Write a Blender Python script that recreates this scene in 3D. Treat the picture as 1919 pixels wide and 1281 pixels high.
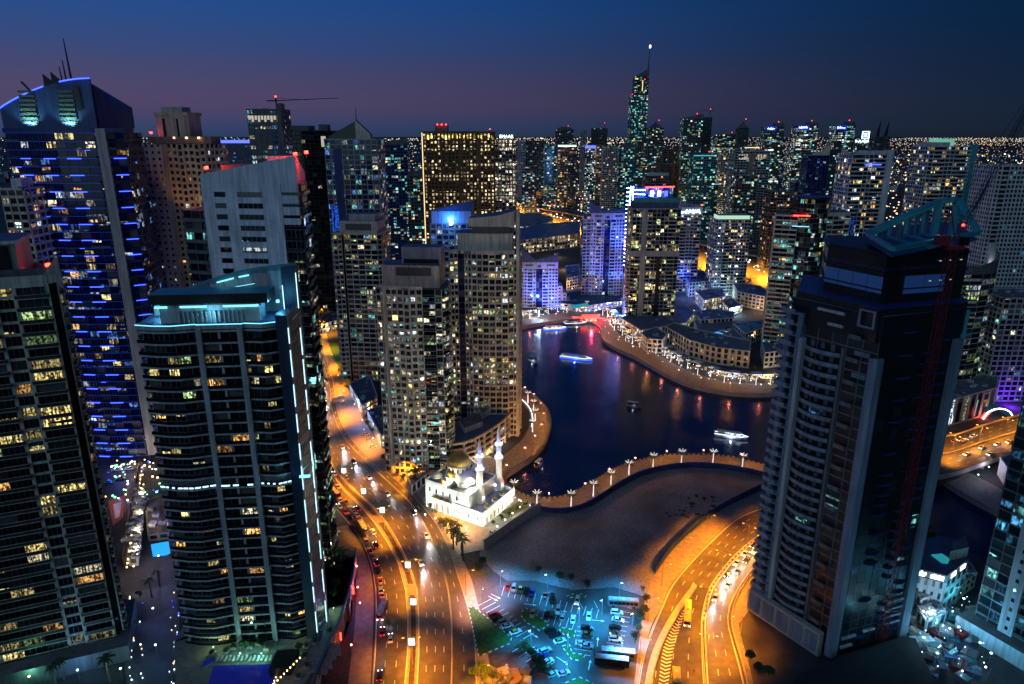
import bpy, math, random
from mathutils import Vector, Matrix
from mathutils.geometry import tessellate_polygon
R=random.Random(7)
sc=bpy.context.scene; C=sc.collection
for o in list(bpy.data.objects): bpy.data.objects.remove(o)
# ---------------- camera, world, light, exposure
CH=170.; F=1307.; PT=math.radians(16.7)
cam=bpy.data.cameras.new('camera'); co=bpy.data.objects.new('camera',cam); C.objects.link(co); sc.camera=co
cam.sensor_width=36; cam.lens=36*F/1919.; cam.clip_start=1; cam.clip_end=60000
co.location=(0,0,CH); co.rotation_euler=(math.pi/2-PT,0,0)
w=bpy.data.worlds.new('World'); sc.world=w; w.use_nodes=True; nt=w.node_tree; nt.nodes.clear(); nl=nt.links.new
def nd(t,ty,**k):
    n=t.nodes.new(ty)
    for a,b in k.items(): setattr(n,a,b)
    return n
def ramp(t,stops):
    r=nd(t,'ShaderNodeValToRGB'); e=r.color_ramp.elements
    while len(e)>1: e.remove(e[-1])
    e[0].position=stops[0][0]; e[0].color=(*stops[0][1],1)
    for p,c in stops[1:]:
        x=e.new(p); x.color=(*c,1)
    return r
tc=nd(nt,'ShaderNodeTexCoord'); sp=nd(nt,'ShaderNodeSeparateXYZ'); nl(tc.outputs['Generated'],sp.inputs[0])
mr=nd(nt,'ShaderNodeMapRange'); mr.inputs[1].default_value=-.12; mr.inputs[2].default_value=1.0
nl(sp.outputs[2],mr.inputs[0])
# z of sine elevation -.12..1 ; horizon at .107, frame top about .25
def zz(z): return (z+.12)/1.12
rW=ramp(nt,[(0,(.006,.01,.025)),(zz(-.005),(.03,.05,.11)),(zz(.008),(.028,.055,.15)),(zz(.03),(.075,.056,.13)),(zz(.06),(.068,.058,.145)),(zz(.1),(.03,.06,.18)),(zz(.17),(.005,.075,.3)),(zz(.4),(.002,.05,.24)),(1,(.001,.02,.12))])
rC=ramp(nt,[(0,(.003,.005,.01)),(zz(-.005),(.009,.013,.022)),(zz(.01),(.009,.017,.034)),(zz(.06),(.004,.016,.04)),(zz(.12),(.001,.015,.05)),(zz(.2),(.0005,.014,.055)),(zz(.5),(.0005,.01,.05)),(1,(.0005,.009,.06))])
rW.color_ramp.interpolation='B_SPLINE'; rC.color_ramp.interpolation='B_SPLINE'; nl(mr.outputs[0],rW.inputs[0]); nl(mr.outputs[0],rC.inputs[0])
az=math.radians(-62); vd=nd(nt,'ShaderNodeVectorMath',operation='DOT_PRODUCT'); nl(tc.outputs['Generated'],vd.inputs[0]); vd.inputs[1].default_value=(math.sin(az),math.cos(az),0)
m2=nd(nt,'ShaderNodeMapRange',interpolation_type='SMOOTHSTEP'); m2.inputs[1].default_value=-.22; m2.inputs[2].default_value=.9; nl(vd.outputs['Value'],m2.inputs[0])
mx=nd(nt,'ShaderNodeMix',data_type='RGBA'); nl(m2.outputs[0],mx.inputs[0]); nl(rC.outputs[0],mx.inputs[6]); nl(rW.outputs[0],mx.inputs[7])
bg=nd(nt,'ShaderNodeBackground'); bg.inputs[1].default_value=1.0; nl(mx.outputs[2],bg.inputs[0])
# physical twilight sky, sun below the horizon in the same direction as the glow
sky=nd(nt,'ShaderNodeTexSky',sky_type='NISHITA'); sky.sun_disc=False; sky.sun_elevation=math.radians(-4); sky.sun_rotation=az
bg2=nd(nt,'ShaderNodeBackground'); bg2.inputs[1].default_value=.05; nl(sky.outputs[0],bg2.inputs[0])
ad=nd(nt,'ShaderNodeAddShader'); nl(bg.outputs[0],ad.inputs[0]); nl(bg2.outputs[0],ad.inputs[1])
wo=nd(nt,'ShaderNodeOutputWorld'); nl(ad.outputs[0],wo.inputs[0])
sd_=bpy.data.lights.new('facade_fill','SUN'); sd_.energy=.4; sd_.angle=math.radians(70); sd_.color=(.5,.82,1)  # added fill from behind the camera to brighten and neutralise the facades
so=bpy.data.objects.new('facade_fill',sd_); C.objects.link(so); so.rotation_euler=Vector((.45,1,-.62)).to_track_quat('-Z','Y').to_euler()
sc.view_settings.view_transform='Standard'; sc.view_settings.look='None'; sc.view_settings.exposure=0; sc.view_settings.gamma=1; sc.view_settings.use_curve_mapping=False
sc.render.engine='CYCLES'; cy=sc.cycles; cy.use_denoising=True; cy.max_bounces=4; cy.diffuse_bounces=2; cy.glossy_bounces=2; cy.transmission_bounces=2; cy.transparent_max_bounces=4
cy.caustics_reflective=False; cy.caustics_refractive=False; cy.sample_clamp_indirect=3; cy.use_light_tree=True
# ---------------- projection helpers: measured points of the place from survey angles
def G(px,py,z=0.):
    v=(py-640.5)/F; u=(px-959.5)/F
    t=(z-CH)/(-math.sin(PT)-v*math.cos(PT))
    return Vector((u*t,(math.cos(PT)-v*math.sin(PT))*t))
def ZH(Y,py): return CH-Y*math.tan(PT+math.atan((py-640.5)/F))
def XH(Y,z,px): return (px-959.5)/F*(Y*math.cos(PT)-(z-CH)*math.sin(PT))
def GL(pts,z=0.): return [G(a,b,z) for a,b in pts]
# ---------------- materials
MM={}
def bsdf(name,col,rough=.6,metal=0,emis=None,es=0,spec=.5):
    m=bpy.data.materials.new(name); m.use_nodes=True; b=m.node_tree.nodes['Principled BSDF']
    b.inputs['Base Color'].default_value=(*col,1); b.inputs['Roughness'].default_value=rough; b.inputs['Metallic'].default_value=metal
    b.inputs['Specular IOR Level'].default_value=spec
    if emis: b.inputs['Emission Color'].default_value=(*emis,1); b.inputs['Emission Strength'].default_value=es
    return m,b
def noisy(name,col,rough=.7,amt=.25,scale=.25,panel=None,metal=0,bump=0):
    """surface colour broken by large stains and fine grain, optional recessed panel joints"""
    m,b=bsdf(name,col,rough,metal); t=m.node_tree; L=t.links.new
    geo=nd(t,'ShaderNodeNewGeometry')
    n1=nd(t,'ShaderNodeTexNoise'); n1.inputs['Scale'].default_value=scale; n1.inputs['Detail'].default_value=6; L(geo.outputs['Position'],n1.inputs['Vector'])
    r=ramp(t,[(.3,tuple(c*(1-amt) for c in col)),(.7,tuple(min(1,c*(1+amt)) for c in col))]); L(n1.outputs[0],r.inputs[0])
    out=r.outputs[0]
    if panel:
        oi=nd(t,'ShaderNodeObjectInfo'); mpx=nd(t,'ShaderNodeMapRange'); mpx.inputs[3].default_value=.85; mpx.inputs[4].default_value=1.1; L(oi.outputs['Random'],mpx.inputs[0])
        hs=nd(t,'ShaderNodeHueSaturation'); L(mpx.outputs[0],hs.inputs['Value']); L(out,hs.inputs['Color']); out=hs.outputs[0]
    if scale<=.12:
        vm=nd(t,'ShaderNodeVectorMath',operation='MULTIPLY'); vm.inputs[1].default_value=(1,1,.07); L(geo.outputs['Position'],vm.inputs[0])
        ns=nd(t,'ShaderNodeTexNoise'); ns.inputs['Scale'].default_value=.9; ns.inputs['Detail'].default_value=5; L(vm.outputs[0],ns.inputs['Vector'])
        ms=nd(t,'ShaderNodeMapRange'); ms.inputs[1].default_value=.35; ms.inputs[2].default_value=.65; ms.inputs[3].default_value=.68; ms.inputs[4].default_value=1.15; L(ns.outputs[0],ms.inputs[0])
        hs=nd(t,'ShaderNodeHueSaturation'); L(ms.outputs[0],hs.inputs['Value']); L(out,hs.inputs['Color']); out=hs.outputs[0]
    L(out,b.inputs['Base Color'])
    if bump:
        bp=nd(t,'ShaderNodeBump'); bp.inputs['Strength'].default_value=bump; bp.inputs['Distance'].default_value=.1
        n2=nd(t,'ShaderNodeTexNoise'); n2.inputs['Scale'].default_value=scale*8; L(geo.outputs['Position'],n2.inputs['Vector']); L(n2.outputs[0],bp.inputs['Height']); L(bp.outputs[0],b.inputs['Normal'])
    return m
def glass(name,frac,pal,s=1.,base=(.006,.009,.013),sc_=.8,rough=.07,blinds=True):
    """window glass; a share of rooms behind it are lit, each with its own tint and furniture pattern"""
    m,b=bsdf(name,base,rough,0); t=m.node_tree; L=t.links.new
    geo=nd(t,'ShaderNodeNewGeometry'); oi=nd(t,'ShaderNodeObjectInfo')
    def mth(op,a,bb=None,cc=None):
        n=nd(t,'ShaderNodeMath',operation=op)
        for i,x in enumerate((a,bb,cc)):
            if x is None: continue
            if isinstance(x,(int,float)): n.inputs[i].default_value=x
            else: L(x,n.inputs[i])
        return n.outputs[0]
    r=mth('FRACT',mth('ADD',oi.outputs['Random'],geo.outputs['Random Per Island']))
    vz=nd(t,'ShaderNodeVectorMath',operation='MULTIPLY'); vz.inputs[1].default_value=(.015,.015,.23); L(geo.outputs['Position'],vz.inputs[0])
    nz=nd(t,'ShaderNodeTexNoise'); nz.inputs['Scale'].default_value=1; nz.inputs['Detail'].default_value=1; L(vz.outputs[0],nz.inputs['Vector'])
    mz=nd(t,'ShaderNodeMapRange'); mz.inputs[1].default_value=.35; mz.inputs[2].default_value=.65; mz.inputs[3].default_value=frac*(.35 if frac<.9 else 1); mz.inputs[4].default_value=frac*(1.65 if frac<.9 else 1); L(nz.outputs[0],mz.inputs[0])
    on=mth('LESS_THAN',r,mz.outputs[0])
    r2=mth('FRACT',mth('MULTIPLY',r,177.3)); r3=mth('FRACT',mth('MULTIPLY',r,911.7))
    cr=ramp(t,[(i/len(pal),c) for i,c in enumerate(pal)]); cr.color_ramp.interpolation='CONSTANT'; L(r2,cr.inputs[0])
    n1=nd(t,'ShaderNodeTexNoise'); n1.inputs['Scale'].default_value=sc_; n1.inputs['Detail'].default_value=3; L(geo.outputs['Position'],n1.inputs['Vector'])
    mp=nd(t,'ShaderNodeMapRange'); mp.inputs[1].default_value=.4; mp.inputs[2].default_value=.62; mp.inputs[3].default_value=.04; mp.inputs[4].default_value=1.9; L(n1.outputs[0],mp.inputs[0])
    vm=nd(t,'ShaderNodeVectorMath',operation='MULTIPLY'); vm.inputs[1].default_value=(1,1,.12); L(geo.outputs['Position'],vm.inputs[0])
    n3=nd(t,'ShaderNodeTexNoise'); n3.inputs['Scale'].default_value=sc_*1.1; n3.inputs['Detail'].default_value=1; L(vm.outputs[0],n3.inputs['Vector'])
    m3=nd(t,'ShaderNodeMapRange'); m3.inputs[1].default_value=.44; m3.inputs[2].default_value=.5; m3.inputs[3].default_value=.12; m3.inputs[4].default_value=1.3; L(n3.outputs[0],m3.inputs[0])
    st=mth('MULTIPLY',mth('MULTIPLY',mth('MULTIPLY',on,m3.outputs[0]),mp.outputs[0]),mth('MULTIPLY_ADD',mth('POWER',r3,2.2),s*1.6,s*.18))
    r4=mth('FRACT',mth('MULTIPLY',r,53.9)); cb=ramp(t,[(0,base),(.62,tuple(c*1.8+.008 for c in base)),(.74,(.05,.052,.055) if blinds else base),(.9,(.13,.125,.115) if blinds else base)]); cb.color_ramp.interpolation='CONSTANT'; L(r4,cb.inputs[0]); L(cb.outputs[0],b.inputs['Base Color'])
    L(cr.outputs[0],b.inputs['Emission Color']); L(st,b.inputs['Emission Strength'])
    m.cycles.emission_sampling='NONE'
    return m
WARM=(1,.5,.14); YEL=(1,.78,.28); CRM=(1,.86,.55); WHT=(.8,.95,1); TEAL=(.25,.85,.8); ORA=(1,.33,.05); BLU=(.15,.35,1); GRN=(.6,.9,.35)
defs={
 'beige':lambda n:noisy(n,(.6,.57,.49),.7,.18,.12),
 'cream':lambda n:noisy(n,(.64,.59,.48),.7,.15,.12),
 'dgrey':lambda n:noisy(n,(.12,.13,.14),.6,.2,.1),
 'grey':lambda n:noisy(n,(.42,.44,.46),.6,.15,.1),
 'white':lambda n:noisy(n,(.62,.63,.66),.6,.12,.1),
 'coolwhite':lambda n:noisy(n,(.58,.62,.7),.55,.12,.1),
 'salmon':lambda n:noisy(n,(.42,.26,.2),.7,.15,.1),
 'brown':lambda n:noisy(n,(.2,.13,.08),.7,.2,.1),
 'gold':lambda n:noisy(n,(.13,.085,.03),.6,.2,.1),
 'black':lambda n:noisy(n,(.015,.017,.02),.35,.3,.1),
 'bluegrey':lambda n:noisy(n,(.2,.25,.33),.6,.15,.1),
 'slab_glow':lambda n:bsdf(n,(.03,.06,.3),.4,emis=(.01,.05,.6),es=.35)[0],  # faint self-glow on slab edges, standing in for reflected blue light
 'deepblue':lambda n:noisy(n,(.012,.03,.07),.5,.2,.1),
 'glowblue':lambda n:bsdf(n,(.02,.04,.1),.3,emis=(.02,.08,.3),es=.25)[0],
 'matblack':lambda n:noisy(n,(.012,.014,.022),.9,.3,.3),
 'navy':lambda n:noisy(n,(.025,.05,.2),.35,.2,.1),
 'tealm':lambda n:noisy(n,(.05,.3,.36),.5,.2,.2),
 'roof':lambda n:noisy(n,(.13,.14,.16),.85,.35,.25),
 'roofblue':lambda n:noisy(n,(.06,.1,.2),.6,.25,.3),
 'metal':lambda n:noisy(n,(.25,.26,.28),.4,.15,.5,metal=.6),
 'louvre':lambda n:noisy(n,(.1,.1,.1),.6,.3,2),
 'asphalt':lambda n:noisy(n,(.06,.058,.056),.55,.35,.35,bump=.3),
 'asphalt2':lambda n:noisy(n,(.045,.046,.05),.6,.45,.15,bump=.3),
 'paving':lambda n:noisy(n,(.24,.21,.19),.75,.25,.5,bump=.2),
 'pavpink':lambda n:noisy(n,(.22,.19,.14),.7,.25,.5,bump=.2),
 'stone':lambda n:noisy(n,(.4,.37,.33),.75,.2,.6),
 'city':lambda n:noisy(n,(.05,.05,.05),.9,.6,.03),
 'kerb':lambda n:noisy(n,(.4,.38,.34),.8,.2,1),
 'paint':lambda n:noisy(n,(.72,.72,.7),.5,.2,2),
 'sand':lambda n:noisy(n,(.2,.2,.205),.95,.4,.05,bump=.5),
 'soil':lambda n:noisy(n,(.05,.042,.035),.95,.5,.4,bump=.6),
 'grass':lambda n:noisy(n,(.03,.1,.015),.95,.4,.8,bump=.6),
 'leaf':lambda n:noisy(n,(.035,.075,.02),.8,.5,1.2),
 'leafwarm':lambda n:noisy(n,(.09,.1,.02),.8,.5,1.2),  # lit copy of the leaf green, warm lamplight put into the colour
 'bark':lambda n:noisy(n,(.12,.09,.06),.9,.3,3),
 'glowbark':lambda n:bsdf(n,(.7,.68,.66),.7,emis=(1,.93,.95),es=.9)[0],  # bark glows by itself; the uplighting is put into the material
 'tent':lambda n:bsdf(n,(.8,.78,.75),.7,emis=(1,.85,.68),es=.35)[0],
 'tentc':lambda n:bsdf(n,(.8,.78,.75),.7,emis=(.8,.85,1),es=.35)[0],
 'marble':lambda n:noisy(n,(.78,.77,.73),.5,.06,.4),
 'domegold':lambda n:noisy(n,(.5,.35,.08),.35,.2,.5,metal=.5),
 'pool':lambda n:bsdf(n,(.02,.2,.25),.1,emis=(.05,.7,.8),es=.35)[0],
 'poolblue':lambda n:bsdf(n,(.01,.02,.2),.08,emis=(.01,.01,.25),es=.35)[0],
 'cyanpool':lambda n:bsdf(n,(.02,.1,.3),.15,emis=(.02,.35,1),es=1.2)[0],
 'courtred':lambda n:noisy(n,(.35,.09,.05),.8,.2,.5),
 'tyre':lambda n:bsdf(n,(.01,.01,.01),.8)[0],
 'chrome':lambda n:bsdf(n,(.4,.4,.4),.3,.9)[0],
 'carglass':lambda n:bsdf(n,(.008,.01,.012),.08)[0],
 'redsteel':lambda n:noisy(n,(.22,.02,.03),.5,.2,.5),
 'darksteel':lambda n:noisy(n,(.03,.03,.035),.5,.2,.5),
 'skin':lambda n:bsdf(n,(.3,.17,.11),.6)[0],
 'cloth_dark':lambda n:bsdf(n,(.03,.03,.05),.8)[0],
 'cloth_white':lambda n:bsdf(n,(.6,.6,.58),.8)[0],
}
for k,c in {'pw':(.7,.7,.68),'ps':(.35,.36,.37),'pb':(.015,.016,.018),'pr':(.35,.02,.02),'pblue':(.02,.05,.3),'pbr':(.12,.07,.04),'pcream':(.6,.52,.35),'pyel':(.75,.55,.12),'pgreen':(.05,.3,.15)}.items():
    defs[k]=(lambda c:lambda n:bsdf(n,c,.25)[0])(c)
def EM(c,s): return lambda n:bsdf(n,(.02,.02,.02),.5,emis=c,es=s)[0]
for k,(c,s) in {'e_blue':((.03,.07,1),5),'e_cyan':((.2,.75,1),1.8),'e_white':((.95,.95,1),6),'e_cool':((.6,.85,1),5),'e_warm':((1,.62,.25),6),'e_orange':((1,.4,.05),14),'e_red':((1,.02,.01),22),'e_gold':((1,.7,.2),3),'e_yel':((.9,.9,.2),1.6),'e_tail':((1,.02,.01),5),'e_head':((.95,.97,1),14),'e_purple':((.35,.1,1),5),'e_green':((.2,1,.6),4),'e_dimw':((1,.9,.75),.5),'e_star':((.85,.92,1),40),'e_farw':((1,.72,.38),2.6),'e_faro':((1,.42,.1),3),'e_farc':((.7,.88,1),2.4),'e_farr':((1,.05,.02),3),'e_farg':((.2,.9,.6),1.4)}.items():
    defs[k]=EM(c,s)
defs.update({
 'gA':lambda n:glass(n,.2,[YEL,WARM,GRN,YEL,CRM,YEL],.6,sc_=1.4),
 'gB':lambda n:glass(n,.15,[CRM,YEL,WARM,BLU,YEL,WHT],.6,(.004,.01,.07)),
 'gBd':lambda n:glass(n,.12,[BLU,BLU,WHT,BLU],.35,(.004,.008,.06)),
 'gC':lambda n:glass(n,.12,[CRM,WHT,WARM],.8),
 'gD':lambda n:glass(n,.1,[WHT,CRM,TEAL],.7),
 'gE':lambda n:glass(n,.16,[YEL,WARM,YEL,GRN,CRM],.75,sc_=1.4),
 'gF':lambda n:glass(n,.02,[CRM],.3),
 'gG':lambda n:glass(n,.35,[WHT,CRM,BLU,TEAL],.35,(.01,.03,.09)),
 'gH':lambda n:glass(n,.22,[YEL,CRM,TEAL,GRN],.5),
 'gI':lambda n:glass(n,.42,[CRM,YEL,CRM,WHT,TEAL,CRM],.6),
 'gJ':lambda n:glass(n,.4,[YEL,CRM,CRM,WHT,GRN],.65),
 'gL':lambda n:glass(n,.5,[(1,.75,.38),(1,.68,.3),(1,.8,.5)],1.1),
 'gLw':lambda n:glass(n,.78,[(1,.88,.6),(1,.9,.7)],1.0),
 'gN':lambda n:glass(n,.3,[TEAL,WHT,CRM,BLU],.45,(.005,.015,.07)),
 'gO':lambda n:glass(n,.36,[YEL,CRM,GRN,YEL,CRM],.8),
 'gS':lambda n:glass(n,.015,[TEAL,BLU],.25,(.003,.008,.013),rough=.4,blinds=False),
 'gT':lambda n:glass(n,.3,[CRM,WHT,GRN],.3,(.008,.014,.018)),
 'gU':lambda n:glass(n,.22,[(.1,.5,.9),TEAL,(.1,.4,.8)],.45,(.006,.02,.03)),
 'gX':lambda n:glass(n,.3,[TEAL,WHT,TEAL,YEL],.9,(.006,.02,.025)),
 'gY':lambda n:glass(n,.28,[CRM,YEL,WARM,WHT],.9),
 'gZ':lambda n:glass(n,.5,[WHT,TEAL,CRM,WHT],.9),
 'gshop':lambda n:glass(n,.85,[CRM,YEL,WHT,WARM,CRM],1.3),
})
NOSAMP={'e_farw','e_faro','e_farc','e_farr','e_farg','glowbark','tent','tentc','e_dimw','e_tail','e_star'}
def M(k):
    if k not in MM:
        MM[k]=defs[k](k)
        if k in NOSAMP: MM[k].cycles.emission_sampling='NONE'
    return MM[k]
# ---------------- mesh building
class MB:
    def __init__(s): s.v=[]; s.f=[]; s.mi=[]; s.ms=[]
    def m(s,k):
        if k not in s.ms: s.ms.append(k)
        return s.ms.index(k)
    def face(s,pts,k):
        b=len(s.v); s.v.extend((p[0],p[1],p[2]) for p in pts); s.f.append(tuple(range(b,b+len(pts)))); s.mi.append(s.m(k))
    def hexa(s,c,k):
        b=len(s.v); s.v.extend((p[0],p[1],p[2]) for p in c); i=s.m(k)
        for q in ((0,3,2,1),(4,5,6,7),(0,1,5,4),(1,2,6,5),(2,3,7,6),(3,0,4,7)): s.f.append(tuple(b+j for j in q)); s.mi.append(i)
    def obox(s,p,t,n,s0,s1,d0,d1,z0,z1,k):
        """box along edge direction t, outward n"""
        a=[(p[0]+t[0]*u+n[0]*d,p[1]+t[1]*u+n[1]*d) for u,d in ((s0,d1),(s1,d1),(s1,d0),(s0,d0))]
        s.hexa([(x,y,z0) for x,y in a]+[(x,y,z1) for x,y in a],k)
    def box(s,x0,x1,y0,y1,z0,z1,k): s.hexa([(x0,y0,z0),(x1,y0,z0),(x1,y1,z0),(x0,y1,z0),(x0,y0,z1),(x1,y0,z1),(x1,y1,z1),(x0,y1,z1)],k)
    def prism(s,poly,z0,z1,k,kt=None,tops=None):
        n=len(poly); b=len(s.v)
        s.v.extend((p[0],p[1],z0) for p in poly); s.v.extend((p[0],p[1],(tops[i] if tops else z1)) for i,p in enumerate(poly)); i=s.m(k); j=s.m(kt or k)
        for q in range(n): r=(q+1)%n; s.f.append((b+q,b+r,b+n+r,b+n+q)); s.mi.append(i)
        s.f.append(tuple(b+n+q for q in range(n))); s.mi.append(j)
        s.f.append(tuple(b+q for q in reversed(range(n)))); s.mi.append(i)
    def beam(s,a,b,r,k,r2=None,n=4):
        a=Vector(a); b=Vector(b); d=(b-a).normalized(); u=d.cross(Vector((0,0,1)))
        if u.length<.01: u=Vector((1,0,0))
        u.normalize(); v=d.cross(u); r2=r if r2 is None else r2; o=len(s.v); i=s.m(k)
        for c,q in ((a,r),(b,r2)):
            for j in range(n):
                g=2*math.pi*(j+.5)/n; w=c+u*math.cos(g)*q+v*math.sin(g)*q; s.v.append(tuple(w))
        for j in range(n): l=(j+1)%n; s.f.append((o+j,o+l,o+n+l,o+n+j)); s.mi.append(i)
        s.f.append(tuple(o+j for j in reversed(range(n)))); s.f.append(tuple(o+n+j for j in range(n))); s.mi+= [i,i]
    def lathe(s,cx,cy,prof,k,n=16,ph=0):
        o=len(s.v); i=s.m(k)
        for r,z in prof:
            for j in range(n): g=2*math.pi*j/n+ph; s.v.append((cx+r*math.cos(g),cy+r*math.sin(g),z))
        for a in range(len(prof)-1):
            for j in range(n): l=(j+1)%n; s.f.append((o+a*n+j,o+a*n+l,o+a*n+n+l,o+a*n+n+j)); s.mi.append(i)
        e=o+(len(prof)-1)*n; s.f.append(tuple(range(e,e+n))); s.mi.append(i)
    def mesh(s,name,off=(0,0,0),smooth=False):
        me=bpy.data.meshes.new(name)
        ox,oy,oz=off
        me.from_pydata([(x-ox,y-oy,z-oz) for x,y,z in s.v],[],s.f)
        for k in s.ms: me.materials.append(M(k))
        me.polygons.foreach_set('material_index',s.mi)
        if smooth: me.polygons.foreach_set('use_smooth',[True]*len(s.f))
        me.update(); return me
def link(name,me,parent=None,kind=None,loc=None,rz=0):
    o=bpy.data.objects.new(name,me); C.objects.link(o)
    if parent: o.parent=parent
    if loc is not None: o.location=loc
    if rz: o.rotation_euler=(0,0,rz)
    if kind: o['kind']=kind
    return o
LAB={}
def tag(o,label,cat,group=None):
    o['label']=label; o['category']=cat
    if group: o['group']=group
    LAB.setdefault(label,[]).append(o.name); return o
def thing(name,label,cat,loc,group=None,rz=0):
    o=bpy.data.objects.new(name,None); C.objects.link(o); o.location=loc; o.rotation_euler=(0,0,rz); return tag(o,label,cat,group)
def part(name,mb,parent,kind=None,smooth=False,label=None):
    off=parent.location if parent else (0,0,0)
    if parent and parent.parent: off=off+parent.parent.location
    o=link(name,mb.mesh(name,off,smooth),parent,kind)
    if label: o['label']=label
    return o
def struct(name,mb): return link(name,mb.mesh(name),None,'structure')
def copy_tree(o,parent=None):
    c=o.copy(); C.objects.link(c); c.parent=parent
    for ch in o.children: copy_tree(ch,c)
    return c
ORD=['first','second','third','fourth','fifth','sixth','seventh','eighth','ninth','tenth','eleventh','twelfth','thirteenth','fourteenth','fifteenth','sixteenth','seventeenth','eighteenth','nineteenth','twentieth']
def ordn(i):
    if i<20: return ORD[i]
    t=['','','twenty','thirty','forty','fifty','sixty','seventy'][(i+1)//10]; u=(i+1)%10
    return t+('-'+ORD[u-1] if u else 'th' ).replace('yth','ieth')
def light(parent,kind,e,col,loc,size=.3,spot=None,tgt=None,name='lamp_light',blend=.6):
    d=bpy.data.lights.new(name,kind); d.energy=e; d.color=col
    if kind in('POINT','SPOT'): d.shadow_soft_size=size
    if kind=='SPOT': d.spot_size=spot or 2.4; d.spot_blend=blend
    if kind=='AREA': d.size=size
    o=bpy.data.objects.new(name,d); C.objects.link(o); o.parent=parent; o.location=loc
    if tgt is not None: o.rotation_euler=Vector(tgt).to_track_quat('-Z','Y').to_euler()
    return o
def en(p,q):
    t=Vector((q[0]-p[0],q[1]-p[1])); L=t.length; t/=L; return t,Vector((t.y,-t.x)),L
PC={}
def pane_mesh(w,h,k,mull):
    key=(round(w,2),round(h,2),k,mull)
    if key not in PC:
        b=MB(); b.face([(0,-.05,0),(w,-.05,0),(w,-.05,h),(0,-.05,h)],k)
        for i in range(mull+2):
            x=w*i/(mull+1); b.box(x-.05 if i else 0,x+.05 if i<=mull else w,-.12,-.055,0,h,'metal')
        b.box(0,w,-.13,-.056,0,.1,'metal')
        PC[key]=b.mesh('window_pane')
    return PC[key]
BC={}
def balc_mesh(w,d,k,rail,h=1.05):
    key=(round(w,2),d,k,rail)
    if key not in BC:
        b=MB(); b.box(0,w,-d,0,-.2,.05,k)
        b.box(0,w,-d-.06,-d+.06,.052,h,rail); b.box(0,.1,-d+.062,0,.052,h,rail); b.box(w-.1,w,-d+.062,0,.052,h,rail)
        if rail!=k: b.box(-.02,w+.02,-d-.09,-d+.09,h+.002,h+.08,k)
        BC[key]=b.mesh('balcony')
    return BC[key]
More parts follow.
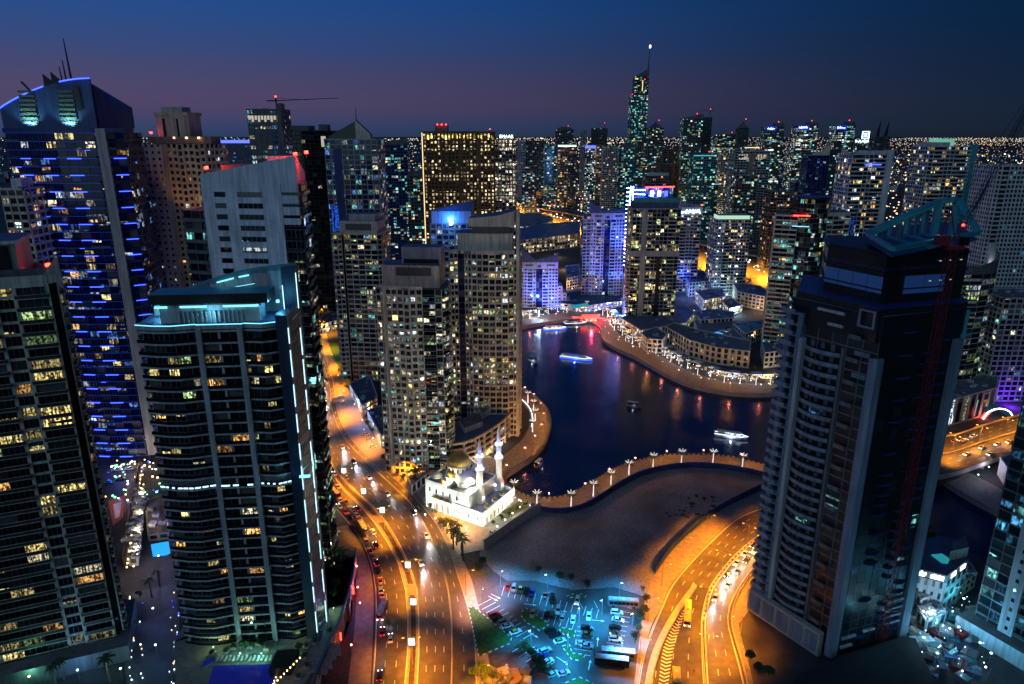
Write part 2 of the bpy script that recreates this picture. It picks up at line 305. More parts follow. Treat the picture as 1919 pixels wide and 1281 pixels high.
class Tower:
    def __init__(s,name,label,poly,z0,z1,cat='tower',group=None,core='gF',roof='roof',base=None):
        cx=sum(p[0] for p in poly)/len(poly); cy_=sum(p[1] for p in poly)/len(poly)
        s.poly=poly; s.z0=z0; s.z1=z1; s.o=thing(name,label,cat,(cx,cy_,base if base is not None else 0),group); s.d={}; s.cnt={}
        b=MB(); b.prism(poly,z0,z1,core,roof); part('core',b,s.o)
    def m(s,name,kind=None):
        if name not in s.d: s.d[name]=(MB(),kind)
        return s.d[name][0]
    def ind(s,name,me,x,y,z,rz):
        s.cnt[name]=s.cnt.get(name,0)+1
        o=bpy.data.objects.new(name,me); C.objects.link(o); o.parent=s.o; l=s.o.location; o.location=(x-l[0],y-l[1],z-l[2]); o.rotation_euler=(0,0,rz); return o
    def full(s,name): return s.cnt.get(name,0)>=295
    def end(s):
        for n,(b,k) in s.d.items(): part(n,b,s.o,k)
        s.d={}; return s
    def facade(s,e,nb,fh,wall='beige',gl='gA',pw=.7,pd=.35,sh=1.1,sd=.25,ind=False,bal=(),bd=1.5,rail=None,bk=None,mull=1,z0=None,z1=None,pgl=None,inset=0,blank=()):
        p,q=(s.poly[e],s.poly[(e+1)%len(s.poly)]) if isinstance(e,int) else e
        t,n,L=en(p,q); z0=s.z0 if z0 is None else z0; z1=s.z1 if z1 is None else z1
        nf=max(1,round((z1-z0)/fh)); fh=(z1-z0)/nf; bw=L/nb; rz=math.atan2(t.y,t.x)
        W=s.m('wall_panel' if ind else 'facade_grid',None if ind else 'stuff')
        PM=s.m('window_pane_rows','stuff') if True else None
        balb=set(bal)
        for i in range(nb+1):
            if i and i<nb and (i-1 in balb) and (i in balb): continue
            W.obox(p,t,n,max(0,i*bw-pw/2),min(L,i*bw+pw/2),0,pd,z0,z1,wall)
        for f in range(nf):
            z=z0+f*fh
            if sh>0:
                # spandrel band, skipped over balcony bays
                a=0
                while a<nb:
                    if a in balb: a+=1; continue
                    c=a
                    while c<nb and c not in balb: c+=1
                    if ind and not s.full('spandrel'):
                        key=('sp',round((c-a)*bw-pw,2),sh,sd,wall)
                        if key not in BC:
                            b=MB(); b.box(0,(c-a)*bw-pw,-sd,0,0,sh,wall); BC[key]=b.mesh('spandrel')
                        s.ind('spandrel',BC[key],p[0]+t.x*(a*bw+pw/2),p[1]+t.y*(a*bw+pw/2),z,rz)
                    else: W.obox(p,t,n,a*bw,c*bw,0,sd,z,z+sh,wall)
                    a=c
            for i in range(nb):
                if i in blank: continue
                g=(pgl or {}).get(i,gl); inb=i in balb
                zb=z+(.06 if inb else sh); hh=fh-(.35 if inb else sh); x0=i*bw+(0.08 if inb else pw/2); x1=(i+1)*bw-(.08 if inb else pw/2)
                if ind and not s.full('window_pane'):
                    s.ind('window_pane',pane_mesh(x1-x0,hh,g,mull),p[0]+t.x*x0,p[1]+t.y*x0,zb,rz)
                else:
                    a=Vector(p)+t*x0+n*.05; b=Vector(p)+t*x1+n*.05
                    s.m('window_pane_rows','stuff').face([(a.x,a.y,zb),(b.x,b.y,zb),(b.x,b.y,zb+hh),(a.x,a.y,zb+hh)],g)
            # balcony groups
            a=0
            while a<nb:
                if a not in balb: a+=1; continue
                c=a
                while c<nb and c in balb: c+=1
                x0=a*bw+.1; ww=(c-a)*bw-.2; kk=bk or wall; rr=rail or kk
                if ind and not s.full('balcony'):
                    s.ind('balcony',balc_mesh(ww,bd,kk,rr),p[0]+t.x*x0,p[1]+t.y*x0,z,rz)
                else:
                    B=s.m('balcony_rows','stuff'); B.obox(p,t,n,x0,x0+ww,0,bd,z-.2,z+.05,kk); B.obox(p,t,n,x0,x0+ww,bd-.06,bd+.06,z+.052,z+1.05,rr)
                    B.obox(p,t,n,x0,x0+.1,0,bd-.062,z+.052,z+1.05,rr); B.obox(p,t,n,x0+ww-.1,x0+ww,0,bd-.062,z+.052,z+1.05,rr)
                a=c
        return nf
    def slabs(s,outline,fh,k='grey',rail='carglass',z0=None,z1=None,th=.35,rh=1.0,name='floor_slab',edges=None,top=None):
        """one floor plate per storey, each an object; the railing follows the plate edge"""
        z0=s.z0 if z0 is None else z0; z1=s.z1 if z1 is None else z1
        nf=max(1,round((z1-z0)/fh)); fh=(z1-z0)/nf; l=s.o.location
        b=MB(); P=[(x-l[0],y-l[1]) for x,y in outline]; b.prism(P,-th,0,k); me=b.mesh(name)
        r=None
        if rail:
            b=MB(); N=len(P)
            for i in (edges if edges is not None else range(N)):
                t,n,L=en(P[i],P[(i+1)%N]); b.obox(P[i],t,n,0,L,-.14,-.06,.002,rh,rail)
                if top: b.obox(P[i],t,n,0,L,-.17,-.03,rh+.002,rh+.09,top)
            r=b.mesh('balcony_rail')
        for f in range(nf+1):
            z=z0+f*fh-l[2]
            o=link(name,me,s.o,None,(0,0,z))
            if r and f<nf: link('balcony_rail',r,o,None,(0,0,0))
        return nf
    def parapet(s,poly,z,h,k,th=.4,name='parapet',out=.3):
        b=s.m(name); N=len(poly); rr=random.Random(int(abs(poly[0][0])*31+z)); xs=[p[0] for p in poly]; ys=[p[1] for p in poly]; cx=sum(xs)/N; cy_=sum(ys)/N; u=s.m('roof_plant','stuff')
        for i in range(14):
            q=poly[rr.randrange(N)]; k_=rr.uniform(0,.78); x=cx+(q[0]-cx)*k_; y=cy_+(q[1]-cy_)*k_; w_=rr.uniform(.4,1.8); d_=rr.uniform(.4,1.4); u.box(x-w_,x+w_,y-d_,y+d_,z+.02,z+rr.uniform(.5,1.7),rr.choice(['metal','grey','dgrey','white']))
            if i%4==0: u.beam((x,y,z+.3),(x+rr.uniform(-5,5)*.6,y,z+.3),.18,'metal')
        for i in range(N):
            t,n,L=en(poly[i],poly[(i+1)%N]); b.obox(poly[i],t,n,-out,L+out,-th,out,z,z+h,k)
    def box(s,name,poly,z0,z1,k,kt=None,tops=None):
        b=MB(); b.prism(poly,z0,z1,k,kt,tops); return part(name,b,s.o)
    def red(s,x,y,z):
        b=MB(); b.beam((x,y,z),(x,y,z+1.6),.12,'metal'); b.box(x-.5,x+.5,y-.5,y+.5,z+1.6,z+2.5,'e_red'); part('aircraft_warning_light',b,s.o)
def frame(P1,P2):
    t,n,L=en(P1,P2); P1=Vector(P1[:2])
    return (lambda s,w: tuple(P1+t*s-n*w)),L
def rect(f,s0,s1,w0,w1): return [f(s0,w0),f(s1,w0),f(s1,w1),f(s0,w1)]
# ================= SETTING =================
# far shore of the marina then back along the near promenades (pixel survey, ground level)
WAT=[(900,650),(940,622),(978,612),(1010,606),(1050,600),(1090,597),(1115,600),(1128,612),(1127,628),(1137,642),(1160,655),(1190,668),(1215,682),(1250,702),(1290,720),(1340,732),(1400,738),(1450,737),(1500,733),(1560,745),(1640,790),(1710,850),(1765,898),(1812,928),(1862,955),(1919,985),(2010,1030),(2010,1150),(1880,1085),(1830,1040),(1740,1003),(1690,975),(1620,945),(1560,925),(1500,900),(1459,880),(1420,868),(1380,858),(1340,853),(1295,852),(1250,853),(1210,860),(1160,875),(1110,902),(1070,925),(1040,933),(1000,932),(965,920),(950,905),(946,890),(965,878),(1000,855),(1025,825),(1033,795),(1028,770),(1010,748),(980,728),(955,718),(930,705),(905,680)]
def smooth(pts,n=2):
    for _ in range(n):
        o=[]
        for i in range(len(pts)):
            a=pts[i]; b=pts[(i+1)%len(pts)]
            o+= [(a[0]*.75+b[0]*.25,a[1]*.75+b[1]*.25),(a[0]*.25+b[0]*.75,a[1]*.25+b[1]*.75)]
        pts=o
    return pts
WW=[G(a,b) for a,b in smooth(WAT,1)]
BAS=[G(a,b) for a,b in [(690,500),(700,462),(740,448),(800,446),(835,470),(830,520),(720,530)]]  # small yacht harbour
FARR=30000
def ground():
    outer=[Vector((-FARR,-200,0)),Vector((FARR,-200,0)),Vector((FARR,FARR,0)),Vector((-FARR,FARR,0))]
    hole=[Vector((p.x,p.y,0)) for p in WW]; h2=[Vector((p.x,p.y,0)) for p in BAS]
    allp=outer+hole+h2; tri=tessellate_polygon([outer,hole,h2])
    b=MB()
    for t in tri:
        a=[allp[i] for i in t]
        if (a[1]-a[0]).cross(a[2]-a[0]).z<0: a.reverse()
        b.face(a,'city')
    return struct('ground',b)
ground()
b=MB(); b.face([(-160,120,-2.6),(600,120,-2.6),(600,1300,-2.6),(-300,1300,-2.6)],'water') 
def water_mat(n):
    m,bb=bsdf(n,(.0005,.012,.075),.13); t=m.node_tree; bb.inputs['IOR'].default_value=1.33; bb.inputs['Specular IOR Level'].default_value=.7
    g=nd(t,'ShaderNodeNewGeometry'); n1=nd(t,'ShaderNodeTexNoise'); n1.inputs['Scale'].default_value=.55; n1.inputs['Detail'].default_value=4
    n2=nd(t,'ShaderNodeTexNoise'); n2.inputs['Scale'].default_value=.03; t.links.new(g.outputs['Position'],n1.inputs[0]); t.links.new(g.outputs['Position'],n2.inputs[0])
    bp=nd(t,'ShaderNodeBump'); bp.inputs['Strength'].default_value=.22; bp.inputs['Distance'].default_value=.3; t.links.new(n1.outputs[0],bp.inputs['Height']); t.links.new(bp.outputs[0],bb.inputs['Normal'])
    r=ramp(t,[(.35,(.15,.15,.15)),(.65,(.25,.25,.25))]); t.links.new(n2.outputs[0],r.inputs[0]); t.links.new(r.outputs[0],bb.inputs['Roughness']); return m
defs['water']=water_mat
struct('water',b)
b=MB()
for poly in (WW,BAS):
    N=len(poly)
    for i in range(N):
        p,q=poly[i],poly[(i+1)%N]; b.face([(p.x,p.y,-3),(q.x,q.y,-3),(q.x,q.y,0.02),(p.x,p.y,.02)],'stone')
struct('quay_wall',b)
def resamp(P,n):
    P=[Vector(p) for p in P]; d=[0]
    for a,c in zip(P,P[1:]): d.append(d[-1]+(c-a).length)
    o=[]; j=0
    for i in range(n):
        s=d[-1]*i/(n-1)
        while j<len(P)-2 and d[j+1]<s: j+=1
        k=(s-d[j])/max(1e-6,d[j+1]-d[j]); o.append(P[j].lerp(P[j+1],min(1,max(0,k))))
    return o
def cr_s(P,n):
    """smooth curve through points"""
    P=[Vector(p) for p in P]; Q=[P[0]*2-P[1]]+P+[P[-1]*2-P[-2]]; o=[]
    for i in range(1,len(Q)-2):
        for k in range(8):
            t=k/8; a,b_,c,d=Q[i-1],Q[i],Q[i+1],Q[i+2]
            o.append(.5*((2*b_)+(c-a)*t+(2*a-5*b_+4*c-d)*t*t+(3*b_-a-3*c+d)*t**3))
    o.append(P[-1]); return resamp(o,n)
class Strip:
    """a ribbon between two surveyed edges; at(s,u) gives a point, u across from first to second edge"""
    def __init__(s,Lp,Rp,n=60,z=.0,ground=True):
        s.L=cr_s(GL(Lp,z) if ground else Lp,n); s.R=cr_s(GL(Rp,z) if ground else Rp,n); s.n=n; s.z=z
        s.len=sum((a-b).length for a,b in zip(s.L,s.L[1:]))
    def at(s,v,u):
        x=min(.99999,max(0,v))*(s.n-1); i=int(x); k=x-i
        return s.L[i].lerp(s.L[i+1],k).lerp(s.R[i].lerp(s.R[i+1],k),u)
    def ang(s,v,u):
        d=s.at(min(1,v+.01),u)-s.at(max(0,v-.01),u); return math.atan2(d.y,d.x)
    def sheet(s,b,k,z,u0=0,u1=1,v0=0,v1=1,n=None):
        n=n or s.n
        for i in range(n):
            a=v0+(v1-v0)*i/n; c=v0+(v1-v0)*(i+1)/n; P=[s.at(a,u0),s.at(a,u1),s.at(c,u1),s.at(c,u0)]
            if (P[1]-P[0]).cross(P[2]-P[0])<0: P.reverse()
            b.face([(p.x,p.y,z) for p in P],k)
    def wall(s,b,k,u,z0,z1,w=.25,v0=0,v1=1,n=None,gap=None):
        n=n or s.n
        for i in range(n):
            if gap and i%gap==gap-1: continue
            a=s.at(v0+(v1-v0)*i/n,u); c=s.at(v0+(v1-v0)*(i+1)/n,u)
            if (c-a).length<.01: continue
            t,nn,L=en(a,c); b.obox(a,t,nn,0,L,-w/2,w/2,z0,z1,k)
    def dashes(s,b,u,z,dl=3,gap=6,w=.18,v0=0,v1=1):
        st=(dl+gap)/s.len; v=v0
        while v<v1: s.solid(b,u,z,w,v,min(v1,v+dl/s.len),2); v+=st
    def solid(s,b,u,z,w=.18,v0=0,v1=1,n=40):
        for i in range(n):
            a=s.at(v0+(v1-v0)*i/n,u); c=s.at(v0+(v1-v0)*(i+1)/n,u)
            if (c-a).length<.02: continue
            t,nn,L=en(a,c); P=[a-nn*w/2,c-nn*w/2,c+nn*w/2,a+nn*w/2]
            if (P[1]-P[0]).cross(P[2]-P[0])<0: P.reverse()
            b.face([(p.x,p.y,z) for p in P],'paint')
def road(name,st,lanes,kl='kerb',z=.1,edge=True,mat='asphalt'):
    b=MB(); st.sheet(b,mat,z); r=struct(name,b)
    b=MB()
    for i in range(1,lanes): st.dashes(b,i/lanes,z+.004)
    if edge: st.solid(b,.02,z+.004); st.solid(b,.98,z+.004)
    part('lane_marking',b,r,'stuff')
    b=MB(); st.wall(b,kl,-.004,0,z+.14,.3); part('kerb',b,r); b=MB(); st.wall(b,kl,1.004,0,z+.14,.3); part('kerb',b,r)
    return r
# main road coming down past the long queue
MED_L=[(548,520),(566,600),(576,700),(588,780),(607,856),(641,914),(678,950),(712,992),(741,1042),(759,1092),(765,1153),(765,1220),(758,1300)]
MED_R=[(556,520),(572,600),(584,700),(596,780),(612,852),(650,905),(692,942),(728,985),(756,1036),(778,1090),(784,1153),(784,1220),(780,1300)]
RC_R=[(575,520),(590,590),(598,655),(617,717),(622,763),(640,812),(684,862),(728,902),(772,945),(800,990),(822,1040),(838,1092),(846,1150),(848,1220),(846,1300)]
SV_R=[(580,520),(596,590),(606,655),(624,717),(632,770),(652,815),(700,866),(745,902),(785,941),(815,978),(838,1020),(858,1080),(876,1136),(889,1200),(893,1300)]
LC_L=[(520,520),(530,600),(536,700),(548,780),(566,850),(600,914),(640,965),(674,1005),(694,1052),(703,1095),(705,1140),(704,1200),(697,1300)]
RD_R=Strip(MED_R,RC_R,90); RD_L=Strip(LC_L,MED_L,90); RD_S=Strip(RC_R,SV_R,80)
mr1=road('road',RD_R,4); road('road',RD_L,3); road('road',RD_S,2,edge=False)
b=MB(); MD=Strip(MED_L,MED_R,90); MD.sheet(b,'paving',.2); md=struct('median_strip',b)
for v0,v1 in ((.36,.5),(.51,.63),(.64,.735),(.745,.84),(.85,.92),(.93,1)):
    b=MB(); MD.sheet(b,'soil',.26,.25,.75,v0,v1,14); part('planting_bed',b,md)
# transverse service lines on the road
b=MB()
for v in (.33,.36,.42,.47,.52,.56,.585,.62,.66,.69,.72,.755,.79):
    p,q=RD_L.at(v,.25),RD_L.at(v,.97); t,n,L=en(p,q); b.face([(x.x,x.y,.108) for x in (p-n*.12,q-n*.12,q+n*.12,p+n*.12)][::-1],'paint')
part('lane_marking',b,mr1,'stuff')
# arrows
b=MB()
for st,v,u in ((RD_R,.55,.62),(RD_R,.56,.87),(RD_L,.6,.55),(RD_R,.72,.85),(RD_R,.8,.4),(RD_L,.78,.85)):
    a=st.ang(v,u); p=st.at(v,u); c,s_=math.cos(a),math.sin(a)
    for poly in ([(-2.5,-.12),(1,-.12),(1,.12),(-2.5,.12)],[(1.01,-.5),(2.4,0),(1.01,.5)]): b.face([(p.x+x*c-y*s_,p.y+x*s_+y*c,.11) for x,y in poly],'paint')
part('lane_arrow',b,mr1,'stuff')
b=MB()
for k in range(16):   # zebra crossing near the far junction
    p=RD_R.at(.2,k/16); q=RD_R.at(.2,(k+.5)/16); t,n,L=en(p,q); b.face([(x.x,x.y,.107) for x in (p-n*1.5,p+n*1.5,q+n*1.5,q-n*1.5)][::-1],'paint')
part('pedestrian_crossing',b,mr1,'stuff')
# pavements beside the road
PV=Strip(SV_R,[(590,520),(606,590),(618,650),(640,700),(660,745),(690,800),(735,860),(778,905),(812,945),(838,985),(858,1030),(880,1075),(890,1110),(905,1170),(915,1230),(925,1300)],70)
b=MB(); PV.sheet(b,'paving',.16); pv=struct('pavement',b)
PVL=Strip([(600,990),(640,1030),(662,1060),(668,1110),(664,1180),(650,1300)],[(652,985),(676,1022),(692,1060),(699,1100),(700,1150),(694,1300)],40)
b=MB(); PVL.sheet(b,'pavpink',.16); struct('pavement',b)
SLIP=Strip([(600,930),(622,955),(650,990),(672,1040),(680,1095),(676,1160),(660,1300)],[(640,962),(652,985),(676,1022),(692,1060),(699,1100),(700,1150),(694,1300)],30)
# ---- right road round the sand lot
R1L=[(1700,830),(1600,868),(1520,905),(1448,943),(1381,973),(1330,1018),(1290,1060),(1258,1100),(1240,1140),(1222,1180),(1205,1230),(1192,1300)]
R1R=[(1730,855),(1640,888),(1560,930),(1470,980),(1420,1005),(1378,1040),(1352,1070),(1330,1102),(1322,1130),(1316,1165),(1318,1230),(1322,1300)]
R2R=[(1790,862),(1690,905),(1600,955),(1500,990),(1448,1020),(1408,1068),(1385,1100),(1368,1135),(1364,1165),(1372,1200),(1385,1245),(1398,1300)]
RA=Strip(R1L,R1R,70); RB=Strip([(x+5,y+2) for x,y in R1R],R2R,70)
ra=road('road',RA,4); rb=road('road',RB,3)
b=MB(); MR=Strip(R1R,[(x+5,y+2) for x,y in R1R],110)
MR.wall(b,'kerb',.5,.1,.5,.5,.2,.86,110,2); part('kerb_block',b,ra,'stuff')
b=MB(); MR.wall(b,'darksteel',.5,.1,.45,.48,.2,.86,110); part('kerb_infill',b,ra)
BX=Strip([(1300,1096),(1263,1147),(1238,1190),(1218,1240),(1206,1300)],[(1306,1100),(1274,1150),(1248,1195),(1230,1245),(1220,1300)],40)
b=MB(); BX.sheet(b,'stone',.9); BX.wall(b,'stone',0,0,.9,.2); BX.wall(b,'stone',1,0,.9,.2); part('traffic_barrier',b,ra)
b=MB() # chevron paint
CV=Strip([(1290,1125),(1262,1170),(1243,1215),(1232,1300)],[(1292,1126),(1276,1172),(1262,1218),(1250,1300)],40)
for i in range(26):
    v=.12+i*.034; p=CV.at(v,0); m=CV.at(v+.018,.5); q=CV.at(v,1); d=(CV.at(v+.012,.5)-CV.at(v,.5))
    for a,c in ((p,m),(m,q)):
        P=[a,c,c+d,a+d]
        if (P[1]-P[0]).cross(P[2]-P[0])<0: P.reverse()
        b.face([(x.x,x.y,.11) for x in P],'paint')
part('chevron_marking',b,ra,'stuff')
SHO=Strip([(1790,868),(1690,912),(1600,962),(1500,996),(1452,1024),(1412,1072),(1390,1104),(1374,1138),(1370,1165),(1378,1200),(1392,1245),(1404,1300)],[(1800,895),(1700,935),(1610,985),(1530,1020),(1470,1042),(1440,1080),(1420,1112),(1400,1150),(1384,1165),(1392,1205),(1405,1250),(1415,1300)],40)
b=MB(); SHO.sheet(b,'paving',.12); so_=struct('pavement',b); b=MB(); SHO.wall(b,'stone',0,0,.95,.35); part('crash_barrier',b,so_)
b=MB(); SHO.wall(b,'darksteel',1,.12,2.2,.1,0,.7); part('hoarding_panel',b,so_)
LS=Strip([(1500,884),(1455,908),(1370,948),(1310,988),(1262,1030),(1228,1075),(1210,1120),(1202,1170),(1186,1300)],[(1520,902),(1448,940),(1381,970),(1330,1015),(1290,1057),(1256,1098),(1238,1140),(1218,1180),(1190,1300)],50)
b=MB(); LS.sheet(b,'paving',.14); struct('pavement',b)
# ---- sand lot
SL=[(1012,955),(1060,962),(1110,948),(1160,915),(1200,893),(1250,880),(1300,876),(1350,878),(1400,886),(1459,900),(1455,910),(1370,950),(1310,990),(1262,1032),(1228,1078),(1214,1120),(1150,1100),(1075,1106),(1000,1088),(950,1088),(925,1070),(898,1040),(905,1022)]
b=MB(); b.face([(p.x,p.y,.06) for p in GL(SL)][::-1],'sand')
sl=struct('sand_lot',b)
# low mounds and scrub on the sand
b=MB()
for i in range(160):
    p=(G(R.uniform(960,1230),R.uniform(985,1075)) if i%4 else G(R.gauss(1080,60),R.gauss(1050,8))) if i<130 else G(R.uniform(1250,1340),R.uniform(925,972))
    r=R.uniform(.15,1.1)**1.6*1.5+.1; h=r*.35+.08; n=6; k='soil' if i>=130 else 'sand'
    ring=[(p.x+r*R.uniform(.7,1.2)*math.cos(6.28*j/n),p.y+r*R.uniform(.7,1.2)*math.sin(6.28*j/n),.05) for j in range(n)]
    for j in range(n): b.face([ring[j],ring[(j+1)%n],(p.x,p.y,h)],k)
part('sand_mound',b,sl,'stuff')
HO=Strip([(1014,930),(1014,955)],[(1016,930),(1016,955)],2)
def wallline(name,label,cat,pts,h,w,k,cap=None,z=0):
    P=GL(pts); t=thing(name,label,cat,(P[0].x,P[0].y,z)); b=MB()
    for a,c in zip(P,P[1:]):
        tt,n,L=en(a,c); m_=max(1,round(L/4))
        for i in range(m_):
            b=MB(); b.obox(a,tt,n,i*L/m_+.03,(i+1)*L/m_-.03,-w/2,w/2,z,z+h,k); part('wall_panel',b,t)
        b=MB(); b.obox(a,tt,n,0,L,-w/2-.05,w/2+.05,z+h,z+h+.12,cap or k); part('coping',b,t)
    return t
wallline('boundary_wall','grey concrete wall between the mosque courtyard and the dark sand lot','wall',[(1013,958),(960,992),(908,1030)],5,.35,'stone')
wallline('hoarding','dark site hoarding along the curved orange road beside the sand lot','fence',[(1455,905),(1410,925),(1370,945),(1340,962),(1310,983),(1285,1005),(1262,1028),(1244,1050),(1228,1075)],3.2,.12,'navy','darksteel')
# ---- promenades
FP=Strip([(900,650),(940,622),(978,612),(1010,606),(1050,600),(1090,597),(1115,600),(1128,612),(1127,628),(1137,642),(1160,655),(1190,668),(1215,682),(1250,702),(1290,720),(1340,732),(1400,738),(1450,737),(1500,733)],[(900,632),(940,606),(978,598),(1010,592),(1050,586),(1095,582),(1130,590),(1145,603),(1150,614),(1165,630),(1185,643),(1212,655),(1240,668),(1275,688),(1305,700),(1350,713),(1402,719),(1450,718),(1500,714)],110)
b=MB(); FP.sheet(b,'pavpink',.3,0,1,0,1,110); fpo=struct('promenade',b)
b=MB(); FP.wall(b,'stone',0,.0,.75,.5,0,1,110); part('parapet_wall',b,fpo)
NP=Strip([(955,718),(980,728),(1010,748),(1028,770),(1033,795),(1025,825),(1000,855),(965,878),(946,892),(950,905),(965,920),(1000,932),(1040,933),(1070,925),(1110,902),(1160,875),(1210,860),(1250,853),(1295,852),(1340,853),(1380,858),(1420,868),(1459,880),(1500,900)],[(950,735),(966,745),(982,758),(992,775),(992,797),(980,822),(955,845),(935,860),(925,885),(935,918),(965,935),(1010,956),(1060,960),(1105,946),(1155,914),(1196,892),(1245,879),(1297,874),(1345,876),(1390,883),(1430,892),(1459,900),(1490,915),(1520,925)],130)
b=MB(); NP.sheet(b,'pavpink',.3,0,1,0,1,130); npo=struct('promenade',b)
b=MB(); NP.wall(b,'stone',.0,0,.7,.35,0,1,130); part('parapet_wall',b,npo)
b=MB(); NP.wall(b,'darksteel',.03,1.2,1.3,.08,0,1,130); NP.wall(b,'darksteel',.03,.3,1.2,.06,0,1,260,2); part('railing',b,npo,'stuff')
b=MB(); NP.wall(b,'navy',1.0,0,2.6,.3,.5,.93,80); part('retaining_wall',b,npo)
# ---- parking lot
PL=[(888,1118),(925,1102),(950,1090),(1000,1090),(1075,1108),(1150,1102),(1214,1122),(1212,1170),(1196,1235),(1184,1300),(1010,1300),(962,1232),(1000,1196),(955,1170),(920,1152)]
b=MB(); b.face([(p.x,p.y,.1) for p in GL(PL)][::-1],'asphalt2'); pk=struct('parking_lot',b)
def bays(p0,p1,d,n):
    """n bay lines from p0 to p1 with line vector d (pixels)"""
    b=MB()
    for i in range(n):
        x=p0[0]+(p1[0]-p0[0])*i/(n-1); y=p0[1]+(p1[1]-p0[1])*i/(n-1); a=G(x,y); c=G(x+d[0],y+d[1]); t,nn,L=en(a,c)
        P=[a-nn*.08,c-nn*.08,c+nn*.08,a+nn*.08]
        if (P[1]-P[0]).cross(P[2]-P[0])<0: P.reverse()
        b.face([(q.x,q.y,.106) for q in P],'paint')
    part('bay_marking',b,pk,'stuff')
bays((945,1099),(1122,1142),(-5,17),16); bays((1008,1146),(1078,1160),(-6,19),7)
bays((895,1136),(975,1200),(26,-14),11); bays((1082,1174),(1075,1224),(32,5),7); bays((1160,1118),(1130,1230),(30,5),14); bays((960,1222),(1010,1260),(30,-20),5); bays((1120,1140),(1092,1140),(-7,-14),2)
b=MB()
for px,py,a in ((925,1122,-38),(930,1118,-38),(995,1133,-10),(1052,1145,-12),(1122,1163,-8),(1000,1190,-42),(1120,1202,80),(1054,1238,-42),(1105,1245,75)):
    p=G(px,py); a=math.radians(a); c,s_=math.cos(a),math.sin(a)
    for poly in ([(-2.6,-.12),(.8,-.12),(.8,.12),(-2.6,.12)],[(.81,-.5),(2.2,0),(.81,.5)]): b.face([(p.x+x*c-y*s_,p.y+x*s_+y*c,.107) for x,y in poly],'paint')
part('lane_arrow',b,pk,'stuff')
def island(pts,h=.25,grass='grass',parent=pk,n=1):
    P=GL(pts)[::-1]
    if sum(a.x*b_.y-b_.x*a.y for a,b_ in zip(P,P[1:]+P[:1]))<0: P.reverse()
    b=MB(); b.prism(P,.1,h,'soil',grass); o=part('grass_island',b,parent)
    b=MB()
    for i in range(len(P)):
        a,c=P[i],P[(i+1)%len(P)]; t,nn,L=en(a,c); k=max(1,round(L/1.2))
        for j in range(0,k):
            b.obox(a,t,nn,j*L/k,(j+1)*L/k,0,.25,.1,h+.05,'paint' if j%2 else 'darksteel')
    part('painted_kerb',b,o)
island([(878,1138),(890,1140),(958,1196),(955,1206),(898,1230)],.3)
island([(975,1151),(985,1140),(1012,1158),(1028,1170),(1012,1182),(985,1165)]); island([(1046,1176),(1078,1182),(1074,1198),(1058,1190)]); island([(1054,1212),(1066,1208),(1072,1225),(1096,1228),(1090,1238),(1072,1236)])
island([(1062,1118),(1080,1112),(1098,1116),(1092,1124)]); island([(1060,1281),(1085,1270),(1110,1281),(1110,1300),(1055,1300)])
# site south of the lot
b=MB(); b.face([(p.x,p.y,.05) for p in GL([(895,1245),(955,1212),(965,1235),(1012,1300),(890,1300)])][::-1],'soil'); struct('bare_ground',b)
# courtyard of the mosque
b=MB(); b.face([(p.x,p.y,.2) for p in GL([(740,880),(780,868),(900,845),(945,870),(938,900),(1010,945),(1010,960),(905,1030),(858,1040),(828,985),(790,935)])][::-1],'stone'); struct('courtyard',b)
b=MB(); b.face([(p.x,p.y,.205) for p in GL([(940,960),(985,932),(1002,940),(958,970)])][::-1],'leafwarm'); struct('lawn',b)
# far motorway and its flyover
HW_A=[(880,355),(975,383),(1090,410),(1200,440),(1320,468),(1430,490),(1560,522),(1700,560),(1860,590),(2000,622)]; HW_B=[(870,380),(975,418),(1090,462),(1200,492),(1320,524),(1430,552),(1560,588),(1700,632),(1860,690),(2000,730)]
HW=Strip(HW_A,HW_B,60); hw=road('motorway',HW,14)
FL=Strip([(880,345),(975,376),(1090,398),(1200,424),(1320,452),(1430,474),(1560,505),(1700,540)],[(878,350),(975,382),(1090,405),(1200,431),(1320,459),(1430,482),(1560,513),(1700,549)],60,9)
fl=thing('flyover','raised orange-lit viaduct running beside the far motorway','bridge',(0,0,0))
b=MB(); FL.sheet(b,'asphalt',9); FL.sheet(b,'stone',7.6,1,0); part('deck',b,fl); b=MB(); FL.wall(b,'stone',0,7.6,10,.5); FL.wall(b,'stone',1,7.6,10,.5); part('parapet_wall',b,fl)
for i in range(18):
    p=FL.at(.04+i*.053,.5); b=MB(); b.lathe(p.x,p.y,[(1.3,0),(1.3,6.4),(2.8,7.55)],'stone',8); part('bridge_pier',b,fl)
# near bridge behind the unfinished tower
BR=Strip([(1700,812),(1775,818),(1850,795),(1930,772),(2000,750)],[(1680,900),(1765,893),(1845,868),(1930,838),(2000,815)],30,5)
br=thing('road_bridge','wide orange-lit road bridge over the canal, viaduct with white barriers','bridge',(BR.at(.5,.5).x,BR.at(.5,.5).y,0))
b=MB(); BR.sheet(b,'asphalt',5); part('deck',b,br); b=MB(); BR.wall(b,'stone',0,3.6,6,.4); BR.wall(b,'stone',1,3.6,6,.4); BR.wall(b,'stone',.48,5,5.9,.5); part('parapet_wall',b,br)
b=MB()
for u in (.12,.24,.36,.6,.72,.84): BR.dashes(b,u,5.006)
part('lane_marking',b,br,'stuff')
b=MB(); BR.sheet(b,'stone',3.7,1,0); part('deck_soffit',b,br)
for u in (.1,.5,.9):
    p=BR.at(.42,u); b=MB(); b.lathe(p.x,p.y,[(1,-3),(1,3.6)],'stone',10); part('bridge_pier',b,br)
b=MB(); 
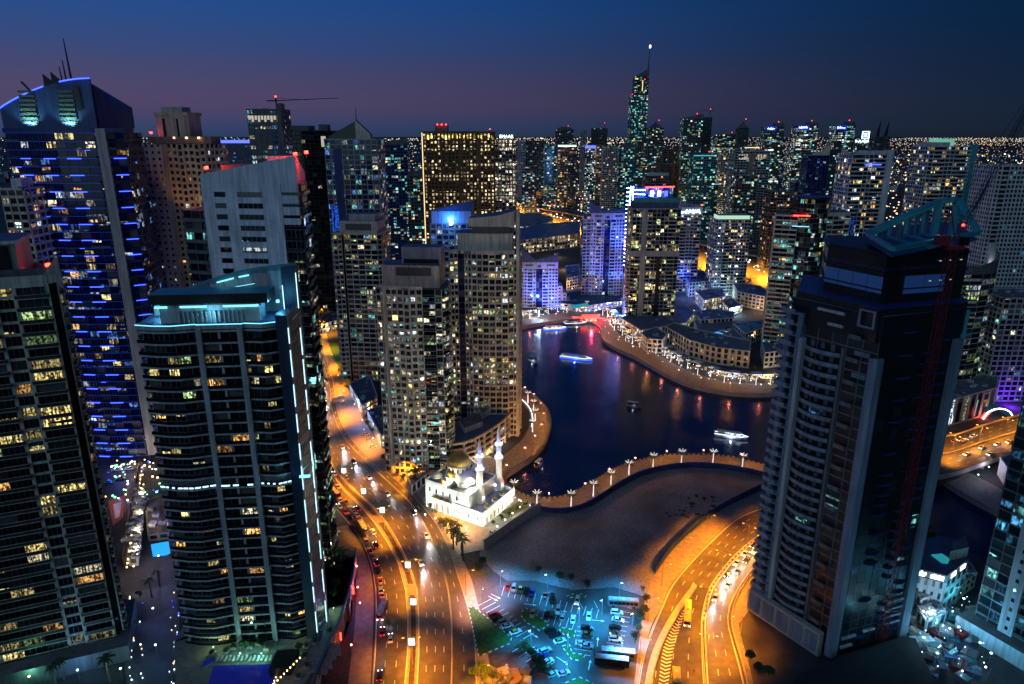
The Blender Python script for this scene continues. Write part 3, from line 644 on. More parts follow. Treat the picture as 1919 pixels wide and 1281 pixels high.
Q=Strip([(1765,898),(1812,928),(1862,955),(1919,985)],[(1800,880),(1845,900),(1890,925),(1960,965)],16); Q.sheet(b,'paving',.25); qp=struct('promenade',b); b=MB(); Q.wall(b,'stone',0,0,.6,.4); part('parapet_wall',b,qp)
# near shore plots under the towers on both sides
b=MB(); b.face([(p.x,p.y,.04) for p in GL([(1400,1000),(1690,975),(1740,1003),(1830,1040),(1880,1085),(2100,1200),(2100,1500),(1250,1500)])][::-1],'asphalt2'); struct('plot',b)
defs['e_strip']=EM((.5,.85,1),2.2)
# ================= NEAR TOWERS =================
pool=M('pool')
def panels(T,name,p,q,z0,z1,d0,d1,w,h,k):
    t,n,L=en(p,q); a=max(1,round(L/w)); c=max(1,round((z1-z0)/h))
    for i in range(a):
        for j in range(c):
            b=MB(); b.obox(p,t,n,i*L/a+.03,(i+1)*L/a-.03,d0,d1+R.uniform(0,.02),z0+(z1-z0)*j/c+.03,z0+(z1-z0)*(j+1)/c-.03,k); part(name,b,T.o)
# --- A : beige tower at the near left edge
f,L=frame(G(-85,1292),G(224,1217)); zA=128
P=[f(0,0),f(L,0),f(L+1.6,2),f(L+1.8,8),f(L-9,28),f(0,28)]
T=Tower('apartment_tower','beige tower with stacked curved balconies and slim piers, cut by the left picture edge',P,6,zA)
e1=L
for wd,nb_,bl in ((8.6,1,{0}),(5,1,()),(19,3,{0,1,2}),(5,1,()),(16,2,{0,1}),(8,2,())):
    e0=max(0,e1-wd); T.facade((f(e0,0),f(e1,0)),nb_,3.75,'beige','gA',1.0,.6,.8,.25,True,bal=bl,bd=1.7,rail='darksteel',mull=3 if bl else 2); e1=e0
    if e1<=0: break
T.facade(2,2,3.75,'beige','gA',.5,.4,.9,.3,True,bal={0},bd=1.5,rail='darksteel',mull=1)
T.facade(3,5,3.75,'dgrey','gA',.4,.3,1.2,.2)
T.parapet(P,zA,2.6,'beige')
panels(T,'cladding_panel',f(0,-.6),f(L,-.6),zA-.6,zA+2.4,0,.12,4,1.5,'beige')
T.box('corner_fin',[f(L-1,-.9),f(L+1.8,2.6),f(L+2,8),f(L-1,.2)],zA-4,zA+3,'beige',tops=[zA+2.6,zA+6.5,zA+6.5,zA+2.6])
T.box('rooftop_block',rect(f,L-34,L-8,8,26),zA+.35,zA+11,'beige','roofblue'); T.box('rooftop_cornice',rect(f,L-35,L-7,7,27),zA+11,zA+12,'white','roofblue'); T.box('rooftop_shaft',rect(f,L-13,L-10,6.8,7.8),zA+.35,zA+10.5,'black')
T.box('rooftop_wall',rect(f,L-18,L-1,4,4.6),zA+.35,zA+4,'dgrey'); T.red(*f(L-1,9),zA+2)
T.box('base_podium',rect(f,-4,L+4,-7,20),0,5.9,'dgrey','roof'); T.end()
# --- B : blue glass tower
f,L=frame((-243,346),(-196,344)); zB=170
front=[f(0,3),f(8,.8),f(17,-.6),f(27,-1.2),f(36,-.8),f(45,.4),f(48,1)]
side=[f(50,2),f(56.5,5),f(55,12),f(49,34),f(0,36)]
P=front+side
T=Tower('blue_glass_tower','dark blue glass tower with rows of glowing blue strips and arched crown with masts',P,3,zB,core='navy')
fh=3.85
for e in range(6): T.facade(e,2,fh,'navy','gB',.25,.2,.35,.25,True,mull=2)
T.facade(6,1,fh,'grey','gB',.3,1.2,1.2,.6); 
for e in (7,8): T.facade(e,2,fh,'navy','gB',.3,.25,.8,.35,False,bal={0},bd=1,rail='gBd')
T.facade(9,6,fh,'navy','gBd',.3,.2,.8,.2)
T.box('corner_pier',[f(46.5,-.6),f(50.5,.6),f(50.3,2.2),f(46.5,.8)],3,zB+2,'grey')
out=[f(-1,2.6),f(8,-.4),f(17,-1.8),f(27,-2.4),f(36,-2),f(45,-.9),f(46.4,-.5),f(46.4,10),f(-1,10)]
T.slabs(out,fh,'slab_glow','gBd',th=.2,rh=.9,edges=range(6))
nf=round((zB-3)/fh); fh2=(zB-3)/nf
for k in range(nf):
    z=3+k*fh2
    if (nf-k)%2==1 and k<nf-2:
        for (s,w_) in ((8.5,13.5),(20.5,26.5),(32,38.5),(52,56)):
            if s<50:
                i=min(5,max(0,int(s//9))); 
                y=lambda q:-.9-1.7*math.exp(-((q-27)/15)**2)
                a,c=f(s,y(s)),f(w_,y(w_))
            else: a,c=f(52,1.9),f(56.6,4.8)
            t,n,l=en(a,c); b=MB(); b.obox(a,t,n,0,l,0,.3,z-.32,z+.05,'e_blue'); part('light_strip',b,T.o)
    elif R.random()<.2:
        s=R.uniform(4,42); a,c=f(s,-3),f(s+2.5,-3); t,n,l=en(a,c); b=MB(); b.obox(a,t,n,0,l,0,.1,z-.25,z-.05,'e_blue'); part('light_strip',b,T.o)
T.box('roof_band',[f(-1,2.6),f(8,-.4),f(17,-1.8),f(27,-2.4),f(36,-2),f(45,-.9),f(58,3),f(58,12),f(-1,12)],zB,zB+2.2,'navy','roofblue')
# crown: arched screen rising across the front
def arc(s): return zB+2+ZB0*math.sin(math.pi/2*min(1,max(0,s/44)))**.75
ZB0=ZH(348,147)-zB-2; zl=ZH(348,203)
N=22
def crown(w0,w1,name,k,extra=0):
    pts=[f(46*i/N,w0) for i in range(N+1)]+[f(46*i/N,w1) for i in reversed(range(N+1))]
    tp=[zl+(zB+2+ZB0-zl)*math.sin(math.pi/2*i/N)**.9+extra for i in range(N+1)]; tp=tp+tp[::-1]
    return T.box(name,pts,zB+2.2,0,k,k,tp)
crown(2.6,3.4,'crown_screen','navy')
b=MB()
for i in range(N):
    if 11<=i<15: continue
    z=[zl+(zB+2+ZB0-zl)*math.sin(math.pi/2*j/N)**.9 for j in (i,i+1)]
    a,c=f(46*i/N,2.4),f(46*(i+1)/N,2.4); b.beam((*a,z[0]+.1),(*c,z[1]+.1),.34,'e_blue')
part('light_strip',b,T.o)
T.box('crown_block',[f(0,4),f(46,4),f(52,8),f(52,24),f(0,24)],zB+2.2,zB+8,'navy','navy',[zB+4,zB+22,zB+14,zB+12,zB+3])
for s in (14,33):
    for j in range(8):
        T.box('crown_louvre',rect(f,s-4+j*.1,s+4,2.1,2.55),zB+4+j*2,zB+5.1+j*2,'louvre')
    light(T.o,'SPOT',9000,(.35,1,.7),Vector((*f(s,-.5),zB+3))-T.o.location,.3,2.2,(0,.55,1),'crown_uplight')
b=MB(); a=f(38,2.3); c=f(40.5,2.3); t,n,l=en(a,c); b.obox(a,t,n,0,l,0,.15,zB+10,zB+21,'black'); part('crown_slot',b,T.o)
for s,w_,h,r in ((34,8,ZH(353,72),.9),(31,9,ZH(354,112),.8),(29,9,ZH(354,125),.7)):
    b=MB(); p=f(s,w_); b.beam((*p,zB+10),(p[0]-.8,p[1],h),r,'darksteel',.25,6); part('mast',b,T.o)
for s,hh in ((22,ZH(352,138)),(26,ZH(352,134))):
    b=MB(); p=f(s,5); q=f(s+7,7); b.face([(*p,zB+8),(*q,zB+8),(*q,zB+20),(*p,hh)],'darksteel'); b.face([(p[0],p[1]+.4,hh),(q[0],q[1]+.4,zB+20),(q[0],q[1]+.4,zB+8),(p[0],p[1]+.4,zB+8)],'darksteel'); part('roof_fin',b,T.o)
b=MB(); p=f(13,8); b.beam((*f(17,8),zB+14),(*f(9,8),ZH(352,152)),.5,'darksteel'); b.beam((*f(17,8),zB+8),(*f(17,8),zB+15),.6,'darksteel'); part('cleaning_crane',b,T.o)
T.end()
# --- E : tower with sail-shaped crown and white light line
zE=115.5; f,L=frame(G(357,1207,8),G(598,1191,8)); print('E L',L)
P=[f(0,1.2),f(9,.2),f(16,1.2),f(16.2,.2),f(27.2,.2),f(27.4,1.2),f(33,.8),f(L-4,1.8),f(L-4,16),f(0,18)]
T=Tower('residential_tower','near dark-glass tower with zigzag balconies, sail crown and cyan-white light lines down one side',P,8,zE)
fh=3.58
for e,nb,g in ((0,3,'gE'),(1,2,'gE'),(3,2,'gE'),(5,3,'gE'),(6,2,'gE')): T.facade(e,nb,fh,'dgrey',g,.15,.12,.45,.1,True,mull=1)
T.facade(9,5,fh,'dgrey','gE',.5,.3,1,.2)
for s in (15.4,26.9): T.box('pier',rect(f,s,s+1.5,-1.35,.5),8,zE+.4,'grey')
T.box('pier',rect(f,21.2,21.9,-.35,.1),8,zE,'grey')
out=[f(-1.8,.6),f(4,-1.2),f(9,-1.7),f(15.3,-.2),f(15.5,-.9),f(28.5,-.9),f(28.6,-.3),f(34,-1.3),f(L-3.9,.3),f(L-3.9,15),f(-1.8,15)]
nE=T.slabs(out,fh,'grey','carglass',th=.55,edges=(0,1,2,4,6,7))
# white lit terraces, the mid-height light band and the bright balcony lamps
z=ZH(195,905)
b=MB()
for i,(e0,e1) in enumerate(((0,1),(1,2),(2,3),(4,5),(6,7),(7,8))):
    a,c=out[e0],out[e1]; t,n,l=en(a,c)
    for k in range(3): b.obox(a,t,n,l*(k+.12)/3,l*(k+(.9 if R.random()<.6 else .5))/3,.02,.2,z,z+.4,'e_strip')
part('light_band',b,T.o)
b=MB(); a=f(-1.85,.4); T.box('service_storey',[f(-.6,.3),f(9,-.9),f(15.3,.2),f(15.3,3),f(-.6,4)],z+.6,z+3.9,'dgrey'); T.box('service_storey',[f(28.6,.2),f(34,-.6),f(L-4.2,.8),f(L-4.2,4),f(28.6,4)],z+.6,z+3.9,'dgrey')
# roof, penthouse and sail crown
T.box('roof_slab',out,zE+.4,zE+1.6,'grey','roofblue')
b=MB()
for a,c in zip(out[:8],out[1:9]):
    t,n,l=en(a,c); b.obox(a,t,n,.05,l-.05,-.25,-.05,zE+1.62,zE+1.85,'e_cyan')
part('light_line',b,T.o)
pent=rect(f,5,33,2.2,9); T.box('penthouse',pent,zE+1.6,zE+6.8,'grey','roof')
T.box('penthouse_roof',rect(f,3,36,.4,10),zE+7.6,zE+10.4,'black','tealm')
T.box('penthouse_neck',rect(f,5.5,32.5,1.9,8.8),zE+6.8,zE+7.6,'louvre')
for s0,s1 in ((4,7.5),(11,18.5),(23,36)):
    s1=min(s1,33); b=MB(); a,c=f(s0,1.85),f(s1,1.85); t,n,l=en(a,c); b.obox(a,t,n,0,l,0,.3,zE+6.2,zE+6.75,'e_cyan'); part('tube_light',b,T.o)
for i in range(15):
    s=10.5+i*1.25; T.box('louvre_post',rect(f,s,s+.3,1.3,2.1),zE+1.7,zE+5.2,'grey')
def sail(w0,w1,dz,name,k,s0=-.5,s1=None,z0=None):
    n=20; s1=s1 or L-.3; SS=[s0+(s1-s0)*i/n for i in range(n+1)]
    zt=lambda q:zE+3.6+11.6*math.sin(math.pi/2*min(1,(q+.5)/(L+.5)))**.75
    wv=lambda q,w:w+9*(q/L)**2*.25
    pts=[f(q,wv(q,w0)) for q in SS]+[f(q,wv(q,w1)) for q in reversed(SS)]; tp=[zt(q)+dz for q in SS]; return T.box(name,pts,z0 or zE+1.62,0,k,k,tp+tp[::-1])
sail(12,12.8,0,'sail_wall','bluegrey'); sail(12.2,15.5,.6,'sail_rim','tealm'); 
n=5
for i in range(10):
    s0=i*L/10; a=f(s0+.1,11.9+2.25*(s0/L)**2); c=f(s0+L/10-.1,11.9+2.25*((s0+L/10)/L)**2); t,n_,l=en(a,c)
    zt=zE+3.2+11.6*math.sin(math.pi/2*(s0+.5)/(L+.5))**.75
    m_=max(1,round((zt-zE-1.7)/3.2))
    for j in range(m_):
        b=MB(); b.obox(a,t,n_,0,l,0,.08,zE+1.8+(zt-zE-1.8)*j/m_,zE+1.8+(zt-zE-1.8)*(j+1)/m_-.06,'grey'); part('cladding_panel',b,T.o)
for s0,s1 in ((19,24),(25.5,28.5)):
    b=MB(); z0=zE+3.9+11.6*math.sin(math.pi/2*s0/L)**.75; z1=zE+3.9+11.6*math.sin(math.pi/2*s1/L)**.75; b.beam((*f(s0,11.6),z0-.9),(*f(s1,11.6),z1-.9),.28,'e_cyan'); part('tube_light',b,T.o)
b=MB(); b.beam((*f(17,11.2),zE+9),(*f(30,11.2),zE+11),.1,'e_cyan'); part('tube_light',b,T.o)
b=MB(); p=f(37.5,6); b.box(p[0]-.4,p[0]+.4,p[1]-.4,p[1]+.4,zE+6.2,zE+7,'e_cyan'); part('floodlight',b,T.o)
light(T.o,'POINT',1500,(.1,.6,1),Vector((*f(L-3.5,5),zE+6.5))-T.o.location,.4); light(T.o,'POINT',700,(.2,.7,1),Vector((*f(20,-.6),zE+5))-T.o.location,.4); light(T.o,'POINT',1200,(.2,.75,1),Vector((*f(3,8),zE+4))-T.o.location,.4)
# blade wall at the side with its ladder of light
T.box('blade_wall',[f(L-3.8,-.6),f(L-.4,-1.5),f(L+.4,12),f(L-3.8,12)],8,zE+4,'deepblue')
T.box('blade_wall',[f(L-3.8,12.05),f(L+.4,12.05),f(L+.5,16),f(L-3.8,16)],8,zE+15.6,'deepblue')
xa,xb=f(L+.1,-1.7),f(L+2.9,1.2)
b=MB()
for p in (xa,xb): b.beam((*p,8),(*p,zE+(6 if p is xa else 3)),.32,'metal')
for k in range(31):
    z=9+k*3.6; b.beam((*xa,z),(*xb,z+2.6),.16,'metal'); 
part('ladder_frame',b,T.o)
for p,top in ((xa,zE+6),(xb,zE+3)):
    z=11+R.random()*3
    while z<top-4:
        h=R.uniform(4.5,9); b=MB(); q=(p[0]-.1,p[1]-.42); b.beam((*q,z),(*q,min(top,z+h)),.13,'e_strip'); part('light_strip',b,T.o); z+=h+R.uniform(1.4,4.2)
b=MB(); b.beam((*f(L-.6,-1.8),zE+6),(*f(L-.6,-1.8),zE+13),.12,'e_strip'); b.beam((*f(L+.6,11.5),zE+3),(*f(L+.6,11.5),zE+14),.13,'e_strip'); part('light_strip',b,T.o)
zc=ZH(195,885); light(T.o,'POINT',1500,(.2,.75,1),Vector((*f(L+1.4,-3),zc))-T.o.location,.3)
T.box('lit_bracket',rect(f,L-.8,L+2.4,-2.9,-1.9),zc-1,zc-.5,'e_cyan')
# rear wing with side balconies
W=[f(L-16,16.1),f(L-4.5,16.1),f(L-6,22),f(L-10,32),f(L-18,32)]
T2=T; T.box('rear_wing',W,8,zE-3,'gE','roof'); T.facade((W[1],W[2]),2,fh,'dgrey','gE',.3,.3,.5,.2,True,bal={0,1},bd=1.7,rail='gT',z0=8,z1=zE-3); T.facade((W[2],W[3]),3,fh,'dgrey','gE',.3,.3,.5,.2,True,bal={0,2},bd=1.9,rail='gT',z0=8,z1=zE-3)
T.facade((W[0],W[1]),2,fh,'dgrey','gE',.3,.3,.9,.2,z0=8,z1=zE-3)
T.end(); ET=T
# podium of E with pool deck
pd=[G(330,1300,8),G(560,1300,8),G(640,1160,8),G(664,1040,8),G(655,1010,8),f(L+8,16),f(-3,40),f(-6,2)]
pt=thing('podium','curved brown podium under the sail-crowned tower, with pool deck on top and diamond lattice side','podium',(pd[0].x,pd[0].y,0))
b=MB(); b.prism([tuple(p)[:2] for p in pd],0,7.9,'brown','paving'); part('podium_body',b,pt)
CVP=cr_s([G(664,1030,8),G(660,1070,8),G(648,1120,8),G(632,1170,8),G(606,1225,8),G(575,1300,8)],13)
for a,c in zip(CVP,CVP[1:]):
    t,n,l=en(c,a)
    b=MB(); b.obox(c,t,n,0,l,.1,.9,7.9,9.2,'roofblue'); part('parapet',b,pt)
    b=MB(); m=l/2; 
    for r in (1.0,.62,.28):
        pts=[(m-m*r*.9,4.2),(m,4.2-3.6*r),(m+m*r*.9,4.2),(m,4.2+3.4*r)]
        for (u0,v0),(u1,v1) in zip(pts,pts[1:]+pts[:1]):
            A=c+t*u0+n*.45; B=c+t*u1+n*.45; b.beam((A.x,A.y,v0),(B.x,B.y,v1),.12,'cream')
    part('lattice_panel',b,pt)
    if R.random()<.4: b=MB(); A=c+n*.6; b.beam((A.x,A.y,1),(A.x,A.y,4),.25,'e_red'); part('red_lamp',b,pt)
b=MB(); b.face([(p.x,p.y,7.95) for p in GL([(400,1247),(528,1243),(505,1300),(385,1300)],8)][::-1],'poolblue'); part('pool_water',b,pt)
b=MB(); b.prism([tuple(p)[:2] for p in GL([(382,1240),(402,1232),(398,1243),(378,1252)],8)][::-1],7.95,8.3,'stone','poolblue'); part('jacuzzi',b,pt)
b=MB(); b.prism([tuple(p)[:2] for p in GL([(520,1232),(562,1230),(545,1265),(505,1268)],8)][::-1],7.95,11,'black'); part('pool_pavilion',b,pt)
b=MB(); 
for i in range(9):
    p=G(562-i*6,1232+i*6,11.3); b.box(p.x-.15,p.x+.15,p.y-.15,p.y+.15,11,11.4,'e_warm')
    q=G(528-i*2.8,1243+i*6.5,8.1); b.box(q.x-.12,q.x+.12,q.y-.12,q.y+.12,8,8.3,'e_warm')
part('string_lamp',b,pt)
for px,py,e,c in ((450,1225,900,(.3,1,.75)),(490,1225,900,(.3,1,.75)),(400,1213,500,(.6,1,.4)),(560,1212,700,(.7,1,.4)),(625,1140,500,(.5,1,.6)),(600,1170,500,(.1,.6,1)),(620,1020,900,(1,1,.4)),(610,1050,600,(1,1,.4)),(530,1240,300,(1,.7,.3))):
    p=G(px,py,9.5); light(pt,'POINT',e*.9,c,(p.x-pt.location.x,p.y-pt.location.y,10),.2,name='deck_lamp')
    b=MB(); b.beam((p.x,p.y,8),(p.x,p.y,9.6),.06,'metal'); b.box(p.x-.15,p.x+.15,p.y-.15,p.y+.15,9.6,9.85,'e_strip'); part('deck_lamp_post',b,pt)
# --- D : white tower with ribbon windows
f,L=frame((-109,250),(-72,246)); zD=153
P=[f(0,0),f(29,0),f(29,2),f(35.3,2),f(33.5,12),f(27,26),f(0,26)]
LW=L; L=29
T=Tower('white_tower','pale stone tower with dark ribbon windows, sloping roof and red lamps, behind the sail crown',P,0,zD,core='grey')
t,n,l=en(P[0],P[1]); fh=3.9; nf=round((zD-30)/fh)
T.m('facade_wall').obox(P[0],t,n,0,l,0,.15,0,zD,'coolwhite')
for k in range(nf):
    z=zD-3.2-k*fh-1.4
    for s0,s1,nw in ((4.5,8.6,1),(13,L-7,5)):
        b=MB(); b.obox(P[0],t,n,s0,s1,.0,.18,z,z+1.9,'gD'); o=part('window_band',b,T.o)
        b=MB()
        for i in range(nw+1): s=s0+(s1-s0)*i/nw; b.obox(P[0],t,n,s-.06,s+.06,.182,.25,z,z+1.9,'metal')
        part('mullion',b,o)
for i in range(8):
    for j in range(7):
        b=MB(); z=zD-1.2-j*3.9; w0=i*L/8+.04; w1=(i+1)*L/8-.04
        b.obox(P[0],t,n,w0,w1,.16,.24,z-1.6,z-.1,'coolwhite'); part('cladding_panel',b,T.o)
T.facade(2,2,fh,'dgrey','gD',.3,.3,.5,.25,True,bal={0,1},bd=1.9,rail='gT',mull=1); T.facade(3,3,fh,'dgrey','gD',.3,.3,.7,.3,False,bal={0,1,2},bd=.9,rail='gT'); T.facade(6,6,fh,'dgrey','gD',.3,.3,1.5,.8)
P2=[f(0,0),f(L+6,0),f(L+6,.9),f(0,.9)]
T.box('slanted_crown',P2,zD,zD,'coolwhite','coolwhite',[ZH(250,326),ZH(246,292),ZH(246,292),ZH(250,326)])
T.box('slanted_crown',[f(L+5.2,.9),f(L+6,.9),f(L+1,20),f(L,20)],zD,zD,'coolwhite','coolwhite',[ZH(246,292),ZH(246,292),zD+3,zD+3])
T.box('side_wedge',[f(L,.05),f(L+6,.05),f(L+6,1.2),f(L,1.2)],zD-14,zD,'coolwhite')
T.box('rooftop_block',rect(f,4,20,8,20),zD+.3,zD+6,'dgrey','salmon'); T.box('rooftop_block',rect(f,21,28,9,20),zD+.3,zD+9,'white')
lw=f(-11,4); LWP=[f(-11,5),f(-.1,3),f(-.1,24),f(-11,24)]; T.box('lower_wing',LWP,0,zD-10,'gF','roof'); T.facade((LWP[0],LWP[1]),3,fh,'dgrey','gD',.3,.2,1.2,1.0,z0=20,z1=zD-10)
light(T.o,'SPOT',34000,(.4,.6,1),Vector((*f(L*.5,-22),60))-T.o.location,.5,1.6,(0,.5,.8),'facade_floodlight')
for s,zz_ in ((1,ZH(250,326)),(34,ZH(246,300)),(38,ZH(246,297))): T.red(*f(s,3),zz_); light(T.o,'POINT',5000,(1,.03,.02),Vector((*f(s,4),zz_+2.8))-T.o.location,.3)
T.end()
# --- C : beige stepped tower
f,L=frame((-203,392),(-166,388)); zC=158
P=[f(0,0),f(14,0),f(15,3),f(L,3),f(L+4,14),f(L,26),f(0,26)]
T=Tower('stepped_beige_tower','beige stepped tower with a blue-white lit face of small square windows behind the blue tower',P,0,zC+6,core='grey')
T.facade(0,4,3.5,'coolwhite','gC',2.1,.3,2.1,.28); T.facade(2,7,3.5,'cream','gC',1.2,.6,1.7,.4,bal={2,5},bd=.8); T.facade(3,4,3.5,'cream','gC',1,.5,1.6,.4); T.facade(4,3,3.5,'cream','gC',1,.5,1.6,.4)
T.box('upper_storey',[f(4,4),f(L+2,6),f(L-2,24),f(4,24)],zC+6.3,zC+10,'salmon','roof')
zc=ZH(395,252); cp=[f(8,8),f(24,7),f(26,9),f(27,20),f(8,20)]
T.box('crown_block',cp,zC+6.3,ZH(400,212),'cream','roof'); T.box('crown_block',[f(11,9),f(23,9),f(23,18),f(11,18)],ZH(400,212),ZH(400,200),'cream','roof'); T.box('crown_cornice',[f(7.5,7.4),f(26.5,7),f(27.5,21),f(7.5,21)],ZH(400,216),ZH(400,210),'cream')
for s in (12,20): T.box('crown_slot',rect(f,s,s+1.2,7.1,7.7),zC+9,ZH(400,222),'black')
for i in range(5):
    p=f(5+i*7,5); b=MB(); b.box(p[0]-.4,p[0]+.4,p[1]-.4,p[1]+.4,zC+9,zC+9.8,'e_warm'); part('roof_lamp',b,T.o)
T.red(*f(6,5),zC+10); light(T.o,'SPOT',60000,(.12,.25,1),Vector((*f(4,-30),70))-T.o.location,.5,1.2,(0,.6,.7),'facade_floodlight'); light(T.o,'SPOT',7000,(1,.4,.1),Vector((*f(L*.8,-20),120))-T.o.location,.5,1.2,(0,.6,.7),'facade_floodlight'); T.end()
# --- H, I, J : beige residential towers
f,L=frame((-121,472),(-89,468)); zH=104
P=[f(0,0),f(6,0),f(7,1.5),f(L-2,1.5),f(L,4),f(L,24),f(0,24)]
T=Tower('slim_beige_tower','slim beige tower with tall blank crown by the road behind the blue-roofed shops',P,0,zH)
T.facade(0,2,3.45,'cream','gH',.5,.4,1.2,.3,bal={0},bd=1,bk='grey'); T.facade(2,5,3.45,'beige','gH',.45,.3,1.0,.2); T.facade(3,1,3.45,'beige','gH',.4,.3,1,.2); T.facade(4,6,3.45,'beige','gH',.4,.3,1,.2,bal={0},bd=1.3); T.facade(6,6,3.45,'cream','gH',.5,.3,1.2,.2,bal={4,5},bd=1.2)
T.parapet(P,zH,1.5,'cream'); T.box('crown_block',rect(f,4,L-2,3,20),zH+.3,ZH(470,415),'cream','roof'); T.box('crown_cap',rect(f,10,L-4,5,18),ZH(470,415),ZH(470,402),'grey','roofblue')
b=MB(); a,c=f(8,2.95),f(L-6,2.95); t,n,l=en(a,c); b.obox(a,t,n,0,l,0,.12,ZH(470,432),ZH(470,420),'louvre'); part('louvre_panel',b,T.o)
T.end()
f,L=frame((-66,329),(-34,326)); zI=98
P=[f(0,1.5),f(5,0),f(5.4,-.8),f(8,-.8),f(17,-1.2),f(23,0),f(L,1),f(L+2,8),f(L,22),f(0,22)]
T=Tower('lit_beige_tower','beige tower with many lit windows, its foot lit by white floodlights next to the mosque',P,0,zI)
fh=3.35
T.facade(0,2,fh,'cream','gI',.4,.3,1.0,.25,True,mull=1); T.facade(2,1,fh,'cream','gI',.5,.4,1.1,.3,True)
T.facade(3,3,fh,'cream','gI',.8,.55,1.15,.4,True,mull=2,bal={2},bd=.9); T.facade(4,2,fh,'cream','gI',.9,.55,1.15,.4,True,mull=1)
T.facade(5,3,fh,'grey','gI',.3,.3,.7,.3,True,bal={0,1},bd=1.2,rail='gT',mull=1); T.facade(6,2,fh,'grey','gI',.3,.3,.7,.3,False,bal={0,1},bd=1.4,rail='gT'); T.facade(7,4,fh,'cream','gI',.5,.3,1,.2,bal={1,3},bd=1.2)
T.facade(9,5,fh,'cream','gI',.5,.3,1,.2,bal={1,3},bd=1)
T.box('round_column',[(f(4.2,-.4)[0]+.9*math.cos(k*.785),f(4.2,-.4)[1]+.9*math.sin(k*.785)) for k in range(8)],0,zI+1,'cream')
T.parapet(P[:6],zI,1.8,'cream'); 
cz=ZH(330,497); CB=[f(2.5,4.5),f(6,2.5),f(8,3),f(L-1,3),f(L-1,18),f(2.5,18)]; T.box('crown_block',CB,zI+.3,cz,'cream','roofblue')
panels(T,'cladding_panel',f(8.2,3),f(L-1.2,3),zI+2,cz-.2,0,.14,2.3,1.8,'cream'); panels(T,'cladding_panel',f(3.3,4),f(6,2.5),zI+2,cz-.2,0,.14,2,1.8,'cream')
b=MB(); a,c=f(10,2.8),f(L-5,2.8); t,n,l=en(a,c); b.obox(a,t,n,0,l,0,.16,cz-5,cz-1,'louvre'); part('louvre_panel',b,T.o)
T.box('crown_cap',rect(f,12,L-1,7,17),cz,ZH(335,462),'grey','roofblue'); T.box('crown_cap_slot',rect(f,13,L-2,6.8,7.05),cz+.3,cz+2.4,'black')
b=MB(); a=f(8.1,-1); t,n,l=en(P[3],P[4]); zz0=ZH(328,598); b.obox(P[3],t,n,.4,2.8,.1,.6,zz0,zz0+2.3,'e_gold'); part('bright_window',b,T.o)
for s in (9,13,17,21,26):
    p=f(s,-1.9); light(T.o,'SPOT',5000,(1,.9,.72),Vector((*p,.8))-T.o.location,.2,1.5,(0,.12,1),'wall_uplight')
    b=MB(); b.box(p[0]-.25,p[0]+.25,p[1]-.25,p[1]+.25,0.2,.9,'e_warm'); part('floodlight',b,T.o)
T.end()
f,L=frame((-34,377),(3.5,375)); zJ=107
P=[f(0,1),f(4.5,0),f(8,1.2),f(12,-.6),f(18,-1.6),f(25,-1.6),f(32,-.4),f(35,.8),f(L,2),f(L+1,20),f(0,22)]
T=Tower('curved_beige_tower','broad bow-fronted beige tower with lit windows and stepped crown at the water edge',P,0,zJ)
fh=3.4
T.facade(0,2,fh,'cream','gJ',.5,.3,1.3,.25,bal={0},bd=.8); T.facade(1,1,fh,'navy','gBd',.2,.2,.6,.15)
for e,nb,bl in ((2,2,{0}),(3,2,()),(4,2,()),(5,2,{1}),(6,1,())): T.facade(e,nb,fh,'cream','gJ',.7,.4,1.1,.3,True,bal=bl,bd=.8,mull=1)
T.facade(7,1,fh,'cream','gJ',.4,.3,1,.3,bal={0},bd=1); T.facade(8,6,fh,'cream','gJ',.5,.3,1,.3,bal={0,3},bd=1)
T.box('corner_blade',[f(L-1.2,-.5),f(L+.4,-.5),f(L+.6,3),f(L-1.2,1.8)],0,ZH(376,392),'beige')
T.parapet(P[:8],zJ,2.2,'cream')
T.box('crown_block',[f(4,4),f(12,2),f(18,1.4),f(26,1.4),f(34,3),f(34,18),f(4,18)],zJ+.3,ZH(378,437),'cream','roofblue')
T.box('crown_louvre',[f(12.2,1.5),f(18,.95),f(26,.95),f(33,2.2),f(33,3),f(12,3)],ZH(378,436),ZH(378,424),'louvre')
T.box('crown_screen',[f(10.5,1.2),f(18,.6),f(26,.6),f(35,2),f(35,10),f(10.5,10)],ZH(378,424),ZH(378,410),'cream','roofblue',[ZH(378,408),ZH(378,406),ZH(378,403),ZH(378,395),ZH(378,393),ZH(378,408)])
T.end()
# curved low block at the foot of J
b=MB(); arcp=[G(x,y) for x,y in ((842,880),(880,872),(915,852),(945,828),(965,800))]; arc2=cr_s(arcp,10); h=14
bk=cr_s([G(x,y) for x,y in ((842,838),(865,832),(890,815),(915,795),(935,770))],10)
LB=thing('waterfront_block','low curved beige block with loggias, shops below, at the foot of the bow-fronted tower','building',(arc2[4].x,arc2[4].y,0))
b.prism([tuple(p)[:2] for p in arc2]+[tuple(p)[:2] for p in bk[::-1]],0,h,'beige','roofblue'); part('body',b,LB)
for i,(a,c) in enumerate(zip(arc2,arc2[1:])):
    t,n,l=en(a,c); b=MB(); b.obox(a,t,n,0,.7,0,1.2,0,h+.6,'cream'); b.obox(a,t,n,0,l,0,1.3,h,h+1,'cream'); part('loggia_frame',b,LB)
    for z in (4.2,7.4,10.6):
        b=MB(); b.obox(a,t,n,.72,l,0,1.1,z,z+.9,'cream'); part('balcony',b,LB)
        b=MB(); b.obox(a,t,n,.9,l-.1,0,.06,z+.92,z+3.1,'gJ'); part('window_pane',b,LB)
    b=MB(); b.obox(a,t,n,.9,l-.1,0,.08,.4,3.9,'gshop'); part('shop_window',b,LB)
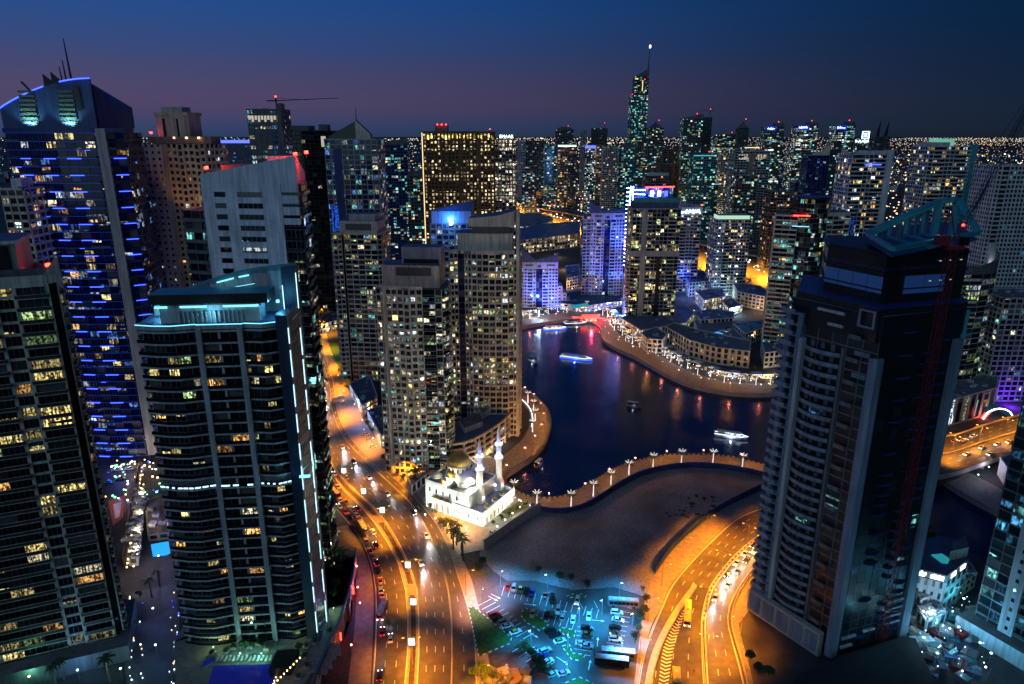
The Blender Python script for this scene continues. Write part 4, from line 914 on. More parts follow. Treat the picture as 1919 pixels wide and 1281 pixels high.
for pts,hh in (([(862,838),(893,825),(905,842),(872,856)],17),([(895,812),(925,795),(935,806),(905,828)],18)):
    b=MB(); b.prism([tuple(p)[:2] for p in GL(pts)][::-1],14.05,hh,'cream','roof'); part('rooftop_block',b,LB)
for i in (2,4,6,8):
    p=arc2[i]; light(LB,'POINT',500,(1,.85,.6),(p.x+1.5-LB.location.x,p.y-3-LB.location.y,3),.2,name='shop_light')
defs['gR']=lambda n:glass(n,.28,[TEAL,YEL,WHT,TEAL],.5,(.004,.008,.01))
defs['gBlueLit']=lambda n:glass(n,.99,[(.03,.15,1),(.05,.3,1)],.8)
defs['e_goldband']=lambda n:glass(n,1.1,[(.9,.75,.12),(.8,.7,.1)],1.0,sc_=.25)
defs['e_dimgold']=EM((1,.75,.35),1.6)
# --- S : large unfinished dark tower with crane
zS=119
PL_,F1,F2,PR=(91.5,220),(107.5,195),(137.6,205.5),(149,236)
P=[F1,F2,PR,(104,246),PL_]
T=Tower('unfinished_dark_tower','huge unlit unfinished dark tower with pale vertical fins, curved balconies and an open steel crown',P,0,zS,core='gS')
fh=3.6; fs,Ls=frame(PL_,F1)   # left face, s from far corner to the near fin
print('S face',Ls)
T.facade((PL_,F1),6,fh,'dgrey','gS',.25,.15,.35,.12,True,mull=0,z1=zS-8)
nf=round((zS-8)/fh); f8=(zS-8)/nf
b=MB(); O=T.o.location
# stepped white balcony boxes at the far corner
def relb(b): return b.mesh('x',(O[0],O[1],0))
b=MB(); a0=[fs(-2.6,1.5),fs(-2.6,-2.2),fs(1.8,-2.6),fs(1.8,.3)]
b.prism([fs(-2.8,1.5),fs(-2.8,-2.4),fs(2.4,-2.8),fs(4.6,-1.6),fs(4.6,0)],-.3,.05,'bluegrey'); t,n,l=en(fs(-2.8,-2.4),fs(2.4,-2.8)); b.obox(fs(-2.8,-2.4),t,n,0,l,-.15,0,.05,1.35,'bluegrey'); t,n,l=en(fs(-2.8,1.5),fs(-2.8,-2.4)); b.obox(fs(-2.8,1.5),t,n,0,l-.02,-.15,0,.05,1.35,'bluegrey')
m1=relb(b); m1.name='balcony'
b=MB(); b.prism([fs(-1.6,1.5),fs(-1.6,-1.2),fs(0.2,-1.4),fs(.2,0)],.051,3.2,'bluegrey'); b.prism([fs(3.0,.1),fs(3,-1.5),fs(4.4,-1.3),fs(4.4,.1)],.051,3.2,'bluegrey'); m2=relb(b); m2.name='party_wall'
# curved balconies
cvs=[(6.2+i*1.35,-.4-2.1*math.sin(math.pi*(i+.7)/10.5)) for i in range(10)]
cp=[fs(*q) for q in cvs]
b=MB(); b.prism(cp+[fs(18.4,.05),fs(6.2,.05)],-.3,.02,'dgrey')
for a,c in zip(cp,cp[1:]):
    t,n,l=en(a,c); b.obox(a,t,n,0,l,-.14,0,.021,1.15,'bluegrey')
m3=relb(b); m3.name='curved_balcony'
b=MB()
for s in (8,11.5,15): b.prism([fs(s,.0),fs(s,-.5),fs(s+1.2,-.5),fs(s+1.2,0)],1.2,3.25,'dgrey')
m4=relb(b); m4.name='wall_pier'
b=MB(); b.prism([fs(20.6,.02),fs(20.6,-1.4),fs(24.5,-1.5),fs(25.2,.02)],-.3,.02,'dgrey'); t,n,l=en(fs(20.6,-1.4),fs(24.5,-1.5)); b.obox(fs(20.6,-1.4),t,n,0,l,-.12,0,.021,1.05,'dgrey'); m5=relb(b); m5.name='balcony'
for k in range(1,nf+2):
    z=k*f8
    link('balcony',m1,T.o,None,(0,0,z)); 
    if k<=nf: link('party_wall',m2,T.o,None,(0,0,z)); 
    if k>2 and k<nf-1: link('curved_balcony',m3,T.o,None,(0,0,z)); link('wall_pier',m4,T.o,None,(0,0,z))
    if k%2: link('balcony',m5,T.o,None,(0,0,z))
T.box('pier',[fs(4.7,.05),fs(4.7,-2.2),fs(6,-2.2),fs(6,.05)],9,zS-12,'grey')
T.box('pier',[fs(18.6,.05),fs(18.6,-.8),fs(19.6,-.8),fs(19.6,.05)],6,zS-12,'dgrey')
fu,Lu=frame(F1,F2)
T.box('tall_fin',[fu(-1.9,1.2),fu(-1.1,-1.2),fu(1.7,-.9),fu(1.5,.4)],1,ZH(195,672),'bluegrey')
T.box('tall_fin',[fu(Lu-3,.2),fu(Lu-3,-1.2),fu(Lu+.3,-1.3),fu(Lu+2.2,2.4),fu(Lu+.6,3)],1,ZH(206,632),'bluegrey')
t,n,L_=en(F2,PR); b=MB()
for k in range(33):
    z=2+k*3.45
    if z>ZH(206,600): break
    b=MB(); b.obox(F2,t,n,1.9,4.4,.02,1.3,z,z+1.9,'tealm'); part('corner_balcony',b,T.o)
T.box('tall_fin',[tuple(Vector(F2)+t*1.2+n*.02),tuple(Vector(F2)+t*1.2+n*1.6),tuple(Vector(F2)+t*1.85+n*1.6),tuple(Vector(F2)+t*1.85+n*.02)],1,ZH(208,578),'tealm')
T.facade((F1,F2),10,fh,'black','gS',.12,.12,.25,.1,True,mull=0,z0=2,z1=zS-22)
# faint curved balconies of the dark face
for k in range(nf):
    for s0,s1 in ((8,14),(17,21),(22.5,28)):
        if R.random()<.35: continue
        cc=[fu(s0+(s1-s0)*i/4,-.2-1.2*math.sin(math.pi*i/4)) for i in range(5)]
        b=MB(); b.prism(cc+[fu(s1,.02),fu(s0,.02)],k*f8+6,k*f8+6.25,'navy'); part('balcony',b,T.o)
for zq,s0,s1,kk in ((7,3,9,'grey'),(7.6,12,17,'grey'),(8.2,21,28,'bluegrey'),(11,21,28,'bluegrey'),(14,21,28,'bluegrey'),(3.5,3,8,'grey'),(17,22,28,'grey')):
    b=MB(); a=fu(s0,0); t,n,l=en(F1,F2); b.obox(F1,t,n,s0,s1,.15,.9,zq,zq+.7,kk); part('unfinished_slab',b,T.o)
# top of the main body
T.box('upper_body',[fu(-1,1),fu(Lu+.5,0),PR,(104,246),(92.5,221),fs(22,.5)],zS-8,zS+2,'black','navy')
b=MB(); t,n,l=en(fs(19.5,0),F1)
for s0,s1,z0,z1 in ((22.5,27.6,zS-4.2,zS+1.2),(22.8,27.6,zS-13,zS-11.8),(23,27.5,zS-20,zS-18.8)):
    for a_ in ((s0,s1,z0,z0+.5),(s0,s1,z1-.5,z1),(s0,s0+.5,z0+.5,z1-.5),(s1-.5,s1,z0+.5,z1-.5)):
        b=MB(); t,n,l=en(PL_,F1); b.obox(PL_,t,n,a_[0],a_[1],.2,1.0,a_[2],a_[3],'bluegrey'); part('window_surround',b,T.o)
for s0,s1,zq in ((9,18,zS-2),(13,18,zS-6)):
    b=MB(); t,n,l=en(PL_,F1); b.obox(PL_,t,n,s0,s1,.2,1,zq,zq+.8,'grey'); part('unfinished_slab',b,T.o)
U1=[(110,203),(139,211),(146,236),(108,240),(101,222)]
T.box('upper_core',U1,zS+2,ZH(207,470),'black','black')
for z in (zS+6,zS+11,zS+16):
    T.box('floor_slab',[(p[0]*1.0+(p[0]-124)*.03,p[1]+(p[1]-222)*.03) for p in U1],z,z+.4,'black')
# triangular steel crown
zt=ZH(207,450); A=G(1625,438,zt); B_=G(1674,466,zt); C_=G(1834,436,zt); D_=G(1795,372,zt+10); E_=G(1760,378,zt+9); 
D3=(D_.x,D_.y,zt+10); E3=(E_.x,E_.y,zt+9)
def bm(a,c,r,k='tealm',nm='steel_beam'):
    b=MB(); b.beam(a,c,r,k); part(nm,b,T.o)
A3=(A.x,A.y,zt);B3=(B_.x,B_.y,zt);C3=(C_.x,C_.y,zt)
for a,c,r in ((A3,B3,.9),(B3,C3,.9),(A3,E3,1.3),(E3,D3,1.1),(D3,C3,1.1)): bm(a,c,r)
mid=lambda a,c,k:tuple(a[i]+(c[i]-a[i])*k for i in range(3))
for k in (.3,.55,.8): 
    u=mid(A3,E3,k); v=mid(B3,C3,k*.75); bm(u,(u[0],u[1],zt-2),.6); bm((u[0],u[1],zt-1),v,.45)
bm(E3,(E3[0],E3[1],zt-6),1.3); bm(D3,(D3[0],D3[1],zt-6),1.2); bm(mid(A3,C3,.45),mid(B3,E3,.5),.35); bm(mid(A3,E3,.3),mid(B3,E3,.9),.35)
bm((E3[0],E3[1],zt+3),(D3[0],D3[1],zt+3),.5)
T.box('crown_floor',[tuple(B_),tuple(C_),tuple(G(1800,408,zt)),tuple(G(1720,408,zt)),tuple(A)],zt-2.4,zt-2,'navy')
for i in range(6):
    a=mid(A3,E3,.15+i*.13); b=MB(); b.box(a[0],a[0]+1.8,a[1]-.1,a[1]+.1,zt-1.9,zt+1.5+i*.9,'roofblue'); part('crown_screen_panel',b,T.o)
for i in range(5):
    for j in range(3):
        if i+j<5: b=MB(); q=G(1808+i*0,455,zt-4); b.box(140.3+i*1.3,141.5+i*1.3,229,229.2,zt-9+j*2+i*.6,zt-7.3+j*2+i*.6,'tealm'); part('cladding_panel',b,T.o)
light(T.o,'POINT',300,(.2,.9,1),Vector((130,214,zt+6))-T.o.location,.3,name='site_lamp'); light(T.o,'POINT',600,(.2,.7,1),Vector((122,192,14))-T.o.location,.3,name='site_lamp')
b=MB(); 
T.box('podium_wall',[fs(-2.6,4),fs(-2.6,-3.2),fs(27,-3.2),fs(27,-1.2),fs(-2,-1.2),fs(-2,4)],0,9,'stone')
T.box('podium_block',[tuple(G(x,y,5)) for x,y in ((1470,1300),(1762,1300),(1716,1196),(1692,1192),(1560,1236),(1500,1262))],0,5,'black','matblack')
for (a_,c_,z_,h_,k_) in ((U1[4],U1[0],zS+5,5,'glowblue'),(U1[0],U1[1],zS+4.6,5.4,'glowblue'),(U1[0],U1[1],zS+12,1,'deepblue'),(U1[4],U1[0],zS+12,1,'deepblue')):
    t,n,l=en(a_,c_)
    for i in range(4):
        if k_=='glowblue' and i in (0,3) and a_==U1[0]: continue
        b=MB(); b.obox(a_,t,n,l*i/4+.15,l*(i+1)/4-.15,.02,.2,z_,z_+h_,k_); part('glass_panel',b,T.o)
t,n,l=en(U1[0],U1[1])
for i in range(9): b=MB(); b.obox(U1[0],t,n,l*.55+i*1.3,l*.55+i*1.3+.7,.2,.35,zS+8+(i%3)*3,zS+8.25+(i%3)*3,'e_dimw'); part('site_lamp_tube',b,T.o)
for i in range(5):
    T.box('podium_panel',[fs(-1.6+i*5.8,-3.22),fs(-1.6+i*5.8,-3.5),fs(2.8+i*5.8,-3.5),fs(2.8+i*5.8,-3.22)],1.2,7.8,'bluegrey')
T.end()
# crane on the tower
mX,mY=G(1648,1216); zm=138
cr=thing('tower_crane','dark red lattice tower crane climbing the unfinished dark tower, jib raised to the sky','crane',(mX,mY,0))
def lattice(b,a,c,w,k,step=None):
    a=Vector(a); c=Vector(c); d=(c-a); L=d.length; d/=L; u=d.cross(Vector((0,1,.01))).normalized(); v=d.cross(u); step=step or w*1.3; n=max(2,int(L/step))
    cs=[u*i*w/2+v*j*w/2 for i,j in ((-1,-1),(1,-1),(1,1),(-1,1))]
    for q in cs: b.beam(a+q,c+q,w*.055,k)
    for i in range(n):
        s=a+d*(L*i/n); e=a+d*(L*(i+1)/n)
        for j in range(4): b.beam(s+cs[j],e+cs[(j+1)%4],w*.035,k); b.beam(s+cs[j],s+cs[(j+1)%4],w*.03,k)
b=MB(); lattice(b,(mX,mY,0),(mX,mY,zm),2.1,'redsteel'); part('mast',b,cr)
for z in (20,48,76,104): b=MB(); b.beam((mX,mY,z),(mX,mY+7,z),.2,'redsteel'); b.beam((mX-1.6,mY,z),(mX+1.6,mY,z),.25,'redsteel'); part('wall_tie',b,cr)
b=MB(); b.box(mX-2.4,mX+2.4,mY-1.6,mY+1.6,zm,zm+1.2,'redsteel'); b.box(mX-5,mX-1.6,mY-1.2,mY+1.4,zm+1.25,zm+4,'redsteel'); part('machinery_deck',b,cr)
b=MB(); b.box(mX+1.7,mX+3.6,mY-1.5,mY+.5,zm+1.25,zm+3.6,'carglass'); part('operator_cab',b,cr)
tip=Vector((XH(236,205,1990),236,ZH(236,120)))
base=Vector((mX+.6,mY,zm+2.2))
b=MB(); lattice(b,base,tip,1.3,'darksteel',2.2); part('jib',b,cr)
b=MB(); ap=Vector((mX-2.5,mY,zm+12)); b.beam(ap,tip,.07,'darksteel'); b.beam(ap,base.lerp(tip,.55),.07,'darksteel'); b.beam((mX-4,mY,zm+3),ap,.25,'redsteel'); b.beam((mX+.5,mY,zm+2),ap,.2,'redsteel'); part('stay_cable',b,cr)
# name board on the jib: WOLFF
d=(tip-base).normalized(); upv=Vector((0,-.35,1)); upv=(upv-d*upv.dot(d)).normalized(); o0=base+d*15+upv*(-3.2); nn=d.cross(upv)
bw_,bh_=11.5,2.5
b=MB(); c4=[o0,o0+d*bw_,o0+d*bw_+upv*bh_,o0+upv*bh_]; b.hexa([c4[0],c4[1],c4[1]+nn*.15,c4[0]+nn*.15,c4[3],c4[2],c4[2]+nn*.15,c4[3]+nn*.15],'navy')
for a_,c_ in zip(c4,c4[1:]+c4[:1]): b.beam(a_,c_,.1,'roofblue')
bo=part('name_board',b,cr)
TXT=[]
def text(s,parent,loc,xd,yd,size,k,name='lettering',ext=.04):
    cu=bpy.data.curves.new(name,'FONT'); cu.body=s; cu.size=size; cu.extrude=ext; cu.align_x='CENTER'; cu.align_y='CENTER'; cu.materials.append(M(k))
    x=Vector(xd).normalized(); y=Vector(yd); y=(y-x*y.dot(x)).normalized(); z=x.cross(y)
    o=bpy.data.objects.new(name,cu); C.objects.link(o); o.parent=parent
    l=Vector(loc)-parent.location-(parent.parent.location if parent.parent else Vector((0,0,0)))
    m=Matrix((x,y,z)).transposed().to_4x4(); m.translation=l; C.objects.unlink(o); me=bpy.data.meshes.new_from_object(o); q=bpy.data.objects.new(name,me); C.objects.link(q); q.parent=parent; q.matrix_local=m; return q
nv=nn if nn.y<0 else -nn
text('WOLFF',bo,o0+d*bw_/2+upv*bh_/2+nv*.12+(Vector((0,0,0)) if nn.y>=0 else nn*.15),d,upv,2.2,'roofblue')
b=MB(); p=base+d*5; b.box(p.x-.25,p.x+.25,p.y-.25,p.y+.25,p.z+.8,p.z+1.3,'e_red'); b.box(tip.x-.3,tip.x+.3,tip.y-.3,tip.y+.3,tip.z,tip.z+.6,'e_red'); part('aircraft_warning_light',b,cr)
# --- U : near glass tower at the right edge
f,L=frame(G(1822,1178),G(2080,1330)); zU=112
P=[f(0,0),f(L,0),f(L,30),f(0,26)]
T=Tower('glazed_tower','glazed tower with cyan-lit rooms and grey concrete piers, cut by the right picture edge',P,0,zU)
T.facade((f(0,26),f(0,0)),5,3.7,'dgrey','gU',.3,.3,.4,.2,True,mull=1)
T.facade((f(0,0),f(8,0)),2,3.7,'metal','gU',.15,.2,.35,.5,True,mull=0)
T.box('concrete_pier',rect(f,8,12.5,-1.4,.5),0,zU,'grey')
for k in range(28): T.box('pier_window',rect(f,10,11,-1.5,-1.38),4+k*3.7,5.4+k*3.7,'gU')
T.facade((f(12.6,0),f(20,0)),2,3.7,'dgrey','gU',.3,.3,.6,.2,True,bal={0},bd=1.6,rail='darksteel')
T.box('concrete_pier',rect(f,20,22,-.8,.5),0,zU,'grey'); T.facade((f(22,0),f(L,0)),6,3.7,'dgrey','gU',.3,.3,.6,.2,True,bal={1,3,5},bd=1.6,rail='darksteel')
T.box('base_block',rect(f,-3,L,-6,20),0,6,'grey','roof'); T.end()
# --- T : curved glass building behind the dark tower
zt_=ZH(430,480); ctr=(282,444)
arc_=[(ctr[0]+27*math.cos(a),ctr[1]+22*math.sin(a)) for a in [math.radians(-175+i*17) for i in range(11)]]
T=Tower('curved_glass_block','curved glass block with a glowing white wall below its roof screen, behind the dark tower',arc_+[(ctr[0]+10,ctr[1]+20),(ctr[0]-20,ctr[1]+20)],0,zt_-10,core='gT')
for e in range(10): T.facade(e,1,3.5,'grey','gT',.15,.15,.5,.3)
T.slabs(arc_[2:9]+[(ctr[0]+8,ctr[1]),(ctr[0]-14,ctr[1])],3.5,'metal','gT',th=.3,edges=range(6),z0=20,z1=zt_-14)
T.box('roof_screen',arc_[5:]+[(p[0]-1,p[1]+1) for p in arc_[:4:-1]],zt_-10,0,'dgrey','dgrey',[zt_-6+i*1.6 for i in range(6)]+[zt_-6+i*1.6 for i in reversed(range(6))])
T.box('white_wall',[(ctr[0]+14,ctr[1]-14),(ctr[0]+22,ctr[1]-8),(ctr[0]+21.5,ctr[1]-7),(ctr[0]+13.5,ctr[1]-13)],zt_-10,zt_+8,'white')
light(T.o,'POINT',900,(1,.95,.8),Vector((ctr[0]+19,ctr[1]-13,zt_-7))-T.o.location,.3)
for i in range(6):
    z=zt_-14-i*7; b=MB(); a,c=arc_[4],arc_[6]; t,n,l=en(a,c); b.obox(a,t,n,0,l*.9,1.2,1.5,z,z+1.6,'tealm' if i%2 else 'cream'); part('balcony_screen',b,T.o)
T.end()
# --- R : dark round tower
zR=ZH(523,372); cx,cy_=XH(523,zR-5,1527),530
rr=[(cx+13*math.cos(a),cy_+13*math.sin(a)) for a in [math.radians(i*22.5-180) for i in range(16)]]
T=Tower('round_dark_tower','dark tower with a round glass drum between two beige wings, at the promenade end',rr,0,zR,core='gR',roof='navy')
PLW=[(cx-26,cy_-2),(cx-12,cy_-9),(cx-6,cy_+8),(cx-20,cy_+16)]; PRW=[(cx+10,cy_-8),(cx+30,cy_-2),(cx+32,cy_+16),(cx+12,cy_+14)]
zw=ZH(523,405)
for Wp,z1 in ((PLW,zw+1),(PRW,ZH(523,398))):
    T.box('wing',Wp,0,z1,'beige','roof')
T.facade((PLW[0],PLW[1]),3,3.5,'beige','gR',.5,.4,1.3,.4,bal={0,1,2},bd=1.1,z1=zw); T.facade((PLW[3],PLW[0]),3,3.5,'beige','gR',.5,.4,1.3,.4,z1=zw)
T.facade((PRW[0],PRW[1]),4,3.5,'beige','gR',.5,.4,1.2,.4,bal={1,2},bd=1.1,z1=zw); T.facade((PRW[3][:2],PRW[0]),2,3.5,'beige','gR',.5,.4,1.2,.4,z1=zw)
for e in range(0,9):
    T.facade(e,2,3.5,'dgrey','gR',.12,.1,.4,.15)
T.box('drum_top',[(cx+(p[0]-cx)*1.06,cy_+(p[1]-cy_)*1.06) for p in rr],zR,zR+1.2,'black','navy')
for z,k in ((ZH(520,404),'e_red'),(ZH(520,424),'e_cyan')):
    b=MB(); a,c=(cx-16,cy_-9.5),(cx-5,cy_-13.6); t,n,l=en(a,c); b.obox(a,t,n,0,l,0,.2,z,z+.5,k); part('light_strip',b,T.o)
T.end()
# ================= MID TOWERS =================
def block(name,label,x0,x1,yt,Yv,dep,wall,gl,fh=3.5,bw=3.6,pw=.7,sh=1.2,cat='tower',group=None,roof='roof',core='gF',bal=(),pd=.35,yaw=0,z0=0,side=True,cap=None,ztop=None,sd=.25,bd=1.1,rail=None):
    zt=ztop if ztop is not None else ZH(Yv,yt); m=zt; xa=XH(Yv,m,x0); xb=XH(Yv,m,x1)
    a=(xa,Yv); c=(xb,Yv+(xb-xa)*math.tan(yaw)); f,L=frame(a,c); P=rect(f,0,L,0,dep)
    T=Tower(name,label,P,z0,zt,cat,group,core,roof)
    if wall:
        T.facade(0,max(2,round(L/bw)),fh,wall,gl,pw,pd,sh,sd,bal=bal,bd=bd,rail=rail)
        if side: T.facade(1 if (xa+xb)/2<0 else 3,max(2,round(dep/bw)),fh,wall,gl,pw,pd,sh,sd)
    if cap:
        for (s0,s1,w0,w1,h,k) in cap: T.box('roof_block',rect(f,s0*L,s1*L,w0*dep,w1*dep),zt+.35,zt+h,k)
    T.parapet(P,zt,.9,wall or 'dgrey')
    return T,f,L
# F dark tower
T,f,L=block('dark_tower','wide almost unlit black tower standing behind the white ribbon-window tower',528,622,246,640,34,'black','gF',3.6,4,.5,.9,cap=[(.1,.5,.2,.8,5,'dgrey'),(.72,.9,.1,.4,6,'dgrey')]); 
b=MB(); p=f(L*.82,-.4); b.box(p[0]-2,p[0]+2,p[1]-.2,p[1]+.2,T.z1-13,T.z1-4,'e_dimw'); part('lit_window',b,T.o); T.end()
# G lattice tower
T,f,L=block('lattice_tower','blue-grey tower gridded with pale frames and a pointed sloping crown, blue light at its foot',607,706,262,520,30,'grey','gG',3.5,4.2,.55,.55,core='navy')
T.box('crown_wedge',[f(2,2),f(L*.6,2),f(L*.6,6),f(2,6)],T.z1,0,'gT','roof',[T.z1+2,T.z1+13,T.z1+13,T.z1+2]); T.box('crown_wedge',[f(L*.6,1),f(L*.88,1),f(L*.88,8),f(L*.6,8)],T.z1,0,'cream','roof',[T.z1+14,T.z1+4,T.z1+4,T.z1+14])
b=MB(); b.beam((*f(L*.62,3),T.z1+8),(*f(L*.62,3),T.z1+22),.5,'darksteel',.2); part('mast',b,T.o)
T.box('glass_seam',rect(f,L*.16,L*.32,-.5,.1),0,T.z1-6,'navy'); b=MB(); b.box(f(2,-.8)[0],f(2,-.8)[0]+5,f(2,-.8)[1]-.3,f(2,-.8)[1],0,ZH(520,385),'gBlueLit'); part('blue_lit_bay',b,T.o)
T.end()
# K sail tower with glowing letter
T,f,L=block('sail_top_tower','blue-lit tower with sloping sail top and glowing white letter behind the bow-fronted tower',806,886,420,432,22,'grey','gG',3.4,4,.8,1.1)
z=T.z1; T.box('sail_top',[f(0,0),f(L,0),f(L,10),f(0,10)],z,0,'roofblue','navy',[z+8,z+14,z+14,z+8]); 
panels(T,'cladding_panel',f(1,0),f(L-1,0),z+.5,z+8,0,.15,6,4,'coolwhite')
light(T.o,'POINT',6200,(.02,.2,1),Vector((*f(L*.48,-4),z+3))-T.o.location,.4)
text('S',T.o,Vector((*f(L*.49,-.7),z+1.5)),(1,0,.12),(0,0,1),6.5,'e_cool','glowing_letter',.3)
T.end()
# L gold hotel
T,f,L=block('gold_hotel','broad dark-gold hotel slab full of warm lit windows with a glowing gold roof line',792,926,250,700,36,'gold','gL',3.55,3.4,1.7,1.6,core='black',roof='roof')
for s in (.26,.52,.78): T.box('dark_recess_column',rect(f,L*s-1,L*s+1,-.8,.1),0,T.z1-4,'gold')
T.box('roof_light_band',rect(f,.5,L-.5,-.3,.2),T.z1-4.4,T.z1-1.6,'e_goldband')
b=MB(); p=f(-.6,-.6); b.beam((*p,20),(*p,T.z1+1),.5,'e_dimgold'); part('corner_light_line',b,T.o)
T.box('roof_cap',rect(f,-1,L+1,-1,12),T.z1+.9,T.z1+2.2,'gold','dgrey'); T.box('roof_block',rect(f,L*.16,L*.34,8,20),T.z1+2.2,T.z1+8,'dgrey')
for i in range(6): T.red(*f(L*(.17+.03*i),7),T.z1+6.4) if i%2 else None
T.red(*f(L*.94,3),T.z1+2.2); T.end()
T,f,L=block('lit_office_wing','bright-windowed annex tower joined beside the gold hotel slab',927,967,262,703,30,'dgrey','gLw',3.55,3.3,.9,1.1,core='black')
text('EMAAR',T.o,Vector((*f(L*.55,-.6),T.z1+3.2)),(1,0,0),(0,0,1),4.2,'e_cool','rooftop_lettering',.2); T.end()
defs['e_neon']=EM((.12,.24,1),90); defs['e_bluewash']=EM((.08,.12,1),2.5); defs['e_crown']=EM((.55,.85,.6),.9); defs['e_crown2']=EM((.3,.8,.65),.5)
defs['gband']=lambda n:glass(n,.999,[WHT,CRM],.9,sc_=.1); defs['e_signblue']=EM((.02,.04,.8),.6); defs['e_teal']=EM((.1,.6,.65),1.2)
def glyphs(T,p,w,h,k,seed,name='glowing_lettering'):
    """flowing joined script strokes, as the sign reads from afar"""
    r=random.Random(seed); b=MB(); x=0
    while x<w:
        s=r.uniform(.35,.9)*h*.6; b.beam((p[0]+x,p[1],p[2]),(p[0]+min(w,x+s),p[1],p[2]+r.uniform(-.1,.15)*h),h*.12,k)
        if r.random()<.6: b.beam((p[0]+x,p[1],p[2]),(p[0]+x+.1*h,p[1],p[2]+r.uniform(.35,1)*h),h*.1,k)
        if r.random()<.3: b.beam((p[0]+x,p[1],p[2]-.45*h),(p[0]+x+.2*h,p[1],p[2]-.4*h),h*.1,k)
        x+=s*.9
    part(name,b,T.o)
# M, N : white-blue pair with swept tops
for nm,lab,x0,x1,yt,Yv,dep,ys,ym,g in (('swept_roof_block','low blue-white lit block with swept concave roof, stepped side, at the marina end',977,1046,492,688,24,462,478,0),('swept_roof_tower','tall blue-lit white tower with a swept concave roof line above the marina end',1108,1172,400,716,24,378,395,1)):
    T,f,L=block(nm,lab,x0,x1,yt,Yv,dep,None,'gN',core='gN',roof='navy'); fh=3.45
    t,n,l=en(T.poly[0],T.poly[1]); P0=T.poly[0]
    T.facade((f(0,0),f(L*.4,0)),5,fh,'coolwhite','gN',.9,.4,1.4,.35,bal={2,3} ,bd=.7,z1=T.z1-6); T.facade((f(L*.58,0),f(L,0)),5,fh,'coolwhite','gN',.9,.4,1.4,.35,bal={0,1},bd=.7,z1=T.z1-6)
    T.facade((f(L*.4,0),f(L*.58,0)),2,fh,'navy','gBd',.1,.15,.3,.1,z1=T.z1-6)
    T.box('crown_wall',rect(f,0,L,-.45,.1),T.z1-6,T.z1+.5,'coolwhite'); 
    for s in (.1,.7): T.box('crown_slot',rect(f,L*s,L*(s+.22),-.6,-.44),T.z1-3,T.z1-1.6,'black')
    b=MB(); c0=Vector(f(L*.49,-.62)); b.prism([tuple(c0+Vector((math.cos(a)*1.5,math.sin(a)*.1))) for a in [i*.785 for i in range(8)]],T.z1-4.6,T.z1-2.2,'navy'); part('emblem',b,T.o)
    ztip=ZH(Yv,ys)-T.z1; 
    n_=8; tp=[T.z1+1.5+ztip*(((i/n_-.55)/.55)**2)*(1 if i<n_*.55 else .9) for i in range(n_+1)]
    T.box('swept_crown',[f(L*i/n_-2*(i==0),-.5) for i in range(n_+1)]+[f(L*i/n_,1.2) for i in reversed(range(n_+1))],T.z1+.5,0,'roofblue','roofblue',tp+tp[::-1])
    T.box('side_wing',[f(-7.5,3),f(-.05,1),f(-.05,dep),f(-7.5,dep)],0,T.z1-3,'gF','navy'); T.facade((f(-7.5,3),f(-.05,1)),2,fh,'grey','gN',.8,.3,1.3,.3,bal={0},bd=1,z1=T.z1-3)
    light(T.o,'SPOT',150000,(.06,.15,1),Vector((*f(L*.5,-40),3))-T.o.location,.5,1.3,(0,.62,.75 if g else .45),'facade_floodlight'); light(T.o,'SPOT',50000,(.06,.15,1),Vector((*f(L*.9,-25),60*g+4))-T.o.location,.5,1.5,(0,1,.3),'facade_floodlight')
    if not g:
        for i,(s0,s1,h) in enumerate(((0,5,22),(5,9,15),(9,13,8))):
            T.box('step_block',[f(L+s0+.05,.2),f(L+s1,.6),f(L+s1,18),f(L+s0+.05,18)],0,h,'coolwhite'); 
            for k in range(int(h/3.5)): T.box('window_pane',[f(L+s0+1,.1),f(L+s0+3,.25),f(L+s0+3,.6),f(L+s0+1,.6)],1.5+k*3.5,3.2+k*3.5,'gN')
    T.end()
# podium of the tall swept tower with cyan pool
def low(name,label,pts,h,k,kt='roofblue',win='gshop',cat='building',group=None,fh=3.6,bw=4,z=0,frac=1,pw=1.2):
    P=GL(pts); P=[tuple(p) for p in P]
    if sum(P[i][0]*P[(i+1)%len(P)][1]-P[(i+1)%len(P)][0]*P[i][1] for i in range(len(P)))<0: P=P[::-1]
    T=Tower(name,label,P,z,z+h,cat,group,k,kt)
    for e in range(len(P)):
        t,n,L=en(P[e],P[(e+1)%len(P)])
        if n.y<.25 and L>3: T.facade(e,max(1,round(L/bw)),fh,k,win,pw,.25,1.2,.2)
    T.parapet(P,z+h,.8,k); T.end(); return T
low('pool_podium','blue-lit terrace podium with turquoise pool below the tall swept-roof tower',[(1052,560),(1180,542),(1184,560),(1172,574),(1095,585),(1050,580)],6,'coolwhite','roofblue','gshop')
low('annex','four storey blue-lit annex beside the foot of the tall swept-roof tower',[(1120,545),(1176,535),(1180,552),(1132,562)],16,'coolwhite','roofblue','gN')
t=thing('swimming_pool','turquoise lit pool on the blue podium at the marina end','pool',(0,0,0)); b=MB(); b.prism([tuple(p)[:2] for p in GL([(1068,572),(1100,568),(1106,573),(1072,578)],6.9)][::-1],6.9,7.05,'pool'); part('water_surface',b,t)
